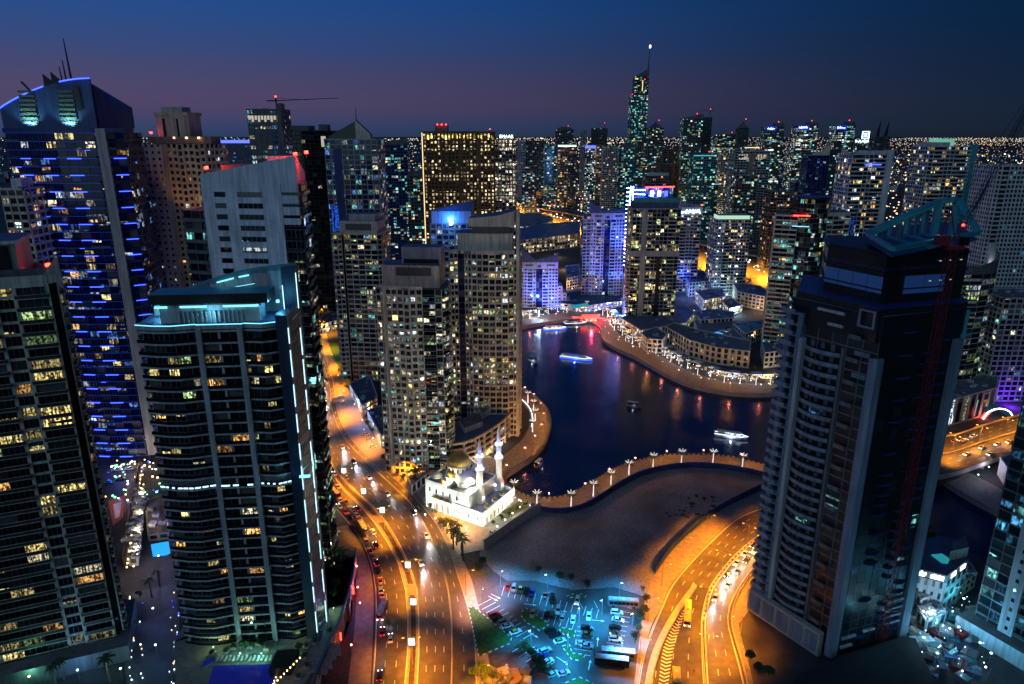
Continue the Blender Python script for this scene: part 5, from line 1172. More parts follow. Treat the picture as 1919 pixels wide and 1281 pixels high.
# O
T,f,L=block('lit_glass_tower','tower with yellow-lit apartments and pale vertical rib on the curved promenade below the neon column',1186,1277,392,628,30,'grey','gO',3.45,3.6,.35,.55,core='black',rail='grey',bal={3,4,9,10},bd=1.1)
T.box('vertical_rib',rect(f,L*.2,L*.31,-1.6,.1),0,T.z1,'grey'); T.box('plant_storey',rect(f,-.5,L+.5,-1.2,.5),T.z1-42,T.z1-37,'grey'); T.box('glass_seam',rect(f,L*.55,L*.63,-.6,.1),0,T.z1-43,'black')
T.box('upper_storey',rect(f,2,L-2,2,26),T.z1+.4,T.z1+6,'roofblue','navy'); T.box('roof_screen',rect(f,1,L-1,1,1.6),T.z1+6,T.z1+10,'tealm'); 
for s in (.05,.35,.62,.88): T.box('window_bay',rect(f,L*s,L*s+4,-.4,.1),T.z1-4,T.z1-1,'black')
T.slabs([f(-2.4,4),f(1,-1.8),f(6,-1.6),f(6,6)],3.45,'grey','carglass',th=.3,z0=4,z1=T.z1-44)
T.end()
low('base_pavilion','glowing glass-walled pavilion ringed with canopy at the foot of the yellow-lit tower',[(1165,612),(1180,600),(1285,588),(1300,600),(1284,620),(1200,634)],7,'cream','roofblue')
# neon-framed tower behind
T,f,L=block('neon_tower','tower outlined by bright blue-white neon columns and red roof lights behind the yellow-lit tower',1196,1262,352,800,26,'navy','gN',3.5,4,.4,.8,core='navy')
b=MB()
for s in (-8.5,-5.6): b.beam((*f(s,-1),4),(*f(s,-1),T.z1+2),.42,'e_neon')
part('neon_column',b,T.o); nz=[T.z1-z*4.6 for z in range(20)]
b=MB()
for i,z in enumerate(nz):
    b.beam((*f(-13,-1),z),(*f(-8.6,-1),z),.3,'e_neon'); 
    if i<5: b.beam((*f(-4,-1),z-2),(*f(8,-1),z-2.4),.35,'e_neon')
part('neon_bar',b,T.o)
b=MB(); b.beam((*f(8,-1.5),T.z1+1),(*f(L,-1.5),T.z1+1.5),.7,'e_red'); part('red_light_line',b,T.o)
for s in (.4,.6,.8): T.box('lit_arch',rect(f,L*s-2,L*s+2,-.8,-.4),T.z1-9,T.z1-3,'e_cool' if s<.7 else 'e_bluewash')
light(T.o,'POINT',30000,(.03,.1,1),Vector((*f(L*.5,-8),T.z1-6))-T.o.location,.5); light(T.o,'POINT',26000,(.03,.1,1),Vector((*f(-3,-10),T.z1-50))-T.o.location,.5)
T.end()
# P with script sign
T,f,L=block('sign_tower','grey tower with white glowing script across its top band, beside the yellow-lit tower',1276,1316,389,760,30,'grey','gY',3.5,3.6,.6,1.3,core='navy',bal={0,1,4,5},bd=.9)
T.box('sign_band',rect(f,-9,L+.6,-1.2,.2),T.z1-8,T.z1+.6,'coolwhite'); glyphs(T,(f(-7,-1.6)[0],f(-7,-1.6)[1],T.z1-4.4),L+5,3.4,'e_cool',5); T.red(*f(L,0),T.z1+1)
light(T.o,'POINT',9000,(.05,.1,1),Vector((*f(L*.3,-6),T.z1-70))-T.o.location,.5); T.end()
# Q
T,f,L=block('glowing_crown_tower','slender tower with glowing pale green crown and blue-washed side at the motorway edge',1342,1408,412,740,24,'grey','gY',3.45,3.4,.5,1.0,core='navy',bal={3,4},bd=1.3)
T.box('blue_side',[f(-.5,-1),f(9,-1),f(9,.2),f(-.5,.2)],0,T.z1,'roofblue','navy'); T.facade((f(-.5,-1.05),f(9,-1.05)),3,3.45,'coolwhite','gN',.8,.3,1.2,.3)
T.box('glowing_crown',rect(f,3,L-1,2,20),T.z1+.5,T.z1+4.5,'e_crown','grey'); T.box('crown_rim',rect(f,-1,L+1,-1,22),T.z1,T.z1+.45,'grey')
for s in (4.2,L*.72):
    for k in range(9): p=f(s,-1.7); b=MB(); z=8+k*8.2; b.box(p[0]-.35,p[0]+.35,p[1]-.3,p[1]+.3,z,z+.7,'e_white'); part('facade_lamp',b,T.o)
light(T.o,'SPOT',30000,(.1,.25,1),Vector((*f(4,-22),3))-T.o.location,.5,1.4,(0,.6,.7),'facade_floodlight')
T.end()
for i,(lab,pts,h,k,w) in enumerate((('lilac-washed lit block at the foot of the slender glowing-crown tower',[(1302,567),(1352,560),(1356,577),(1318,585)],12,'coolwhite','gshop'),('blue block with ribbon windows behind the lilac-washed block',[(1276,537),(1310,530),(1334,538),(1330,552),(1290,556)],15,'coolwhite','gN'),('long pale block with slit windows, white floodlit, by the motorway',[(1370,552),(1420,560),(1436,570),(1430,582),(1380,572)],14,'cream','gN'),('cyan-floodlit low hall by the drop-off road',[(1350,575),(1372,572),(1390,585),(1365,592)],7,'coolwhite','gshop'))):
    low('low_block',lab,pts,h,k,'roofblue',w)
# ---- the promenade terraces and restaurant rows on the far bank
low('terrace_row','long row of pale villas with dark flat canopies above the restaurants on the far promenade',[(1245,640),(1262,632),(1320,650),(1404,668),(1402,690),(1340,682),(1290,668)],13,'cream','roof','gC',fh=4.2,bw=4.5,pw=2.2)
low('terrace_row','short pale terrace building with open arcade beside the round dark tower on the far promenade',[(1424,665),(1482,660),(1484,684),(1430,690)],12,'cream','roof','gC',fh=4,pw=1.4)
low('pool_deck_block','low roof terrace block with small rectangular blue pool and string lights',[(1300,610),(1370,612),(1440,630),(1380,655),(1310,640)],5,'grey','roof','gC')
low('club_house','flat-roofed pale club house with planted roof edge behind the roof pool',[(1298,602),(1330,594),(1375,600),(1372,612),(1312,616)],8,'white','roofblue','gC')
low('green_roof_hall','hall with teal roof and dark arches behind the terrace row',[(1372,625),(1430,618),(1442,628),(1395,645)],9,'cream','tealm','gC')
low('corner_shop_block','white corner block with violet sign where the promenade bends',[(1200,648),(1228,636),(1248,650),(1240,662),(1212,660)],11,'white','roof','gC')
t=thing('swimming_pool','small rectangular pale blue pool on the roof terrace behind the villas row','pool',(0,0,0)); b=MB(); b.prism([tuple(p)[:2] for p in GL([(1320,628),(1345,621),(1356,625),(1334,632)],6)][::-1],5.9,6.1,'cyanpool'); part('water_surface',b,t)
# drop-off road behind the terraces
ST=Strip([(1240,572),(1300,582),(1370,600),(1440,618),(1500,632)],[(1240,588),(1300,602),(1370,622),(1440,640),(1500,655)],30); road('road',ST,2)
# low dark-gold mall beyond
low('mall','curved low building with gold facade, small lit windows and navy roof below the motorway',[(975,452),(1010,442),(1086,436),(1086,462),(1020,470),(975,476)],20,'cream','navy','gL',fh=4.5,bw=5)
low('mall_wing','white curved mall front with lit teal roof edge in front of the motorway',[(974,412),(1034,412),(1036,428),(1005,438),(974,440)],14,'white','navy','gshop',fh=5)
low('theatre_block','plain orange-lit rounded block between the two swept-roof buildings',[(1060,520),(1084,516),(1086,540),(1062,545)],14,'cream','roof','gF')
# shops by the road below the slim beige tower
for lab,pts in (('white-lit shop block with dark blue flat roof nearer the main road bend',[(690,790),(716,780),(738,820),(716,840)]),('white-lit shop block with dark blue flat roof at the slim beige tower foot',[(656,738),(694,722),(708,762),(680,780)])): low('shop_block',lab,pts,7,'white','roofblue','gshop')
low('service_block','pale flat-roofed service block beside the green-lit court by the far road',[(600,628),(632,616),(636,596),(606,604)],8,'cream','roof','gshop')
b=MB(); b.face([(p.x,p.y,.12) for p in GL([(598,640),(634,636),(640,690),(615,672)])][::-1],'grass'); struct('sports_court',b)
low('mosque_annex','low flat-roofed annex with pitched white canopy between the mosque and the lit beige tower',[(764,912),(800,892),(806,902),(772,928)],5,'grey','roof','gF')
# ---- gap between the two near-left towers: retail lane, pool
low('lane_arcade','long lamp-lit arcade wall in the gap between the two near towers',[(247,955),(262,880),(268,880),(240,1060),(233,1060)],3.5,'brown','roof','gshop')
low('lane_roof','long lilac-lit flat roof with a rooftop box in the gap between the near towers',[(274,950),(306,940),(318,1010),(280,1015)],3,'pavpink','pavpink','gF')
for i in range(9):
    y=935+i*14.5; x=258-i*1.6
    low('skylight_canopy','pale skylight canopy on the lane roof, %s from the far end of the row'%ordn(i),[(x,y),(x+16,y-3),(x+15,y+8),(x-2,y+9)],3.4,'white','white','gF',group='skylight canopies in the gap')
t=thing('swimming_pool','bright cyan lit pool at the end of the lane roof between the near towers','pool',(0,0,0)); b=MB(); b.prism([tuple(p)[:2] for p in GL([(283,1022),(316,1016),(320,1040),(287,1044)])][::-1],.2,.6,'cyanpool'); part('water_surface',b,t)
b=MB(); b.face([(p.x,p.y,.09) for p in GL([(235,1110),(330,1095),(350,1300),(235,1300)])][::-1],'asphalt2'); struct('lane',b)
b=MB(); b.face([(p.x,p.y,.09) for p in GL([(190,900),(245,868),(300,866),(270,900),(235,960),(215,960)])][::-1],'asphalt2'); struct('parking_lot',b)
b=MB(); b.face([(p.x,p.y,.13) for p in GL([(202,938),(236,926),(230,970),(212,985)])][::-1],'courtred'); b.face([(p.x,p.y,.135) for p in GL([(212,945),(228,940),(224,968),(216,972)])][::-1],'white'); struct('tennis_court',b)
# ---- far right pieces
T,f,L=block('violet_lit_tower','slim dark tower glowing violet at its foot near the picture edge above the bridge',1882,1990,560,430,30,'grey','gD',3.5,4,.8,1.0,core='navy'); light(T.o,'POINT',16000,(.15,.02,1),Vector((*f(-10,-4),4))-T.o.location,.4); light(T.o,'POINT',9000,(.2,.03,1),Vector((*f(12,-10),4))-T.o.location,.4); T.end()
T,f,L=block('grid_facade_tower','pale tower with a tight white grid facade at the picture edge, motorway lights beside it',1872,1990,312,560,30,'white','gS',3.5,3.1,1.0,1.3,core='black',bal={1,2}); T.end()
T,f,L=block('finned_white_tower','white balcony tower with a tall pale side fin and violet-lit roof terrace',1598,1662,290,620,28,'white','gY',3.5,3.6,.4,.9,core='black',bal={0,1,2,5,6,7,8,9,10,11,12},bd=1.3)
T.box('side_fin',rect(f,L,L+5,-2,8),0,T.z1+4,'white'); T.box('roof_beam',rect(f,4,L,-.5,6),T.z1+1,T.z1+3.5,'white'); b=MB(); p=f(L*.4,-1.8); q=f(L*.85,-1.8); b.beam((*p,T.z1-8),(*q,T.z1-8),.6,'e_bluewash'); part('light_strip',b,T.o); T.box('blue_lit_bay',rect(f,0,9,-1.8,-1.5),ZH(620,445),ZH(620,405),'gBlueLit'); T.end()
T,f,L=block('stepped_white_tower','white stepped tower behind the steel crown of the unfinished tower',1744,1822,275,650,30,'white','gY',3.5,3.6,.5,1.1,core='black',bal={1,2,3,6,7,8,9,10},bd=1.2,cap=[(.05,.55,.2,.8,4,'cream'),(.3,.7,.3,.8,7,'e_crown2')]); T.box('corner_screen',rect(f,L-2,L+5,-1,2),40,T.z1+2,'tealm'); T.end()
low('bridge_side_building','beige building with tall dark bays and slanted parapet beside the bridge road',[(1772,800),(1858,775),(1862,742),(1785,755)],17,'beige','roof','gC',fh=16,bw=7,pw=2)
t=thing('metro_entrance','arched glass entrance with glowing white rim and red lamps beside the bridge road','station',(0,0,0)); P0=G(1870,785); b=MB()
for i in range(8):
    a0,a1=math.pi*i/8,math.pi*(i+1)/8; A=Vector((P0.x+9*math.cos(a0),P0.y,7*math.sin(a0))); B=Vector((P0.x+9*math.cos(a1),P0.y,7*math.sin(a1)))
    b.beam(A,B,.4,'e_white'); b.face([A,B,B+Vector((0,12,0)),A+Vector((0,12,0))],'tealm')
part('arched_shell',b,t); b=MB(); b.beam((P0.x-11,P0.y-1,1),(P0.x-9,P0.y-1,4.5),.4,'e_red'); b.beam((P0.x-9,P0.y-1,1),(P0.x-7,P0.y-1,4.5),.4,'e_red'); part('red_lamp',b,t)
low('canal_cafe','white two-storey cafe with lit front and terrace on the far canal quay',[(1868,888),(1915,868),(1960,880),(1950,905),(1885,915)],9,'white','roof','gshop')
# ---- lower right: dock building with illuminated signs and terraces
P=[G(1702,1075,14),G(1772,1092,14),G(1813,1060,14),G(1812,1030,14),G(1760,1015,14),G(1700,1030,14)]
T=Tower('dock_building','grey dock building with glowing white sign lettering and cyan roof pool beside the canal',[tuple(p) for p in P],0,14,'building',None,'grey','roof')
t_,n_,l_=en(P[0],P[1]); t2,n2,l2=en(P[1],P[2])
T.box('sign_band',[tuple(p+Vector(((p.x-P[3].x)*.0,0))) for p in P],14.3,17,'dgrey','roofblue')
def wordsign(A,t,n,l,u,z,sz,seed):
    """joined lettering strokes over a lit underline, as on the wall"""
    c=Vector(A)+t*(l*u-sz*1.1)+n*.25; r=random.Random(seed); b=MB(); x=0
    q=lambda x,h:(c.x+t.x*x,c.y+t.y*x,z+h)
    while x<sz*2.2:
        s_=r.uniform(.25,.5)*sz; b.beam(q(x,0),q(x+s_,r.uniform(0,.1)),.13,'e_white'); b.beam(q(x,0),q(x+.05,r.uniform(.4,1.1)*sz*.7),.12,'e_white'); b.beam(q(x+s_*.5,.4*sz),q(x+s_,.45*sz),.11,'e_white'); x+=s_
    b.beam(q(-.2,-.7),q(sz*2.4,-.7),.12,'e_white'); part('glowing_lettering',b,T.o)
wordsign(P[0],t_,n_,l_,.25,15.5,1.7,1); wordsign(P[0],t_,n_,l_,.75,15.5,1.7,2); wordsign(P[1],t2,n2,l2,.3,15.5,1.5,3); wordsign(P[1],t2,n2,l2,.72,15.5,1.5,4)
b=MB(); b.prism([tuple(p)[:2] for p in GL([(1745,1040,),(1765,1038),(1780,1048),(1776,1056),(1765,1055)],17.1)][::-1],17.05,17.4,'pool'); part('roof_pool',b,T.o)
T.box('roof_block',[tuple(G(x,y,17.1)) for x,y in ((1778,1050),(1812,1042),(1806,1020),(1785,1028))],17.05,21,'beige','roof'); light(T.o,'POINT',500,(.1,.6,1),Vector((P[1].x+1,P[1].y-1.5,14.8))-T.o.location,.2)
T.facade(0,5,4.5,'grey','gS',1.5,.2,2,.15,z1=13.9); T.facade(1,4,4.5,'grey','gS',1.5,.2,2,.15,z1=13.9); T.end()
for lab,pts,h,k,kt in (('teal-lit deck block with tent-like roof between the dock building and the fin',[(1698,1120),(1760,1105),(1790,1130),(1720,1155)],7,'grey','tealm'),('narrow terrace with canvas sails beside the deck block',[(1765,1100),(1812,1080),(1824,1100),(1795,1122)],6,'cream','roof'),('site storage shed with pale sheeting below the deck block',[(1715,1165),(1752,1150),(1768,1170),(1732,1188)],5,'white','coolwhite')): low('terrace_block',lab,pts,h,k,kt,'gU')
JK=thing('construction_yard','crowded construction yard of cyan-lit containers, sheets and scaffold below the glazed tower','yard',tuple(G(1770,1200))+(0,))
for i in range(90):
    p=G(R.uniform(1690,1830),R.uniform(1150,1275)); b=MB(); a=R.uniform(0,3); w_,d_,h=R.uniform(.8,4),R.uniform(.6,2.2),R.uniform(.3,2.6); c,s_=math.cos(a),math.sin(a)
    k=R.choice(['white','grey','tealm','roofblue','redsteel','cream','metal','black','coolwhite']); q=[(p.x+x*c-y*s_,p.y+x*s_+y*c) for x,y in ((-w_,-d_),(w_,-d_),(w_,d_),(-w_,d_))]
    b.prism(q,0,h,k); part('stacked_goods' if w_<2.4 else 'site_container',b,JK)
b=MB()
for i in range(40):
    p=G(R.uniform(1690,1850),R.uniform(1150,1290)); b.beam((p.x,p.y,0),(p.x+R.uniform(-1,1),p.y,R.uniform(2,6)),.08,'metal'); a=R.uniform(0,3); b.beam((p.x,p.y,3),(p.x+4*math.cos(a),p.y+4*math.sin(a),3),.08,'metal')
part('scaffold_pole',b,JK,'stuff')
for px,py,e,c in ((1745,1180,1800,(.5,.8,1)),(1790,1205,3000,(.1,.6,1)),(1800,1150,1500,(.1,.8,1)),(1725,1225,1200,(.3,.8,1)),(1830,1235,2000,(.1,.6,1)),(1735,1140,1500,(.1,.75,1)),(1725,1175,900,(.8,.85,1)),(1770,1130,900,(.1,.7,1)),(1850,1255,1500,(.1,.6,1)),(1750,1255,600,(.4,.8,1))):
    p=G(px,py); light(JK,'POINT',e,c,(p.x-JK.location.x,p.y-JK.location.y,7),.2,name='work_lamp'); b=MB(); b.beam((p.x,p.y,0),(p.x,p.y,6.6),.08,'metal'); b.box(p.x-.3,p.x+.3,p.y-.3,p.y+.3,6.6,6.8,'e_cool'); part('work_lamp',b,JK)
# ================= DISTRICT BEYOND =================
BT=[ # x0,x1,ytop,Y, wall, glass, label, crown
(969,984,266,1750,'coolwhite','gBd','narrow blue-windowed tower with white lattice edge next to the gold hotel annex','w'),
(985,1019,264,1700,'dgrey','gD','dark broad tower with a brownish side strip, second from the gold hotel annex',None),
(1021,1043,271,1680,'tealm','gX','tower with teal-white lit office floors beside the dark broad tower',None),
(1046,1080,274,1600,'salmon','gY','brownish tower with a white glowing crown line','lit'),
(1042,1075,243,2300,'dgrey','gD','dark distant tower with arched crown behind the brownish glowing-crown tower','arch'),
(1089,1100,244,2200,'grey','gF','slim pale twin-ribbed tower rising to the horizon',None),
(1097,1118,272,1500,'navy','gZ','tower with blue crown glow and bright white window columns','blue'),
(1110,1139,240,2400,'dgrey','gF','dark block on the horizon with a small crane on its roof','crane'),
(1119,1132,272,1480,'salmon','gY','salmon-pink slim tower lit from below',None),
(1131,1158,274,1400,'grey','gC','plain grey slab tower with a single column of lit windows',None),
(1161,1194,276,1450,'tealm','gX','curved teal office tower crowded with lit floors','arch'),
(1195,1232,256,1700,'dgrey','gX','dark office tower with stepped flat roof beside the tall spire tower',None),
(1215,1244,240,1900,'dgrey','gX','dark tower with pointed pyramid roof beside the spire tower','pyr'),
(1236,1274,308,1150,'brown','gF','brown framed tower with tall recessed bays, lower tier','frame'),
(1240,1272,280,1180,'brown','gD','brown framed tower, set-back upper tier','frame'),
(1210,1258,330,1120,'dgrey','gC','dark stepped block with a pale top box and small lamps along its roof','w'),
(1282,1318,222,1500,'dgrey','gX','tall dark glass tower with sloped black crown','slope'),
(1318,1335,220,1560,'dgrey','gF','bare unlit slab tower with a crane standing at its side','crane'),
(1300,1343,290,1150,'tealm','gX','glass tower with glowing teal floors and a row of roof masts','masts'),
(1346,1384,252,1700,'dgrey','gX','dark tower speckled with yellow-green windows',None),
(1384,1404,240,1650,'dgrey','gF','dark pagoda-topped tower with red lamps','pyr'),
(1378,1444,284,1050,'grey','gD','twin-bay tower with curved steel roof and big white lit top windows','bow'),
(1436,1470,238,1400,'dgrey','gX','office tower with blue roof sign, first of the three blue-signed towers','sign'),
(1495,1534,236,1380,'dgrey','gZ','office tower with white floor bands and blue roof sign, middle one of three','sign'),
(1567,1604,236,1300,'dgrey','gZ','office tower with bright white floor bands and blue roof sign, third of three','sign'),
(1515,1555,292,1000,'navy','gBd','navy tower with sail-shaped roof curl in front of the middle blue-signed tower','sail'),
(1578,1618,296,980,'dgrey','gD','balconied tower with a pale conical roof curl','sail'),
(1604,1640,262,1350,'dgrey','gX','dark tower carrying a blue square emblem and glowing lettering on its roof','emblem'),
(1640,1668,256,1250,'dgrey','gF','dark tower with two black blade spires','spires'),
(1446,1500,360,900,'dgrey','gC','low dark slab between the teal tower and round tower',None),
(1380,1420,330,1000,'dgrey','gX','dark lit shaft below the curved steel roof tower',None),
(706,762,272,900,'navy','gX','navy office tower with grey-green lit floors left of the gold hotel','slope'),
(762,792,330,860,'dgrey','gX','lower dark office block with lit floors squeezed beside the gold hotel','slope'),
(690,712,285,1100,'salmon','gY','thin salmon tower peeking behind the lattice tower',None),
(385,470,262,1500,'navy','gBd','distant low tower group washed in blue with upright light lines','blue'),
(462,528,206,560,'dgrey','gG','tall tower under construction with bright white rooms below its roof and a crane','crane2'),
(0,44,356,330,'cream','gC','beige grid-fronted tower peeking out between the two leftmost towers','w'),
(44,60,300,1500,'dgrey','gF','small dim tower at the horizon behind the blue tower',None),
]
for (x0,x1,yt,Yv,wl,gl,lab,cr_) in BT:
    T,f,L=block('high_rise',lab,x0,x1,yt,Yv,max(16,min(34,(x1-x0)*Yv/1300*.7)),wl,gl,3.7,4.2 if Yv<1600 else 5,.7,1.3,group='high-rises beyond the marina',core='black'); z=T.z1; D=22
    if cr_=='lit':
        T.box('glowing_crown',rect(f,-.5,L+.5,-.8,.3),z+1,z+3.5,'e_crown'); b=MB(); b.box(f(0,0)[0],f(L,0)[0],f(0,-1)[1],f(0,-.3)[1],z,z+1,'e_cool'); part('light_line',b,T.o)
    elif cr_=='arch':
        n=8; T.box('arched_crown',[f(L*i/n,1) for i in range(n+1)]+[f(L*i/n,8) for i in reversed(range(n+1))],z+.5,0,'roofblue' if wl!='dgrey' else 'dgrey','navy',[z+1+9*math.sin(math.pi*i/n)**.7 for i in list(range(n+1))+list(reversed(range(n+1)))])
    elif cr_=='pyr':
        b=MB(); c=f(L/2,8); b.lathe(c[0],c[1],[(L*.55,z+.5),(L*.5,z+3),(L*.1,z+13),(.3,z+18)],'dgrey',4,.785); part('pyramid_roof',b,T.o)
    elif cr_ in('crane','crane2'):
        b=MB(); p=f(L*.8,5); hh=16 if cr_=='crane' else 9
        b.beam((*p,z),(*p,z+hh),.7,'darksteel'); q=f(L*.8+(-28 if cr_=='crane' else 48),5); q2=f(L*.8+(9 if cr_=='crane' else -7),5); zz_=z+hh-2
        b.beam((*p,zz_),(*q,zz_+(0 if cr_=='crane' else 2)),.5,'darksteel',.3); b.beam((*p,zz_),(*q2,zz_),.7,'darksteel'); b.beam((*p,z+hh),((p[0]+q[0])/2,p[1],zz_+.5),.15,'darksteel'); part('roof_crane',b,T.o); T.red(p[0],p[1],z+hh-1)
        if cr_=='crane2':
            for i in range(10): T.box('lit_room',rect(f,1+i*2.4,2.6+i*2.4,-.6,-.3),z-7-(i%2)*1.5,z-4,'e_dimw')
            T.box('stair_tower',rect(f,L-4,L,-1,8),0,z+5,'dgrey')
    elif cr_=='slope': T.box('sloped_crown',[f(0,0),f(L,0),f(L,14),f(0,14)],z+.5,0,'dgrey','navy',[z+2,z+9,z+9,z+2])
    elif cr_=='masts':
        b=MB()
        for i in range(8): b.beam((*f(L*(.1+.1*i),2),z),(*f(L*(.1+.1*i),2),z+14),.35,'metal')
        part('roof_mast',b,T.o); b=MB(); b.beam((*f(0,-.8),z-1),(*f(L,-.8),z-1),.7,'e_teal'); part('light_line',b,T.o)
    elif cr_=='bow':
        n=10; b=MB()
        for w_ in (1,6):
            for i in range(n): b.beam((*f(L*i/n,w_),z+3+6*math.sin(math.pi*i/n)),(*f(L*(i+1)/n,w_),z+3+6*math.sin(math.pi*(i+1)/n)),.45,'grey')
        part('curved_roof_truss',b,T.o)
        for s in (.12,.62): T.box('lit_top_window',rect(f,L*s,L*(s+.28),-.6,-.3),z-11,z-4,'gLw')
        T.box('pier',rect(f,L*.42,L*.55,-1,.1),0,z-2,'salmon')
    elif cr_=='sign':
        T.box('sign_board',rect(f,.5,L*.55,-1,-.4),z-7,z+1.5,'e_signblue'); glyphs(T,(f(2,-1.6)[0],f(2,-1.6)[1],z-3),L*.4,2.8,'e_cool',int(x0)); T.box('upper_core',rect(f,L*.5,L,3,14),z+.5,z+7,'dgrey')
        for k in range(2,8): T.box('lit_floor_band',rect(f,.5,L*(.5 if k%2 else .95),-.9,-.4),z-k*(13+k)*.9,z-k*(13+k)*.9+2.2,'gband')
    elif cr_=='sail':
        n=6; T.box('roof_curl',[f(L*i/n,1) for i in range(n+1)]+[f(L*i/n,5) for i in reversed(range(n+1))],z+.5,0,'cream','cream',[z+1+14*((i/n)**2 if x0<1550 else (1-i/n)**2) for i in list(range(n+1))+list(reversed(range(n+1)))])
    elif cr_=='emblem':
        c=f(L*.45,-2); b=MB(); 
        for a_,c_ in (((-6,0),(6,0)),((-6,12),(6,12)),((-6,0),(-6,12)),((6,0),(6,12)),((-3,4),(3,4)),((-3,8),(3,8))): b.beam((c[0]+a_[0],c[1],z+3+a_[1]),(c[0]+c_[0],c[1],z+3+c_[1]),.9,'e_cool')
        part('square_emblem',b,T.o); glyphs(T,(c[0]-17,c[1],z-3),34,4,'e_cool',9)
    elif cr_=='spires':
        for s in (.2,.75):
            b=MB(); b.beam((*f(L*s,4),z),(*f(L*s+3,4),z+26),3.4,'black',.5); part('blade_spire',b,T.o)
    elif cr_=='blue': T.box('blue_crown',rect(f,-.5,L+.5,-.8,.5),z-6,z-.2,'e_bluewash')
    elif cr_=='frame':
        for s in (0,.33,.66,.94): T.box('frame_pier',rect(f,L*s,L*s+2,-2,.1),0,z+1,'brown')
    elif cr_=='w': T.box('roof_block',rect(f,3,L-3,4,12),z+.4,z+5,'white')
    if x0 in(1042,1282,1346,1384,1495,1567,1436,1215,1300,1378): T.red(*f(L*.7,5),z+(8 if cr_ in('sign','slope') else 10 if cr_=='arch' else 18 if cr_=='pyr' else 3))
    T.end()

# crowd of lesser towers in the gaps of the skyline
RR=random.Random(21)
for i in range(34):
    x0=RR.choice([RR.uniform(1270,1700),RR.uniform(975,1260),RR.uniform(1290,1480)]); Yv=RR.uniform(1500,2600) if x0<1260 else RR.uniform(1150,2300); w_=RR.uniform(13,30); yt=248+ (CH-RR.uniform(60,145))/Yv*1307*.98
    T,f,L=block('high_rise','%s lit tower filling the crowded skyline beyond the motorway, %s counted'%(RR.choice(['lesser','lower','plain','slim']),ordn(i)),x0,x0+w_,yt,Yv,20,RR.choice(['dgrey','grey','cream','tealm','salmon','navy']),RR.choice(['gX','gY','gZ','gD','gX']),3.7,4.6,.6,1.2,group='high-rises beyond the marina',core='black')
    if i%4==0: b=MB(); b.beam((*f(0,-.6),T.z1),(*f(L,-.6),T.z1),.8,RR.choice(['e_teal','e_cool','e_bluewash','e_dimgold'])); part('light_line',b,T.o)
    T.end()
# the tall spire tower
Yv=1750; z=ZH(Yv,136); f,L=frame((XH(Yv,z,1187),Yv),(XH(Yv,z,1217),Yv)); z1=ZH(Yv,178)
T=Tower('spire_tower','tallest tower on the horizon, dark teal shaft with slanted top and a lit needle spire',[f(-2,0),f(L,0),f(L,34),f(-2,34)],0,z1,'tower',None,'black','navy')
T.facade(0,12,3.9,'tealm','gX',.4,.3,1.3,.3); T.facade(3,8,3.9,'dgrey','gX',.4,.3,1.3,.3)
T.box('upper_shaft',[f(4,2),f(L,2),f(L,28),f(4,28)],z1,0,'dgrey','navy',[z-8,z+10,z+10,z-8]); T.facade((f(4,2),f(L,2)),8,3.9,'dgrey','gX',.4,.3,1.3,.3,z0=z1,z1=z-8)
b=MB(); b.beam((*f(L-2,8),z),(*f(L,8),ZH(Yv,88)),2.6,'dgrey',.5); part('spire',b,T.o); b=MB(); p=f(L,8); zt=ZH(Yv,86); b.box(p[0]-1.6,p[0]+1.6,p[1]-1,p[1]+1,zt-3,zt+3,'e_white'); part('spire_lamp',b,T.o)
b=MB(); b.beam((*f(L*.62,1.4),z1+10),(*f(L*.62,1.4),z-16),.9,'e_dimgold'); part('light_line',b,T.o)
T.red(*f(L*.75,1),z-16); T.red(*f(0,2),z1); T.end()
defs['e_minar']=EM((.6,.7,1),3.5)
defs['e_cyanh']=EM((.45,.9,1),30)
defs['e_ad']=EM((1,.9,.85),2.2)
defs['e_bluelux']=EM((.02,.05,1),6)
defs['e_pav']=EM((1,.55,.15),.9)
defs['e_redk']=EM((1,.04,.03),5)
# ================= MOSQUE =================
gl_=G(799,949); gf=G(905,988); gr=G(962,940)
mo=thing('mosque','white floodlit mosque with gilded domes and two blue-lit minarets in its courtyard','mosque',(gf.x,gf.y,0.2))
t,n,l1=en(gl_,gf); t2,n2,l2=en(gf,gr)
def Q(a,c): # a along the front from the near corner backwards, c along the right side
    return tuple(gf-t*a+t2*c)
lo=[Q(l1*.62,0),Q(0,0),Q(0,l2),Q(l1*.62,l2)]
b=MB(); b.prism([lo[0],lo[1],lo[2],lo[3]],.2,6.2,'marble','roof'); part('lower_storey',b,mo)
UP=[Q(l1,0),Q(l1*.28,0.4),Q(l1*.28,l2*.35),Q(l1*.12,l2*.42),Q(l1*.12,l2+2),Q(l1,l2+6)]
b=MB(); b.prism([Q(l1,-.02),Q(l1*.62-.02,-.02),Q(l1*.62-.02,l2),Q(l1,l2+6)],.2,13.8,'marble','roof'); part('prayer_hall',b,mo)
b=MB(); b.prism([Q(l1*.62,.35),Q(l1*.24,.35),Q(l1*.24,l2*.9),Q(l1*.62,l2*.9)],6.25,12.6,'marble','roof'); part('upper_storey',b,mo)
def mring(poly,z,h,w,nm):
    b=MB()
    for i in range(len(poly)): tt,nn,L=en(poly[i],poly[(i+1)%len(poly)]); b.obox(poly[i],tt,nn,0,L,-w,.12,z,z+h,'marble')
    part(nm,b,mo)
mring(lo,6.2,1,.4,'parapet'); mring([Q(l1,-.02),Q(l1*.62,-.02),Q(l1*.62,l2),Q(l1,l2+6)],13.8,.9,.4,'parapet'); mring([Q(l1*.62,.35),Q(l1*.24,.35),Q(l1*.24,l2*.9),Q(l1*.62,l2*.9)],12.6,.8,.3,'parapet')
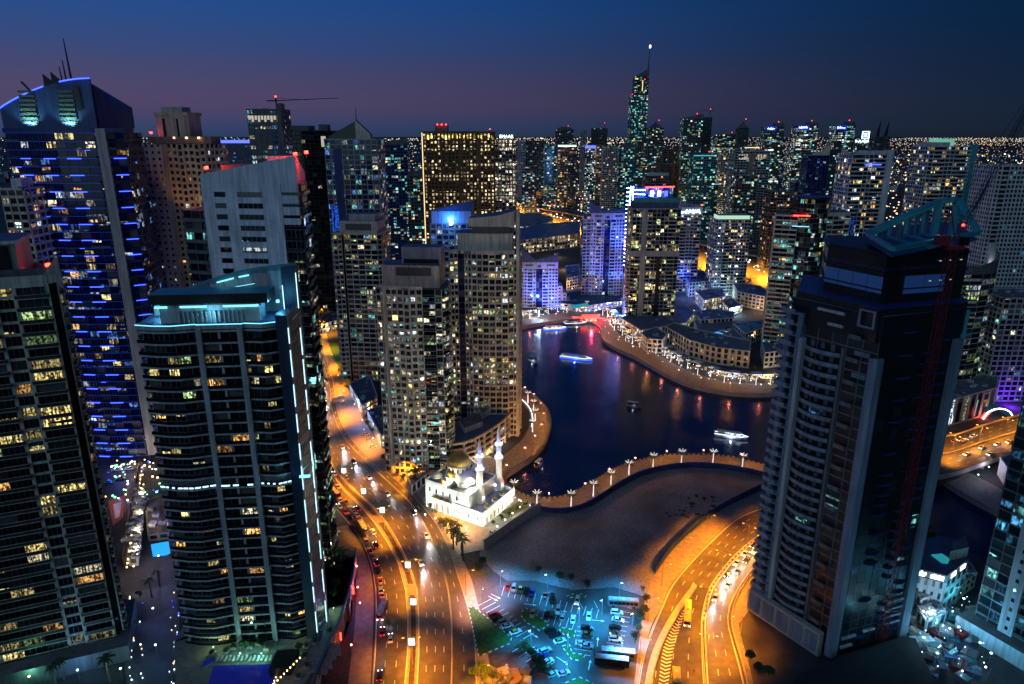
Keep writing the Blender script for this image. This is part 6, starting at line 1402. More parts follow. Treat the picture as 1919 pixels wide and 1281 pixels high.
# arched openings: on the long side and short side
def arch(A,tt,nn,u,w,z0,h,k='courtred',nm='arched_door'):
    b=MB(); pts=[(u-w/2,z0),(u+w/2,z0)]+[(u+w/2*math.cos(a),z0+h+w*.6*math.sin(a)) for a in [math.pi*i/8 for i in range(9)]]
    P=[Vector(A)+tt*x for x,_ in pts]; b.face([(p.x+nn.x*.08,p.y+nn.y*.08,q[1]) for p,q in zip(P,pts)],k); o=part(nm,b,mo)
    b=MB()
    for (x0,y0),(x1,y1) in zip(pts[1:],pts[2:]+pts[:1]):
        a=Vector(A)+tt*x0+nn*.12; c=Vector(A)+tt*x1+nn*.12; b.beam((a.x,a.y,y0),(c.x,c.y,y1),.1,'marble')
    part('arch_moulding',b,o)
for i,u in enumerate((.2,.3,.4)): arch(gl_,t,n,l1*u,1.6,.4,3)
for i in range(6): arch(gl_,t,n,l1*(.52+.08*i),.8,2.5,1.6,'carglass','arched_window')
for i in range(7): arch(gf,t2,n2,l2*(.12+.125*i),1.3 if i in(2,4) else .8,.6,2.6,'courtred' if i%2==0 else 'carglass','arched_door')
for i in range(5): arch(gl_,t,n,l1*(.08+.12*i),.9,9,1.8,'carglass','arched_window')
for i in range(4): a=Vector(gl_)+t*l1*(.14+.1*i); b=MB(); b.obox(gl_,t,n,l1*(.15+.1*i)-.3,l1*(.15+.1*i)+.3,.05,.7,.2,7,'marble'); part('buttress',b,mo)
b=MB(); b.obox(gl_,t,n,l1*.12,l1*.48,.05,1.4,6.6,7.1,'marble'); part('porch_canopy',b,mo)
def dome(cx,cy,z,r,k='domegold',drum=None,nm='dome',tall=1.05):
    if drum: b=MB(); b.lathe(cx,cy,[(drum[0],z-drum[1]),(drum[0],z-.4),(drum[0]+.3,z-.35),(drum[0]+.3,z)],'marble',16); d=part('drum',b,mo)
    b=MB(); b.lathe(cx,cy,[(r*math.cos(a)*(1+.06*math.sin(3*a)),z+r*tall*math.sin(a)) for a in [math.pi/2*i/7*.97 for i in range(8)]],k,16); o=part(nm,b,mo,smooth=k!='domegold')
    if drum: 
        b=MB()
        for i in range(8): a=i*math.pi/4; b.beam((cx+r*1.03*math.cos(a),cy+r*1.03*math.sin(a),z),(cx+r*.6*math.cos(a),cy+r*.6*math.sin(a),z+r*.87*tall),.1,'gold')
        b.beam((cx,cy,z+r*tall*.97),(cx,cy,z+r*tall+1.8),.14,'domegold',.03,6); part('finial_and_ribs',b,o)
def at(px,py,z): p=G(px,py,z); return p.x,p.y
x,y=at(860,880,17); dome(x,y,20.5,5.3,'domegold',(5.6,6.3))
b=MB(); b.lathe(x,y,[(6.6,13.9),(6.6,15.5),(5.7,17.5)],'marble',16); part('drum_base',b,mo)
for i in range(16): a=i*math.pi/8; b=MB(); b.beam((x+5.95*math.cos(a),y+5.95*math.sin(a),18.2),(x+5.95*math.cos(a),y+5.95*math.sin(a),19.8),.35,'carglass'); part('drum_window',b,mo)
x2,y2=at(874,892,16); dome(x2,y2,13.9,5.4,'marble',None,'half_dome',.9)
x,y=at(848,894,15); dome(x,y,16.2,2.7,'domegold',(3.0,2.4)); x,y=at(818,892,14); dome(x,y,14.5,2.2,'marble',(2.5,.7),'dome',.55); x,y=at(868,909,14); dome(x,y,14.5,2.2,'marble',(2.5,.7),'dome',.55); x,y=at(905,880,14); dome(x,y,14.5,2.4,'marble',(2.6,.7),'dome',.6); x,y=at(828,906,14); dome(x,y,14.3,1.3,'domegold',(1.5,.5))
for u in (.2,.3,.4): p=gl_+t*l1*u+n*.7; dome(p.x,p.y,7.1,1.1,'domegold',None,'small_dome')
for c in (.25,.5,.75): p=Q(l1*.06,l2*c); dome(p[0],p[1],6.9,1.2,'domegold',(1.3,.6),'small_dome')
for (px,py) in ((900,936),(935,912)):
    x,y=at(px,py,7); ht=ZH(y,821 if px==900 else 797)
    g=MB(); z=0.2; s=(ht-7)/32
    g.lathe(x,y,[(2.5,.2),(2.5,9.5),(1.55,12.5),(1.5,12.6+9*s)],'marble',8,.39); q=part('minaret_base',g,mo)
    for nm,pr in (('minaret_balcony',[(1.5,12.62+9*s),(2.2,13.2+9*s),(2.2,14.2+9*s),(1.3,14.3+9*s)]),('minaret_shaft',[(1.25,14.31+9*s),(1.2,14.3+14*s)]),('minaret_balcony',[(1.25,14.31+14*s),(1.8,14.8+14*s),(1.8,15.6+14*s),(1,15.7+14*s)]),('minaret_lantern',[(.95,15.71+14*s),(.9,15.7+17*s)]),('minaret_cap',[(1.05,15.71+17*s),(.7,15.9+20*s),(.08,ht)])):
        g=MB(); g.lathe(x,y,pr,'marble',10); part(nm,g,mo)
    for zz_,e,c in ((15.2+9*s,350,(.25,.3,1)),(16.4+14*s,220,(.25,.3,1)),(9,900,(.85,.92,1))):
        for dx in (-1,1): light(mo,'POINT',e*1.6,c,(x+dx*1.55-mo.location.x,y-1.7-mo.location.y,zz_-.2),.12,name='minaret_light')
    b=MB()
    for zz_ in (14.25+9*s,15.65+14*s): b.lathe(x,y,[(1.75,zz_),(1.75,zz_+.25)],'e_minar',8)
    part('ring_light',b,mo)
for u in (-.02,.16,.34,.52,.7,.88):
    p=gl_+t*l1*u+n*7; light(mo,'SPOT',9500,(.9,1,.93),(p.x-mo.location.x,p.y-mo.location.y,1),.25,2.2,(-n.x,-n.y,.75),'floodlight_beam'); b=MB(); b.beam((p.x,p.y,.2),(p.x,p.y,.8),.12,'metal'); b.box(p.x-.3,p.x+.3,p.y-.25,p.y+.25,.8,1.2,'e_white'); part('floodlight',b,mo)
for u in (.1,.35,.6,.85):
    p=gf+t2*l2*u+n2*6; light(mo,'SPOT',8000,(.95,1,.85),(p.x-mo.location.x,p.y-mo.location.y,1),.25,2.2,(-n2.x,-n2.y,.7),'floodlight_beam'); b=MB(); b.beam((p.x,p.y,.2),(p.x,p.y,.8),.12,'metal'); b.box(p.x-.3,p.x+.3,p.y-.25,p.y+.25,.8,1.2,'e_white'); part('floodlight',b,mo)
for px,py,e,c in ((885,905,3000,(1,.97,.85)),(838,903,1500,(1,.92,.6)),(845,880,900,(1,.8,.4)),(880,915,1200,(1,.95,.7)),(925,925,700,(1,.9,.5)),(868,868,1200,(1,.85,.5)),(905,955,500,(1,1,.8))):
    x,y=at(px,py,15); light(mo,'POINT',e*1.9,c,(x-mo.location.x,y-mo.location.y,15.6),.25,name='roof_light')
for px,py,e in ((960,965,260),(985,948,260),(930,990,260),(880,1000,260),(845,960,350),(830,1000,200),(860,1020,200)):
    p=G(px,py); light(mo,'POINT',e*2.2,(1,.9,.5),(p.x-mo.location.x,p.y-mo.location.y,3),.2,name='courtyard_light')
# ================= LAMPS =================
OR=(1,.29,.005)
def lamp_proto(h,arm,dbl,k):
    o=thing('street_lamp','prototype','street lamp',(0,0,0)); b=MB(); b.beam((0,0,0),(0,0,h),.14,'metal',.08,6); part('pole',b,o)
    for sgn in ((1,-1) if dbl else (1,)):
        b=MB(); b.beam((0,0,h-.3),(sgn*arm,0,h),.07,'metal'); part('arm',b,o); b=MB(); b.box(min(sgn*arm,sgn*(arm+.9)),max(sgn*arm,sgn*(arm+.9)),-.22,.22,h-.15,h+.06,'metal'); q=part('lamp_head',b,o)
        b=MB(); b.box(min(sgn*arm,sgn*(arm+.9))+.08,max(sgn*arm,sgn*(arm+.9))-.08,-.2,.2,h-.28,h-.16,k); link('lamp_glass',b.mesh('lamp_glass'),q)
    return o
LP={}
def lamp(kind,p,z,rz,label,group,e,col,h=10,arm=2.2,dbl=False,k='e_orange',cone=2.75,down=True):
    key=(kind,)
    if key not in LP: LP[key]=o=lamp_proto(h,arm,dbl,k)
    else: o=copy_tree(LP[key])
    LAB.get('prototype',[]).clear() if 'prototype' in LAB else None
    o.location=(p[0],p[1],z); o.rotation_euler=(0,0,rz); tag(o,label,'street lamp',group)
    if e and kind=='prom': light(o,'POINT',e*.42,col,(arm+.4,0,h+.15),.3,name='lamp_light')
    elif e: light(o,'SPOT',e,col,((arm+.4) if not dbl else 0,0,h-.5),.35,cone,(0,0,-1),'lamp_light',.35)
    return o
LE=22000
for i in range(13):
    v=.16+i*.07; p=RD_S.at(v,1.12); lamp('road',p,.16,RD_S.ang(v,1)+math.pi/2+(math.pi if False else 0),'orange street lamp on the outer verge of the main road, %s from the far end'%ordn(i),'lamps on the outer verge of the main road',LE,OR,11,2.5,False,cone=2.3)
for i in range(12):
    v=.3+i*.062; p=MD.at(v,.5); lamp('dbl',p,.2,MD.ang(v,.5)+math.pi/2,'double-armed orange lamp on the planted median of the main road, %s from the far end'%ordn(i),'double lamps on the median of the main road',LE*1.15,OR,11,2.2,True,cone=2.3)
for i in range(9):
    v=.1+i*.105; p=RB.at(v,.0); lamp('dbl',p,.12,RB.ang(v,0)+math.pi/2,'double-armed orange lamp between carriageways of the curved sand-lot road, %s from the bridge'%ordn(i),'double lamps on the curved road',LE*.6,OR,11,2.2,True,cone=2.15)
for i in range(6):
    v=.3+i*.12; p=SHO.at(v,.5); lamp('road',p,.12,SHO.ang(v,.5)-math.pi/2,'orange street lamp on the pavement between the curved road and the dark tower, %s along'%ordn(i),'lamps by the dark tower road',LE*.4,OR,11,2.5,cone=2.2)
for i in range(5):
    v=.45+i*.12; p=LS.at(v,.6); lamp('road',p,.14,LS.ang(v,.5)+math.pi/2,'orange street lamp on the sand-lot side of the curved road, %s from the bridge side'%ordn(i),'lamps on the sand-lot side of the curved road',LE*.4,OR,11,2.5,cone=2.2)
for i in range(5):
    v=.2+i*.17; p=BR.at(v,.48); lamp('dbl',p,5,BR.ang(v,.5)+math.pi/2,'double-armed lamp on the road bridge over the canal, %s from the dark tower'%ordn(i),'lamps on the bridge',LE*.55,(1,.4,.04),11,2.2,True,cone=2.3)
FPL=[.2,.27,.33,.38,.43,.48,.53,.58,.63,.68,.73,.78,.83,.88,.93]
for i,v in enumerate(FPL):
    p=FP.at(v,.22); lamp('prom',p,.3,FP.ang(v,.2)+math.pi/2,'short orange lamp on the far promenade, %s from the marina end'%ordn(i),'lamps on the far promenade',(18000 if i%2 else 3500),(1,.4,.015) if v>.35 else (1,.25,.22),5,.6,False,cone=2.9)
NPL=[.06,.1,.15,.2,.25,.3,.35,.42,.48,.54,.6,.66,.72,.78,.84,.9,.95]
for i,v in enumerate(NPL):
    p=NP.at(v,.25); lamp('prom',p,.3,NP.ang(v,.2)-math.pi/2,'short orange lamp on the near promenade, %s from the bow-fronted tower'%ordn(i),'lamps on the near promenade',(18000 if i%2 else 3500),(1,.4,.015),5,.6,False,cone=2.9)
for i in range(28):
    v=.1+i*.031; p=HW.at(v,.46); o=lamp('hw',p,.1,HW.ang(v,.5)+math.pi/2,'tall double-armed lamp in the middle of the far motorway, %s from the hotel side'%ordn(i),'lamps on the far motorway',330000,(1,.36,.02),22,4,True,cone=2.7)
# parking floodlights
CY=(.03,.45,1)
for i,(px,py,e) in enumerate(((1026,1104,1),(1128,1152,.8),(1085,1166,1),(1185,1178,.9),(1160,1120,.7),(1165,1232,.75),(1064,1216,.75),(995,1210,.9),(938,1100,.7),(1062,1272,.8),(905,1135,.6))):
    p=G(px,py); lamp('park',p,.1,R.uniform(0,6),['cyan-white floodlight mast behind the row of five parked cars','cyan floodlight mast by the empty bays next to the van','cyan floodlight mast in the middle of the parking lot','cyan floodlight mast beside the white hatchback on the sand edge','cyan floodlight mast near the far parked bus','cyan floodlight mast near the two buses at the lot corner','cyan floodlight mast by the grass wedge in the lot','cyan floodlight mast above the dark shrubs','cyan floodlight at the lot entrance by the promenade end','cyan floodlight beside the blue-roofed police car','cyan floodlight at the tip of the dark lawn'][i],'parking lot floodlights',8500*e,CY,7,.4,False,k='e_cyanh',cone=2.5)
# glowing white advert boxes on the median
for i,(px,py) in enumerate(((645,893),(682,932),(717,968),(765,1072),(775,1142),(772,1218),(607,850))):
    p=G(px,py); o=thing('advert_box','glowing white advert box on the road median, %s from the far end'%ordn([1,2,3,4,5,6,0][i]),'sign',(p.x,p.y,.2),'advert boxes on the median'); b=MB(); b.box(p.x-.15,p.x+.15,p.y-.15,p.y+.15,.2,2.2,'metal'); part('post',b,o)
    b=MB(); b.box(p.x-1.1,p.x+1.1,p.y-.25,p.y+.25,2.2,5,'e_ad'); part('lit_panel',b,o); b=MB(); b.box(p.x-1.2,p.x+1.2,p.y-.3,p.y+.3,5,5.12,'metal'); part('panel_cap',b,o)
# ================= CARS =================
def car_proto(paint,roof=None,lit=0,kind='car'):
    o=thing('car','prototype','car',(0,0,0)); w=.9; Lh=2.3
    def P(nm,b,par=None): return link(nm,b.mesh(nm),par or o)
    b=MB()
    if kind=='car':
        pr=[(-Lh,.35),(-Lh,.8),(-2.0,.92),(-1.2,.95),(1.0,.92),(2.0,.75),(Lh,.55),(Lh,.35)]
        top=[(-1.75,.93),(-1.15,1.4),(.25,1.42),(1.05,.93)]; rf=(-1.15,.25,1.4)
    else:
        pr=[(-Lh,.35),(-Lh,1.05),(-1.6,1.08),(1.1,1.05),(2.1,.9),(Lh,.7),(Lh,.35)]
        top=[(-2.2,1.06),(-1.95,1.72),(.35,1.72),(1.1,1.06)]; rf=(-1.95,.35,1.7)
    i=b.m(paint); o_=len(b.v); n=len(pr)
    for s_,k_ in ((-1,1),(1,1)): b.v.extend((x,s_*w*(.92 if abs(x)>2 else 1),z) for x,z in pr)
    for q in range(n): r_=(q+1)%n; b.f.append((o_+q,o_+r_,o_+n+r_,o_+n+q)); b.mi.append(i)
    b.f.append(tuple(o_+q for q in range(n))); b.f.append(tuple(o_+n+q for q in reversed(range(n)))); b.mi+=[i,i]
    P('body',b)
    b=MB(); m=len(top); wv=[.84,.66,.66,.84]; o_=0; i=b.m('carglass')
    for s_ in (-1,1): b.v.extend((x,s_*wv[j],z) for j,(x,z) in enumerate(top))
    for q in range(m): r_=(q+1)%m; b.f.append((q,r_,m+r_,m+q)); b.mi.append(i)
    b.f.append(tuple(range(m))); b.f.append(tuple(m+q for q in reversed(range(m)))); b.mi+=[i,i]
    g=P('window_glass',b); b=MB(); b.box(rf[0],rf[1],-.66,.66,rf[2]-.01,rf[2]+.05,roof or paint)
    for s_ in (-1,1): b.beam((rf[0],s_*.66,rf[2]),(top[0][0],s_*.84,top[0][1]),.04,paint); b.beam((rf[1],s_*.66,rf[2]),(top[3][0],s_*.84,top[3][1]),.04,paint)
    P('roof',b)
    for x in (-1.4,1.4):
        for s_ in (-1,1):
            b=MB(); oo=len(b.v)
            for yy in (s_*.78,s_*.95): b.v.extend((x+.33*math.cos(a),yy,.33+.33*math.sin(a)) for a in [j*math.pi/4 for j in range(8)])
            i=b.m('tyre'); 
            for j in range(8): k2=(j+1)%8; b.f.append((j,k2,8+k2,8+j)); b.mi.append(i)
            b.f.append(tuple(range(8))); b.f.append(tuple(range(8,16))); b.mi+=[i,i]; P('wheel',b)
    for s_ in (-1,1):
        b=MB(); b.box(Lh-.12,Lh+.03,s_*.62-.17,s_*.62+.17,.55,.72,'e_head' if lit&1 else 'chrome'); P('headlight',b)
        b=MB(); b.box(-Lh-.03,-Lh+.1,s_*.64-.16,s_*.64+.16,.65,.84,'e_tail' if lit&2 else 'pr'); P('taillight',b)
    return o
CPR={}
def car(p,z,ang,paint,label,group,roof=None,lit=0,kind='car',beam=0,cat=None):
    key=(paint,roof,lit,kind)
    if key not in CPR: o=CPR[key]=car_proto(*key)
    else: o=copy_tree(CPR[key])
    for ch in [c for c in o.children if c.type=='LIGHT']: bpy.data.objects.remove(ch)
    o.location=(p[0],p[1],z); o.rotation_euler=(0,0,ang)
    tag(o,label,cat or {'car':'car','suv':'car'}[kind],group)
    if beam: light(o,'SPOT',beam,(.85,.92,1),(2.5,0,.8),.1,.75,(1,0,-.035),'headlamp_beam',.7)
    if lit&2 and not lit&1: pass
    return o
CN={'pw':'white','ps':'silver','pb':'black','pr':'red','pblue':'blue','pbr':'brown','pcream':'cream','pyel':'yellow','pgreen':'green'}
# the standing queue in the slip lane of the main road
QU=[(640,880),(649,896),(618,872),(627,889),(613,905),(620,912),(633,913),(612,925),(629,925),(636,938),(648,942),(636,950),(646,960),(659,955),(655,968),(668,966),(669,981),(654,972),(678,983),(660,990),(679,1001),(699,998),(686,1015),(694,1034),(703,1053),(707,1072),(713,1090),(714,1108)]
cols=['pw','ps','pw','pw','pbr','ps','pw','pr','ps','pw','pcream','pw','pr','pw','ps','pw','pbr','pb','pw','pr','pb','pw','ps','pw','pcream','pb','pcream','ps']
for i,(px,py) in enumerate(QU):
    p=G(px,py); best=min(range(60,100),key=lambda k:(RD_L.at(k/100,.1)-p).length); a=RD_L.ang(best/100,.1)+math.pi
    taxi=i in(10,14,23,24,26)
    k='pcream' if taxi else cols[i]; car(p,.1,a,k,'%s%s in the slip road queue, %s from the far end'%(CN[k],' taxi with red roof' if taxi else (' estate car' if i%4==1 else ' saloon'),ordn(i)),'cars queueing by the slip road','pr' if taxi else None,(2 if i%3==0 else 0)|(1 if i in(3,4,7,11) else 0),'suv' if i%4==1 and not taxi else 'car')
# moving traffic, headlamps towards the viewer on the near carriageway
k_=0
for u,vs in ((.12,(.2,.26,.43,.475,.52,.55)),(.37,(.22,.35,.39,.455,.6,.64,.9)),(.62,(.5,.54,.575,.61,.72,.75,.78,.81)),(.87,(.33,.36,.395,.425,.465,.84,.87))):
    for v in vs:
        p=RD_R.at(v,u); car(p,.1,RD_R.ang(v,u),['pw','ps','pb','pw'][k_%4],'%s car with bright headlamps on the main road, %s down %s lane from the median'%(CN[['pw','ps','pb','pw'][k_%4]],ordn(vs.index(v)),ORD[int(u*4)]),'cars driving down the main road',None,1,'car',15000); k_+=1
k_=0
for u,vs in ((.2,(.9,.93,.96,.99)),(.45,(.74,.77,.88,.965)),(.75,(.62,.83))):
    for v in vs:
        p=RD_L.at(v,u); car(p,.1,RD_L.ang(v,u)+math.pi,['pb','ps','pr'][k_%3],'%s car with red tail lamps between queue and median, %s counted from picture bottom'%(CN[['pb','ps','pr'][k_%3]],ordn(k_)),'cars driving up the main road',None,3,'car',4000); k_+=1
k_=0
for u,vs in ((.25,(.56,.59,.62,.655,.69,.73,.8)),(.55,(.54,.575,.61,.645,.68,.72,.765)),(.85,(.53,.56,.6,.64))):
    for v in vs:
        p=RB.at(v,u); car(p,.1,RB.ang(v,u),['ps','pw','pb'][k_%3],'%s car with white headlamps on the curved road by the dark tower, %s counted'%(CN[['ps','pw','pb'][k_%3]],ordn(k_)),'cars rounding the curved road',None,1,'car',12000); k_+=1
for i,(v,u,lt) in enumerate(((.2,.2,2),(.26,.25,2),(.32,.22,2),(.3,.65,1),(.4,.62,1),(.5,.66,1),(.58,.7,1),(.46,.85,1),(.66,.85,1))):
    p=BR.at(v,u); car(p,5,BR.ang(v,u)+(math.pi if lt==1 else 0),'pw' if i%2 else 'ps','%s car with %s lamps crossing the canal bridge, %s in its lane file'%('white' if i%2 else 'silver','red tail' if lt==2 else 'white head',ordn(i)),'cars on the bridge',None,lt|1,'car',3000)
# parked cars in the lot
PK=[(952,1102,'pr',-100,'red saloon, first of five parked side by side on the sand edge','car'),(963,1105,'ps',-100,'silver van, second of five parked side by side on the sand edge','suv'),(975,1107,'pbr',-100,'brown taxi with yellow roof sign area, third of the five parked side by side','car'),(987,1110,'pb',-100,'black saloon, fourth of the five parked side by side','car'),(998,1113,'pblue',-100,'pale blue hatchback, last of the five parked side by side','car'),
(1022,1118,'pr',-100,'dark red saloon parked under the first floodlight mast','car'),(1034,1124,'pb',-100,'black estate car parked next to the dark red saloon','suv'),(1082,1128,'pw',-105,'white pickup alone in its bay with a lit lamp','suv'),(998,1152,'pcream',-98,'cream taxi with yellow roof parked by the dark planting island','car'),
(926,1154,'pr',25,'dark red van, first in the slanted row beside the lawn','suv'),(932,1162,'pb',25,'black saloon, second in the slanted row beside the lawn','car'),(944,1168,'ps',25,'silver estate car in the slanted row beside the lawn','suv'),(950,1175,'pw',25,'white saloon in the slanted row beside the lawn','car'),(966,1186,'pw',27,'white taxi with yellow roof ending the slanted row beside the lawn','car'),
(1032,1185,'pb',22,'black saloon parked in the middle row by the small lawn','car'),(1040,1193,'pb',22,'second black car in the middle row, larger','suv'),(1049,1203,'pgreen',22,'green and white taxi in the middle row under the floodlight','car'),(1090,1208,'ps',-8,'silver saloon alone beside the floodlit bay lines','car'),
(1158,1164,'pw',-18,'white hatchback parked on the outer edge of the lot','car'),(1153,1200,'pw',-8,'white minivan parked on the outer edge between two buses','suv'),(1022,1222,'ps',30,'silver van in the front dark row','suv'),(1016,1232,'pblue',30,'blue car in the front dark row','car'),(1026,1242,'pw',30,'white taxi with green trim in the front dark row','car'),(1056,1264,'pw',25,'white police car with blue roof near the picture bottom','car'),
(925,1000,'pw',15,'white saloon parked by the wall of the mosque yard','car'),(915,1014,'ps',15,'silver car parked by the mosque courtyard wall','car'),(963,982,'pb',35,'dark car parked among the mosque side trees','car'),(950,995,'ps',35,'grey car parked near the mosque side trees','suv'),
(640,745,'pw',20,'white van parked under trees by the far shops','suv'),(629,748,'pw',60,'white car parked at the far kerb by the crossing','car'),(634,756,'pw',55,'second white car parked at the far kerb by the crossing','car'),(686,815,'pw',10,'white car in the paved forecourt of the blue-roofed shops','car'),(692,826,'ps',10,'silver car in the paved forecourt of the blue-roofed shops','car'),(699,838,'pw',10,'white car farthest down the shop forecourt','car'),
(628,1000,'pw',20,'white car turning by the left kerb of the queue','car'),(218,882,'pw',10,'white car in the blue-lit lot behind the near tower','car'),(226,898,'ps',12,'silver car in the blue-lit lot behind the near tower','car'),(243,880,'pw',8,'white car under warm light behind the near tower','car'),(205,905,'pgreen',10,'green car at the edge of the blue-lit lot','car')]
for i,(px,py,a,w_) in enumerate([(1046+i*11.5,1146+i*2.2,-100,'in the empty-looking far row') for i in (0,5)]+[(1014+i*10,1151+i*1.9,80,'in the middle row by the dark planting island') for i in (1,2,4,6)]+[(1100,1180+i*11,-8,'in the stack of floodlit bays') for i in (0,1,3)]+[(1156-i*1.5,1150+i*14,-8,'in the outer row on the sand side') for i in (0,2,3,5)]+[(1000+i*9,1226+i*10,30,'in the front dark row beside the shrubs') for i in (0,1,3,4)]):
    k=['ps','pw','pb','pbr'][i%4]; PK.append((px,py,k,a,'%s car parked %s, %s counted there'%(CN[k],w_,ordn([0,1,0,1,2,3,0,1,2,0,1,2,3,0,1,2,3][i])),'suv' if i%3==0 else 'car'))
for px,py,k,a,lb,kd in PK:
    p=G(px,py); rf=None
    if 'yellow roof' in lb: rf='pyel'
    if 'blue roof' in lb: rf='e_bluewash'
    if 'green and' in lb: rf='pgreen'; k='pw'
    lb=lb.replace(' sign area','')
    car(p,.1,math.radians(a),k,lb,None,rf,1 if 'lit lamp' in lb else 0,kd)
# highway traffic: simple far cars
cm={}
for kk in ('e_head','e_tail'):
    b=MB(); b.box(-2.3,2.3,-.9,.9,.3,1,'pw'); b.prism([(-1.6,-.8),(.9,-.8),(.9,.8),(-1.6,.8)],1,1.45,'carglass'); 
    for s_ in (-.6,.6): b.box(2.2,2.6,s_-.3,s_+.3,.5,1.1,kk)
    cm[kk]=b.mesh('far_car')
for i in range(150):
    near=R.random()<.5; u=R.choice([.07,.14,.21,.28,.35]) if near else R.choice([.62,.69,.76,.83,.9]); v=R.uniform(.12,.95); kk='e_head' if near else 'e_tail'; p=HW.at(v,u)
    o=link('far_car',cm[kk],None,None,(p.x,p.y,.1),HW.ang(v,u)+(0 if near else math.pi)); tag(o,'tiny car with %s on the far orange motorway'%('white headlamps' if near else 'red tail lamps'),'car','headlamp cars on the far motorway' if near else 'tail-lamp cars on the far motorway')
# buses and lorry
def bus(px,py,a,k,label,L=11.5,lamp_=False):
    p=G(px,py); o=thing('bus',label,'bus',(p.x,p.y,.1),None,math.radians(a))
    def P(nm,b): return link(nm,b.mesh(nm),o)
    b=MB(); b.box(-L/2,L/2,-1.25,1.25,.45,3.1,k); P('body',b); b=MB(); b.box(-L/2+.2,L/2-.2,-1.15,1.15,3.1,3.2,'grey' if k!='pyel' else 'pyel'); P('roof',b)
    for s_ in (-1,1):
        for i in range(7): b=MB(); x=-L/2+.6+i*(L-1)/7; b.box(x,x+(L-1)/7-.15,min(s_*1.25,s_*1.28),max(s_*1.25,s_*1.28),1.5,2.6,'carglass'); P('window_pane',b)
        for x in (-L/2+2,L/2-2): b=MB(); b.box(x-.5,x+.5,min(s_*1.0,s_*1.3),max(s_*1.0,s_*1.3),0,.95,'tyre'); P('wheel',b)
        b=MB(); b.box(L/2,L/2+.06,s_*.9-.2,s_*.9+.2,.8,1.05,'e_head' if lamp_ else 'chrome'); P('headlight',b)
    b=MB(); b.box(L/2+.005,L/2+.05,-1.1,1.1,1.5,2.7,'carglass'); P('windscreen',b)
    for i in range(3): b=MB(); x=-L/2+2+i*3.2; b.box(x,x+1.2,-.5,.5,3.21,3.4,'white'); P('roof_unit',b)
bus(1288,1156,-105,'pyel','yellow-lit white bus standing on the wide orange junction',12.5,True); bus(1168,1136,-6,'dgrey','long pale bus parked at the outer edge of the lot, farther one'); bus(1158,1232,-8,'dgrey','pale bus parked at the outer edge near the lot corner'); bus(1146,1246,-8,'pb','dark bus parked alongside the pale corner bus'); bus(627,928,-52,'pr','red-brown bus in the standing queue',10); bus(680,993,-62,'pbr','brown lorry-like bus in the queue near the double lamp',8); bus(717,1150,-92,'pr','red and white bus driving beside the slip road',9,True); bus(1267,1278,-100,'pyel','white van-like bus cut by the picture bottom on the junction',7)
# ================= PALMS AND TREES =================
def frond(b,base,a,L,droop,w,k):
    c,s=math.cos(a),math.sin(a); pts=[]
    for i in range(5):
        q=i/4; r=L*q; z=base[2]+L*(.45*q-droop*q*q); pts.append((base[0]+c*r,base[1]+s*r,z,w*(math.sin(math.pi*min(.97,q*.85+.12)))))
    for (x0,y0,z0,w0),(x1,y1,z1,w1) in zip(pts,pts[1:]):
        b.face([(x0-s*w0,y0+c*w0,z0-w0*.4),(x1-s*w1,y1+c*w1,z1-w1*.4),(x1,y1,z1),(x0,y0,z0)],k); b.face([(x0,y0,z0),(x1,y1,z1),(x1+s*w1,y1-c*w1,z1-w1*.4),(x0+s*w0,y0-c*w0,z0-w0*.4)],k)
def palm_proto(h,tk,ck,lit=0,n=15):
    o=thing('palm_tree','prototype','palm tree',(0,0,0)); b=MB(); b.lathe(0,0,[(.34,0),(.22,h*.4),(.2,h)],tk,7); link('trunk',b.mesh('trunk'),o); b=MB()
    for i in range(n): frond(b,(0,0,h),i*2.4+R.uniform(-.2,.2),R.uniform(2.4,3.2),R.uniform(.5,.95),.32,ck)
    link('crown',b.mesh('crown'),o)
    if lit:
        b=MB()
        for i in range(6): a=i*1.05; b.beam((0,0,h-.2),(1.9*math.cos(a),1.9*math.sin(a),h+.85),.13,'glowbark')  # lower fronds glow too, uplight put into their material
        link('glow_frond_base',b.mesh('glow_frond_base'),o)
    return o
PP={}
def palm(kind,p,z,label,group,s=1.):
    if kind not in PP: PP[kind]=o=palm_proto(6.2 if kind=='lit' else 7.5,'glowbark' if kind=='lit' else 'bark','leafwarm' if kind!='dark' else 'leaf',kind=='lit')
    else: o=copy_tree(PP[kind])
    o.location=(p[0],p[1],z); o.rotation_euler=(0,0,R.uniform(0,6)); o.scale=(s,s,s); tag(o,label,'palm tree',group); return o
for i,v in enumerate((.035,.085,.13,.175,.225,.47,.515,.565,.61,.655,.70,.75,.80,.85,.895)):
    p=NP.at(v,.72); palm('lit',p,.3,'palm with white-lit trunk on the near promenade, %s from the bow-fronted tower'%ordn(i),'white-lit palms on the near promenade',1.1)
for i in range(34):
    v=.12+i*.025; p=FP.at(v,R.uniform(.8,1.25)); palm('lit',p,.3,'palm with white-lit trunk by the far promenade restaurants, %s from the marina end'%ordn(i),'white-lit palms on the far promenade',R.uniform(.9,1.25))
for i,(px,py) in enumerate(((838,1000),(846,1010),(856,1022),(850,1030),(866,1040),(868,1050),(858,1012),(780,912),(766,905),(700,770),(706,780),(300,1100),(285,1120),(335,1075),(205,1278),(105,1285),(1740,1015),(642,1070),(636,1090),(120,1275))):
    p=G(px,py); palm('warm' if i<7 or i==16 else 'dark',p,0.15,'%s palm %s, %s of its cluster'%('warm-lit' if i<7 or i==16 else 'dark',['beside the mosque gate' if i<7 else 'between shops and lit beige tower' if i<11 else 'in the gap below the near towers' if i<16 else 'at a lower corner plot'][0],ordn(i)),'palms beside buildings',R.uniform(.9,1.3))
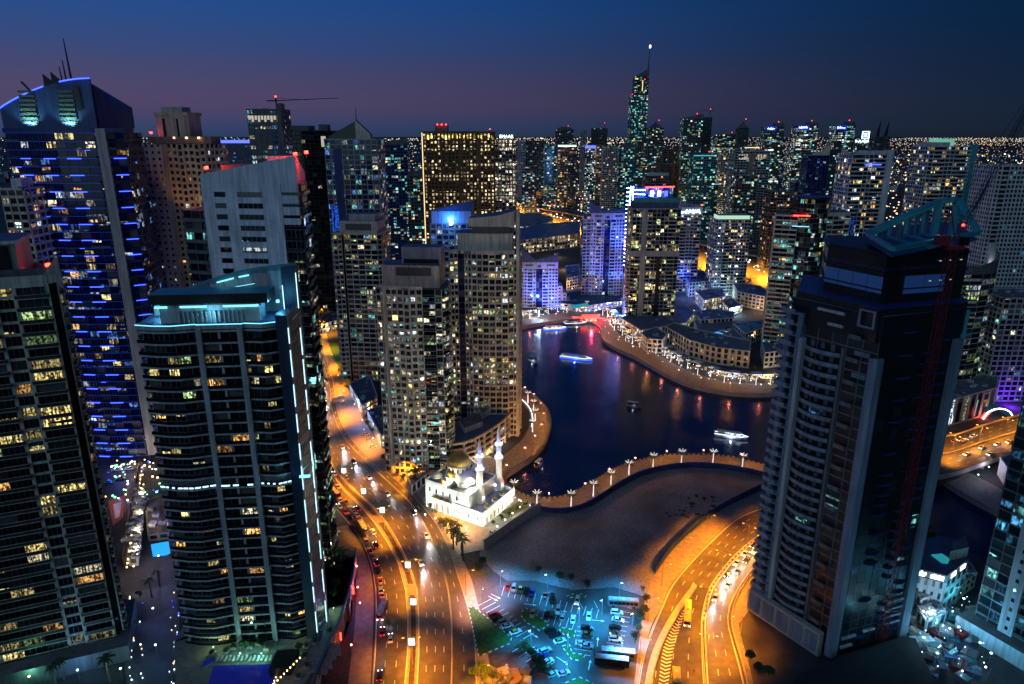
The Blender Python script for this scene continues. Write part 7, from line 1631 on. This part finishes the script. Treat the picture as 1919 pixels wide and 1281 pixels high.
def tree_proto(r,h,k,n=420):
    o=thing('tree','prototype','tree',(0,0,0)); b=MB(); b.beam((0,0,0),(0,0,h*.6),.22,'bark',.12,6)
    for i in range(5): a=i*1.3; b.beam((0,0,h*.4),(r*.5*math.cos(a),r*.5*math.sin(a),h*.85),.09,'bark',.04)
    link('trunk',b.mesh('trunk'),o); b=MB(); cl=[(R.uniform(-.6,.6)*r,R.uniform(-.6,.6)*r,h+R.uniform(-.35,.35)*r,R.uniform(.35,.6)*r) for _ in range(8)]
    for i in range(n):
        c=R.choice(cl); d=Vector((R.gauss(0,1),R.gauss(0,1),R.gauss(0,.8))).normalized()*c[3]*R.uniform(.6,1.05); q=Vector(c[:3])+d; u=Vector((R.gauss(0,1),R.gauss(0,1),R.gauss(0,1))).normalized()*.38; v=u.orthogonal().normalized()*.26
        b.face([q-u,q+v,q+u,q-v],k)
    link('crown',b.mesh('crown'),o); return o
TR=[tree_proto(2.4,4,'leaf'),tree_proto(2,3.4,'leafwarm'),tree_proto(3,4.6,'leaf')]; TU=[0,0,0]
def tree(j,p,z,label,group,s=1.):
    where_=group
    o=TR[j] if not TU[j] else copy_tree(TR[j]); TU[j]=1; o.location=(p[0],p[1],z); o.rotation_euler=(0,0,R.uniform(0,6)); s*=.72*(.6 if 'scrub' in where_ else 1); o.scale=(s,s,s*R.uniform(.9,1.1)); tag(o,label,'tree',group)
TS=[('beside the mosque courtyard wall',[(940,975),(955,968),(970,958),(925,985),(985,950),(800,945),(815,965),(805,955),(825,985),(832,992)],1),('by the kerb under the lit beige tower',[(735,885),(745,892),(756,900),(728,876),(720,865),(812,905),(800,900),(690,800),(700,812)],0),('on the green court edge by the far road',[(640,700),(648,712),(655,722),(660,735),(668,745),(676,756),(650,730),(640,720)],2),('on the sand edge north of the parking lot',[(1010,1075),(1070,1090),(1100,1102),(905,1060),(898,1075),(912,1085),(1048,1090)],0),('in the dark shrubbery at the bottom of the lot',[(985,1215),(992,1228),(1000,1240),(1010,1252),(975,1222),(900,1262),(910,1272),(930,1278),(890,1270),(1015,1262),(1024,1270)],2),('in the scrub on the brown sand',[(1290,938),(1305,934),(1320,940),(1335,936)],0),('between the sand edge and outer buses',[(1205,1110),(1212,1130),(1208,1150),(1200,1165),(1196,1185),(1190,1205)],0),('on the pool deck planting',[(455,1215),(492,1213),(560,1220),(625,1120),(630,1105),(636,1070)],0),('by the far promenade villas',[(1268,670),(1290,682),(1315,694),(1240,655),(1350,700),(1375,690),(1405,680),(1415,695),(1330,640),(1345,648),(1400,650)],1),('behind the dark tower plot',[(1420,1262),(1440,1270),(1405,1240),(1740,1010),(1755,1018)],0),('along the near road embankment',[(240,1040),(245,1150),(250,1180),(262,1120)],1)]
for where,pts,j in TS:
    for i,(px,py) in enumerate(pts): tree(j,G(px,py,8 if 'pool deck' in where else 0),8 if 'pool deck' in where else .1,'leafy tree %s, %s of them'%(where,ordn(i)),'trees '+where,R.uniform(.7,1.15))
# ================= RESTAURANTS AND PEOPLE =================
tm=[]
for k in ('tent','tentc'):
    b=MB(); b.lathe(0,0,[(2.1,2.5),(1.1,3.0),(.1,3.7)],k,4,.785); b.beam((0,0,0),(0,0,2.6),.06,'metal'); tm.append(b.mesh('parasol'))
for i in range(64):
    v=.1+i*.0138; p=FP.at(v,R.uniform(1.05,1.7)); o=link('parasol',tm[i%2],None,None,(p.x,p.y,.2),R.uniform(0,1.5)); tag(o,'glowing %s restaurant parasol on the far promenade, %s from the marina end'%(('cream','cool white')[i%2],ordn(i)),'parasol','restaurant parasols on the far promenade')
sh_=[('restaurant_pavilion','glass restaurant pavilion glowing beneath the villa row',.62,.78,1.5),('restaurant_pavilion','glass restaurant pavilion beside the round dark tower',.8,.95,1.5),('restaurant_pavilion','glass restaurant pavilion below the swept-roof block',.08,.2,1.5),('restaurant_pavilion','glass restaurant pavilion below the yellow-lit tower',.42,.58,1.5)]
for nm,lb,v0,v1,u in sh_:
    o=thing(nm,lb,'restaurant',(*FP.at((v0+v1)/2,u),0))
    for i in range(8):
        a=FP.at(v0+(v1-v0)*i/8,u); c=FP.at(v0+(v1-v0)*(i+1)/8,u); tt,nn,L=en(a,c); 
        if nn.y>0: nn=-nn
        b=MB(); b.obox(a,tt,nn,.1,L-.1,-5,0,.2,3.6,'gshop'); part('glass_front',b,o); b=MB(); b.obox(a,tt,nn,0,L,-5.5,.8,3.65,4,'roof' if i%2 else 'white'); part('canopy_roof',b,o)
        m=(a+c)/2+nn*2; light(o,'POINT',950,R.choice([(1,.8,.55),(.9,.92,1),(1,.85,.7)]),(m.x-o.location.x,m.y-o.location.y,3.2),.2,name='terrace_light')
b=MB()
for i in range(260):
    p=FP.at(R.uniform(.08,.96),R.uniform(.75,1.9)); s=R.uniform(.12,.26); z=R.uniform(.8,3); b.box(p.x-s,p.x+s,p.y-s,p.y+s,z,z+s*1.6,R.choice(['e_warm','e_white','e_cool','e_warm']))
for i in range(60):
    p=NP.at(R.uniform(.45,.93),.93); b.box(p.x-.16,p.x+.16,p.y-.16,p.y+.16,.3,.62,'e_white')
for i in range(30):
    p=NP.at(.02+i*.006,.86); b.box(p.x-.22,p.x+.22,p.y-.22,p.y+.22,.4,.8,'e_cool')
for i in range(46):
    p=G(R.choice([242,262,318,326])+R.uniform(-2,2)+(i%12)*.8,1112+i*3.9); s=R.uniform(.07,.16); b.box(p.x-s,p.x+s,p.y-s,p.y+s,.3,.3+s*3,R.choice(['e_cool','e_warm','e_bluelux','e_cool']))
for i in range(70):
    p=G(R.uniform(196,300),R.uniform(862,950)); s=R.uniform(.15,.35); b.box(p.x-s,p.x+s,p.y-s,p.y+s,1,1+s*2,R.choice(['e_warm','e_cool','e_warm','e_bluelux','e_green']))
for i in range(60):
    p=G(R.uniform(1690,1850),R.uniform(1120,1280)); s=R.uniform(.07,.2); b.box(p.x-s,p.x+s,p.y-s,p.y+s,2.6,2.6+s*2,R.choice(['e_cool','e_white','e_cyan']))
for i in range(26):
    p=G(268-i*1.1,888+i*7.6); b.box(p.x-.22,p.x+.22,p.y-.22,p.y+.22,3.6,4.1,'e_warm')
o=link('string_lights',b.mesh('string_lights'),None,'stuff'); tag(o,'small lamps and string lights scattered along promenades and lanes','lights')
def person(px,py,label,k):
    p=G(px,py); me=bpy.data.meshes.new('person'); vs=[(0,0,.95),(0,0,1.2),(0,0,1.45),(0,0,1.56),(0,0,1.72),(-.12,0,.9),(-.13,.05,.48),(-.14,0,.04),(.12,0,.9),(.13,-.05,.48),(.15,0,.04),(-.2,0,1.42),(-.28,.03,1.15),(-.26,.12,.9),(.2,0,1.42),(.28,-.03,1.15),(.26,-.12,.9)]
    es=[(0,1),(1,2),(2,3),(3,4),(0,5),(5,6),(6,7),(0,8),(8,9),(9,10),(2,11),(11,12),(12,13),(2,14),(14,15),(15,16)]; rs=[.15,.14,.15,.06,.11,.1,.07,.05,.1,.07,.05,.07,.05,.04,.07,.05,.04]
    me.from_pydata(vs,es,[]); me.materials.append(M(k)); o=link('person',me,None,None,(p.x,p.y,.2),R.uniform(0,6)); m_=o.modifiers.new('s','SKIN'); 
    for v_,r_ in zip(me.skin_vertices[0].data,rs): v_.radius=(r_,r_*.8)
    me.skin_vertices[0].data[0].use_root=True; o.modifiers.new('b','SUBSURF').levels=1; tag(o,label,'person'); return o
for px,py,lb,k in ((990,770,'person in dark clothes walking on the near promenade bend','cloth_dark'),(1012,800,'person in light clothes on the widest part of the near promenade','cloth_white'),(1120,925,'person in dark clothes walking the promenade above the sand lot','cloth_dark'),(1240,865,'person in light clothes between two lit palms by the sand lot','cloth_white'),(875,992,'person in white standing in front of the mosque door','cloth_white'),(858,978,'person in dark clothes near the mosque steps','cloth_dark'),(1300,1262,'person beside the motorcycle on the orange junction','cloth_dark')): person(px,py,lb,k)
# ================= BOATS =================
def boat(name,label,px,py,L,W,ang,decks,lit,col,under=None,e=0):
    p=G(px,py,-2.6); o=thing(name,label,'boat',(p.x,p.y,-2.6),None,math.radians(ang))
    def P(nm,b): return link(nm,b.mesh(nm),o)
    b=MB(); n=8; top=[]; 
    pl=[(-L/2,-W*.4),(0,-W/2),(L*.3,-W*.42),(L/2,0),(L*.3,W*.42),(0,W/2),(-L/2,W*.4)]
    o_=len(b.v); b.v.extend((x*.9,y*.7,-.3) for x,y in pl); b.v.extend((x,y,1.3+(.6 if x>L*.3 else 0)) for x,y in pl); m=len(pl); i=b.m(col)
    for q in range(m): r_=(q+1)%m; b.f.append((q,r_,m+r_,m+q)); b.mi.append(i)
    b.f.append(tuple(m+q for q in range(m))); b.mi.append(i); P('hull',b)
    for d in range(decks):
        s=1-.18*d; b=MB(); b.prism([(-L*.4*s,-W*.36*s),(L*.22*s,-W*.36*s),(L*.3*s,0),(L*.22*s,W*.36*s),(-L*.4*s,W*.36*s)],1.3+d*2.3,3.3+d*2.3,'gshop' if lit else 'carglass'); P('cabin',b)
        b=MB(); b.prism([(-L*.43*s,-W*.4*s),(L*.25*s,-W*.4*s),(L*.33*s,0),(L*.25*s,W*.4*s),(-L*.43*s,W*.4*s)],3.32+d*2.3,3.5+d*2.3,'white'); P('deck_roof',b)
    b=MB(); q=[(-L/2,-W*.42),(L*.3,-W*.44),(L/2,0),(L*.3,W*.44),(-L/2,W*.42)]
    for a_,c_ in zip(q,q[1:]): b.beam((*a_,1.75),(*c_,1.75 if c_!=q[2] and a_!=q[2] else 1.95),.1,'e_cool' if lit else 'metal')
    P('rail_lights' if lit else 'rail',b)
    if under: b=MB(); b.prism([(x*1.02,y*1.06) for x,y in pl],.15,.5,under); P('hull_light',b)
    if e: light(o,'POINT',e,{'e_bluelux':(.02,.05,1)}.get(under,(.7,.85,1)),(0,-W*.8,1.4),.3,name='boat_light'); 
    return o
boat('dinner_boat','blue-lit dinner boat moored by the marina end quay, nearer the picture middle',1040,617,21,6,12,1,True,'white','e_bluelux',2500)
boat('wooden_dhow','dark wooden dinner dhow with white deck lights moored beside the red kiosk pier',1078,607,22,6.5,10,2,True,'brown',None,600)
boat('cruise_boat','cruise boat with blue hull glow and white deck light out on the water',1080,672,26,6,-22,1,True,'white','e_bluelux',5000)
boat('motor_boat','small motor boat with a white light heading in near the bow-fronted tower',1000,677,9,2.6,-40,1,False,'white',None,150)
boat('water_taxi','small unlit water taxi in the middle of the dark basin',1188,762,10,3,-25,1,False,'dgrey',None,80)
boat('motor_yacht','white motor yacht with two light lines near the lower promenade',1370,819,19,4.4,-20,1,True,'white',None,900)
boat('dark_launch','dark small launch near the round near promenade',1010,872,8,2.6,60,1,False,'brown',None,60)
for i in range(26):
    px,py=R.uniform(705,812),R.uniform(456,505)
    boat('moored_yacht','white moored yacht in the small harbour behind the slim beige tower, %s'%ordn(i)+' of the rows',px,py,R.uniform(10,18),4,R.choice([80,100,-20,95]),1,True,'white',None,0)['group']='yachts in the small harbour'
hp=thing('harbour_pavilion','round glowing orange harbour pavilion above the moored yachts','pavilion',(*G(781,462),0)); x,y=G(781,462); b=MB(); b.lathe(x,y,[(12,.1),(12,7),(10,9)],'e_pav',20); part('drum_wall',b,hp); b=MB(); b.lathe(x,y,[(13,9.02),(9,10.5),(2,12)],'stone',20); part('roof',b,hp)
# red kiosk on the pier
x,y=G(1107,600); kp=thing('pier_kiosk','kiosk with glowing red roof on the pier at the marina end','kiosk',(x,y,.3)); b=MB(); b.box(x-5,x+5,y-4,y+4,.3,3.2,'gshop'); part('kiosk_body',b,kp)
b=MB(); b.prism([(x-7,y-6),(x+7,y-6),(x+8,y+5),(x-8,y+5)],3.3,4.2,'e_redk','e_redk'); part('glowing_roof',b,kp); b=MB(); b.beam((x-17,y+2,2.6),(x-8,y-2,3),.5,'e_red'); b.beam((x+8,y-1,2.6),(x+17,y-6,2.2),.35,'e_red'); part('red_rail_light',b,kp)
light(kp,'POINT',22000,(1,.03,.06),(0,-9,4),.8,name='kiosk_light')
# lights seen in the water and on quays
for px,py,e,c in ((1000,590,6000,(1,.8,.75)),(1050,580,6000,(1,.75,.7)),(1010,600,14000,(.4,.6,1)),(1150,590,26000,(.06,.2,1)),(1168,600,20000,(.06,.2,1)),(1095,575,5000,(1,.75,.8)),(1240,585,9000,(.3,.5,1)),(1300,590,9000,(.25,.4,1)),(1380,590,9000,(.5,.8,1)),(1340,572,9000,(.6,.5,1)),(1400,572,7000,(.6,1,1)),(1420,585,5000,(1,.5,.2)),(1072,548,9000,(1,.5,.12)),(1060,505,9000,(1,.55,.2)),(1040,482,7000,(1,.75,.3)),(1360,560,9000,(.5,.8,1)),(1290,560,9000,(.3,.4,1)),(1450,600,6000,(1,.5,.15)),(1290,625,1500,(.6,.7,1)),(1400,612,2500,(.9,.5,.3)),(1180,560,8000,(.2,.5,1)),(1120,575,6000,(.3,.6,1)),(1350,635,1500,(.8,.85,1)),(1330,655,1200,(1,.8,.6)),(1460,700,2500,(1,.8,.6)),(1220,625,2500,(.9,.9,.8)),(1410,640,1200,(1,1,.6)),(665,770,3500,(.35,.45,1)),(680,800,3500,(.35,.45,1)),(700,835,1800,(.7,.75,1)),(645,745,1800,(.6,.65,1)),(640,660,2500,(.1,1,.5)),(618,625,1500,(1,.7,.4)),(735,870,1200,(1,.85,.5)),(270,905,1500,(1,.8,.5)),(268,940,1500,(1,.8,.5)),(265,975,1500,(1,.8,.5)),(262,1010,1500,(1,.8,.5)),(258,1045,1500,(1,.8,.5)),(254,1080,1500,(1,.8,.5)),(330,985,3500,(.6,.45,1)),(300,1060,2500,(.6,.5,1)),(300,1090,900,(.15,.4,1)),(290,1160,900,(.1,.25,1)),(295,1230,700,(.1,.4,1)),(255,880,2500,(1,.65,.3)),(225,890,2000,(.15,.15,1)),(225,950,1500,(1,.5,.5)),(280,860,4000,(.03,.05,1)),(330,880,1200,(1,.8,.4)),(1900,895,900,(1,.75,.6)),(1850,890,1200,(.75,.75,1)),(1830,905,500,(.7,.7,1)),(150,1278,1500,(.2,.5,1)),(60,1290,900,(.2,.9,.6)),(230,1275,900,(.4,.9,.8)),(670,1080,1500,(1,.15,.35)),(676,1150,1500,(.55,.3,1)),(672,1120,900,(1,.1,.3)),(660,1230,900,(1,.2,.1)),(620,970,2500,(1,.6,.3)),(1310,985,0,(1,1,1))):
    if not e: continue
    p=G(px,py); o=thing('lamp_post',f'low lamp post giving {"blue" if c[2]>.9 and c[0]<.6 else "red" if c[1]<.3 else "warm" if c[0]>=1 else "pale"} light','lamp post',(p.x,p.y,.1)); b=MB(); b.beam((p.x,p.y,.1),(p.x,p.y,4.6),.07,'metal'); part('pole',b,o); b=MB(); b.box(p.x-.25,p.x+.25,p.y-.25,p.y+.25,4.6,4.95,'e_cool' if c[2]>.7 else 'e_warm'); part('lantern',b,o)
    light(o,'POINT',e,c,(0,0,5.4),.3,name='lantern_light'); o['label']=''; o['_p']=(px,py)
# fix those labels by where they stand
LM=[(690,880,'beside the blue-roofed shops'),(330,1300,'in the gap between the near towers'),(700,1300,'by the slip road and podium'),(1130,700,'at the marina end quay'),(1300,650,'on the blue-lit drive behind the neon tower'),(1500,760,'among the far terraces'),(1300,1300,'near the mosque'),(2000,960,'on the canal quay by the bridge'),(2000,2000,'at the lower edge')]
cn_={}
for o in list(C.objects):
    if o.get('_p'):
        px,py=o['_p'][:]; del o['_p']; w_=next(t_ for x,y,t_ in LM if px<x and py<y); cn_[w_]=cn_.get(w_,-1)+1; tag(o,'slim lamp post %s, %s from the first'%(w_,ordn(cn_[w_])),'lamp post','slim lamp posts '+w_)
# ================= FAR CITY =================
b=MB()
def dot(x,y,z,s,k): b.hexa([(x-s,y-s,z-s),(x+s,y-s,z-s),(x+s,y+s,z-s),(x-s,y+s,z-s),(x-s,y-s,z+s),(x+s,y-s,z+s),(x+s,y+s,z+s),(x-s,y+s,z+s)],k)
for i in range(520):
    y0=math.exp(R.uniform(math.log(1900),math.log(24000))); x0=R.uniform(-.78,.78)*y0
    if x0/y0<-.1 and R.random()<.35: continue
    a=R.choice([0,.3,.5,1.57,.35,-.2])+R.uniform(-.06,.06); n=R.randint(6,34); st=R.uniform(25,60)*(1+y0/6000); k=R.choice(['e_farw','e_farw','e_farc','e_faro','e_farc','e_farw','e_farr' if R.random()<.2 else 'e_farw','e_farg' if R.random()<.2 else 'e_farc'])
    for j in range(n):
        x=x0+math.cos(a)*st*j; y=y0+math.sin(a)*st*j
        if y<1700: continue
        if R.random()<.12: continue
        dot(x,y,R.uniform(8,14),max(.7,y*.00034)*R.uniform(.5,1.1)*(.7 if x>y*.2 else 1),k)
for i in range(1150):   # parkland and villas nearer on the far right and by the motorway
    px=R.choice([R.uniform(1400,1919),R.uniform(960,1450),R.uniform(1660,1900),R.uniform(1660,1919),R.uniform(700,960)]); py=R.uniform(300,440) if px<1400 else R.uniform(290,520)
    p=G(px,py); dot(p.x,p.y,R.uniform(3,9),R.uniform(.35,.8)*max(1,p.y/1100),R.choice(['e_farw','e_farc','e_farw','e_faro']))
for i in range(500):
    px=R.uniform(965,1460); py=R.uniform(345,395)+ (px-965)*.06; p=G(px,py); dot(p.x,p.y,R.uniform(3,14),R.uniform(.5,1.1),R.choice(['e_farw','e_farc','e_farc','e_farw','e_farr']))
o=link('city_lights',b.mesh('city_lights'),None,'stuff'); tag(o,'countless tiny street lights of the far city spreading to the horizon','city lights')
b=MB()
for i in range(900):
    y=math.exp(R.uniform(math.log(1900),math.log(9000))); x=R.uniform(-.78,.78)*y; w_=R.uniform(8,30); h=R.uniform(5,22); b.prism([(x,y),(x+w_,y),(x+w_,y+w_),(x,y+w_)],0,h,R.choice(['cream','dgrey','grey','brown'])); 
    for q in range(2): b.box(x+2+q*w_*.4,x+4.5+q*w_*.4,y-.3,y-.05,h*.4,h*.4+2,'gZ')
o=link('far_buildings',b.mesh('far_buildings'),None,'stuff'); tag(o,'low dark houses and sheds of the far city plain','far buildings')
lr=0
for i in range(60):
    px=R.uniform(968,1470); py=R.uniform(352,400)+(px-968)*.09; p=G(px,py); w_=R.uniform(14,34); h=R.uniform(7,22); x,y=p
    if any((HW.at(v/20,.5)-p).length<75 for v in range(21)): continue
    T=Tower('low_rise','low-rise block among the lights between motorway and far towers, %s of them'%ordn(lr),[(x,y),(x+w_,y+R.uniform(-3,3)),(x+w_,y+w_*.7),(x,y+w_*.7)],0,h,'building','low-rise blocks beyond the motorway','grey'); T.facade(0,max(2,int(w_/4)),3.6,R.choice(['cream','white','grey']),'gshop' if i%3 else 'gZ',1,.3,1.3,.3); T.end(); lr+=1
    if i%3==0: light(T.o,'POINT',42000,R.choice([(1,.8,.5),(.8,.95,1),(1,.9,.7)]),(w_/2,-14,9),.5,name='area_light')

# deck furniture on the podium of the sail-crowned tower
b=MB(); b.box(-.95,.95,-.32,.32,.25,.38,'cloth_white'); b.hexa([(.5,-.32,.38),(.95,-.32,.38),(.95,.32,.38),(.5,.32,.38),(.75,-.32,.85),(1.05,-.32,.8),(1.05,.32,.8),(.75,.32,.85)],'cloth_white')
for x in (-.8,.8):
    for y in (-.25,.25): b.box(x-.03,x+.03,y-.03,y+.03,0,.249,'metal')
lm=b.mesh('sun_lounger')
for i in range(16):
    p=G(408+i*7.6,1236-(i%2)*1.2,8); tag(link('sun_lounger',lm,None,None,(p.x,p.y,8),1.57+R.uniform(-.1,.1)),'white sun lounger along the blue deck pool edge, %s of the row'%ordn(i),'lounger','sun loungers by the deck pool')
for i,(px,py) in enumerate(((470,1212),(485,1206),(500,1216),(438,1214),(424,1222),(398,1226),(575,1212),(590,1205),(610,1160),(618,1185),(596,1190),(570,1232),(575,1250),(560,1270))):
    p=G(px,py,8); o=thing('planter','planter with clipped bush on the pool deck, %s of them'%ordn(i),'planter',(p.x,p.y,8),'planters on the pool deck'); b=MB(); b.box(p.x-.9,p.x+.9,p.y-.9,p.y+.9,8,8.7,'stone'); part('planter_box',b,o); b=MB()
    for q in range(90):
        c=Vector((p.x+R.gauss(0,.4),p.y+R.gauss(0,.4),9.1+R.gauss(0,.3))); u=Vector((R.gauss(0,1),R.gauss(0,1),R.gauss(0,1))).normalized()*.25; v=u.orthogonal()*.7; b.face([c-u,c+v,c+u,c-v],'leaf')
    part('foliage',b,o)
# paving joints of the pool deck and the lane
for i in range(24):
    for j in range(7):
        px=385+i*10.5+j*1.5; py=1204+j*8.2
        if px>640-(j*5): continue
        P=[G(px,py,8),G(px+10,py,8),G(px+10.4,py+7.6,8),G(px+.5,py+7.6,8)]; b=MB(); b.prism([tuple(q) for q in P][::-1],7.9,7.93+R.uniform(0,.015),'paving'); part('paving_slab',b,pt)
# wrecked clutter and vehicles on the bare ground south of the lot
JG=thing('rubble_yard','dark heap of sheds, planks and scrap in the unlit yard below the parking lot','yard',(*G(930,1265),0))
for i in range(36):
    p=G(R.uniform(900,990),R.uniform(1248,1290)); b=MB(); a=R.uniform(0,3); w_,d_,h=R.uniform(.5,2.4),R.uniform(.3,1.2),R.uniform(.2,1.8); c,s_=math.cos(a),math.sin(a); b.prism([(p.x+x*c-y*s_,p.y+x*s_+y*c) for x,y in ((-w_,-d_),(w_,-d_),(w_,d_),(-w_,d_))],.05,h,R.choice(['brown','metal','dgrey','stone'])); part('scrap_piece',b,JG)
# overhead sign gantry over the main road and small road signs
for i,(v,u0,u1) in enumerate(((.5,0,1),)):
    a,c=RD_R.at(v,-.02),RD_R.at(v,1.05); o=thing('sign_gantry','thin steel sign gantry across the main road beside the mosque','gantry',(a.x,a.y,.1)); b=MB()
    for q in (a,c): b.beam((q.x,q.y,.1),(q.x,q.y,6.4),.14,'metal')
    b.beam((a.x,a.y,6.4),(c.x,c.y,6.4),.12,'metal'); part('gantry_frame',b,o)
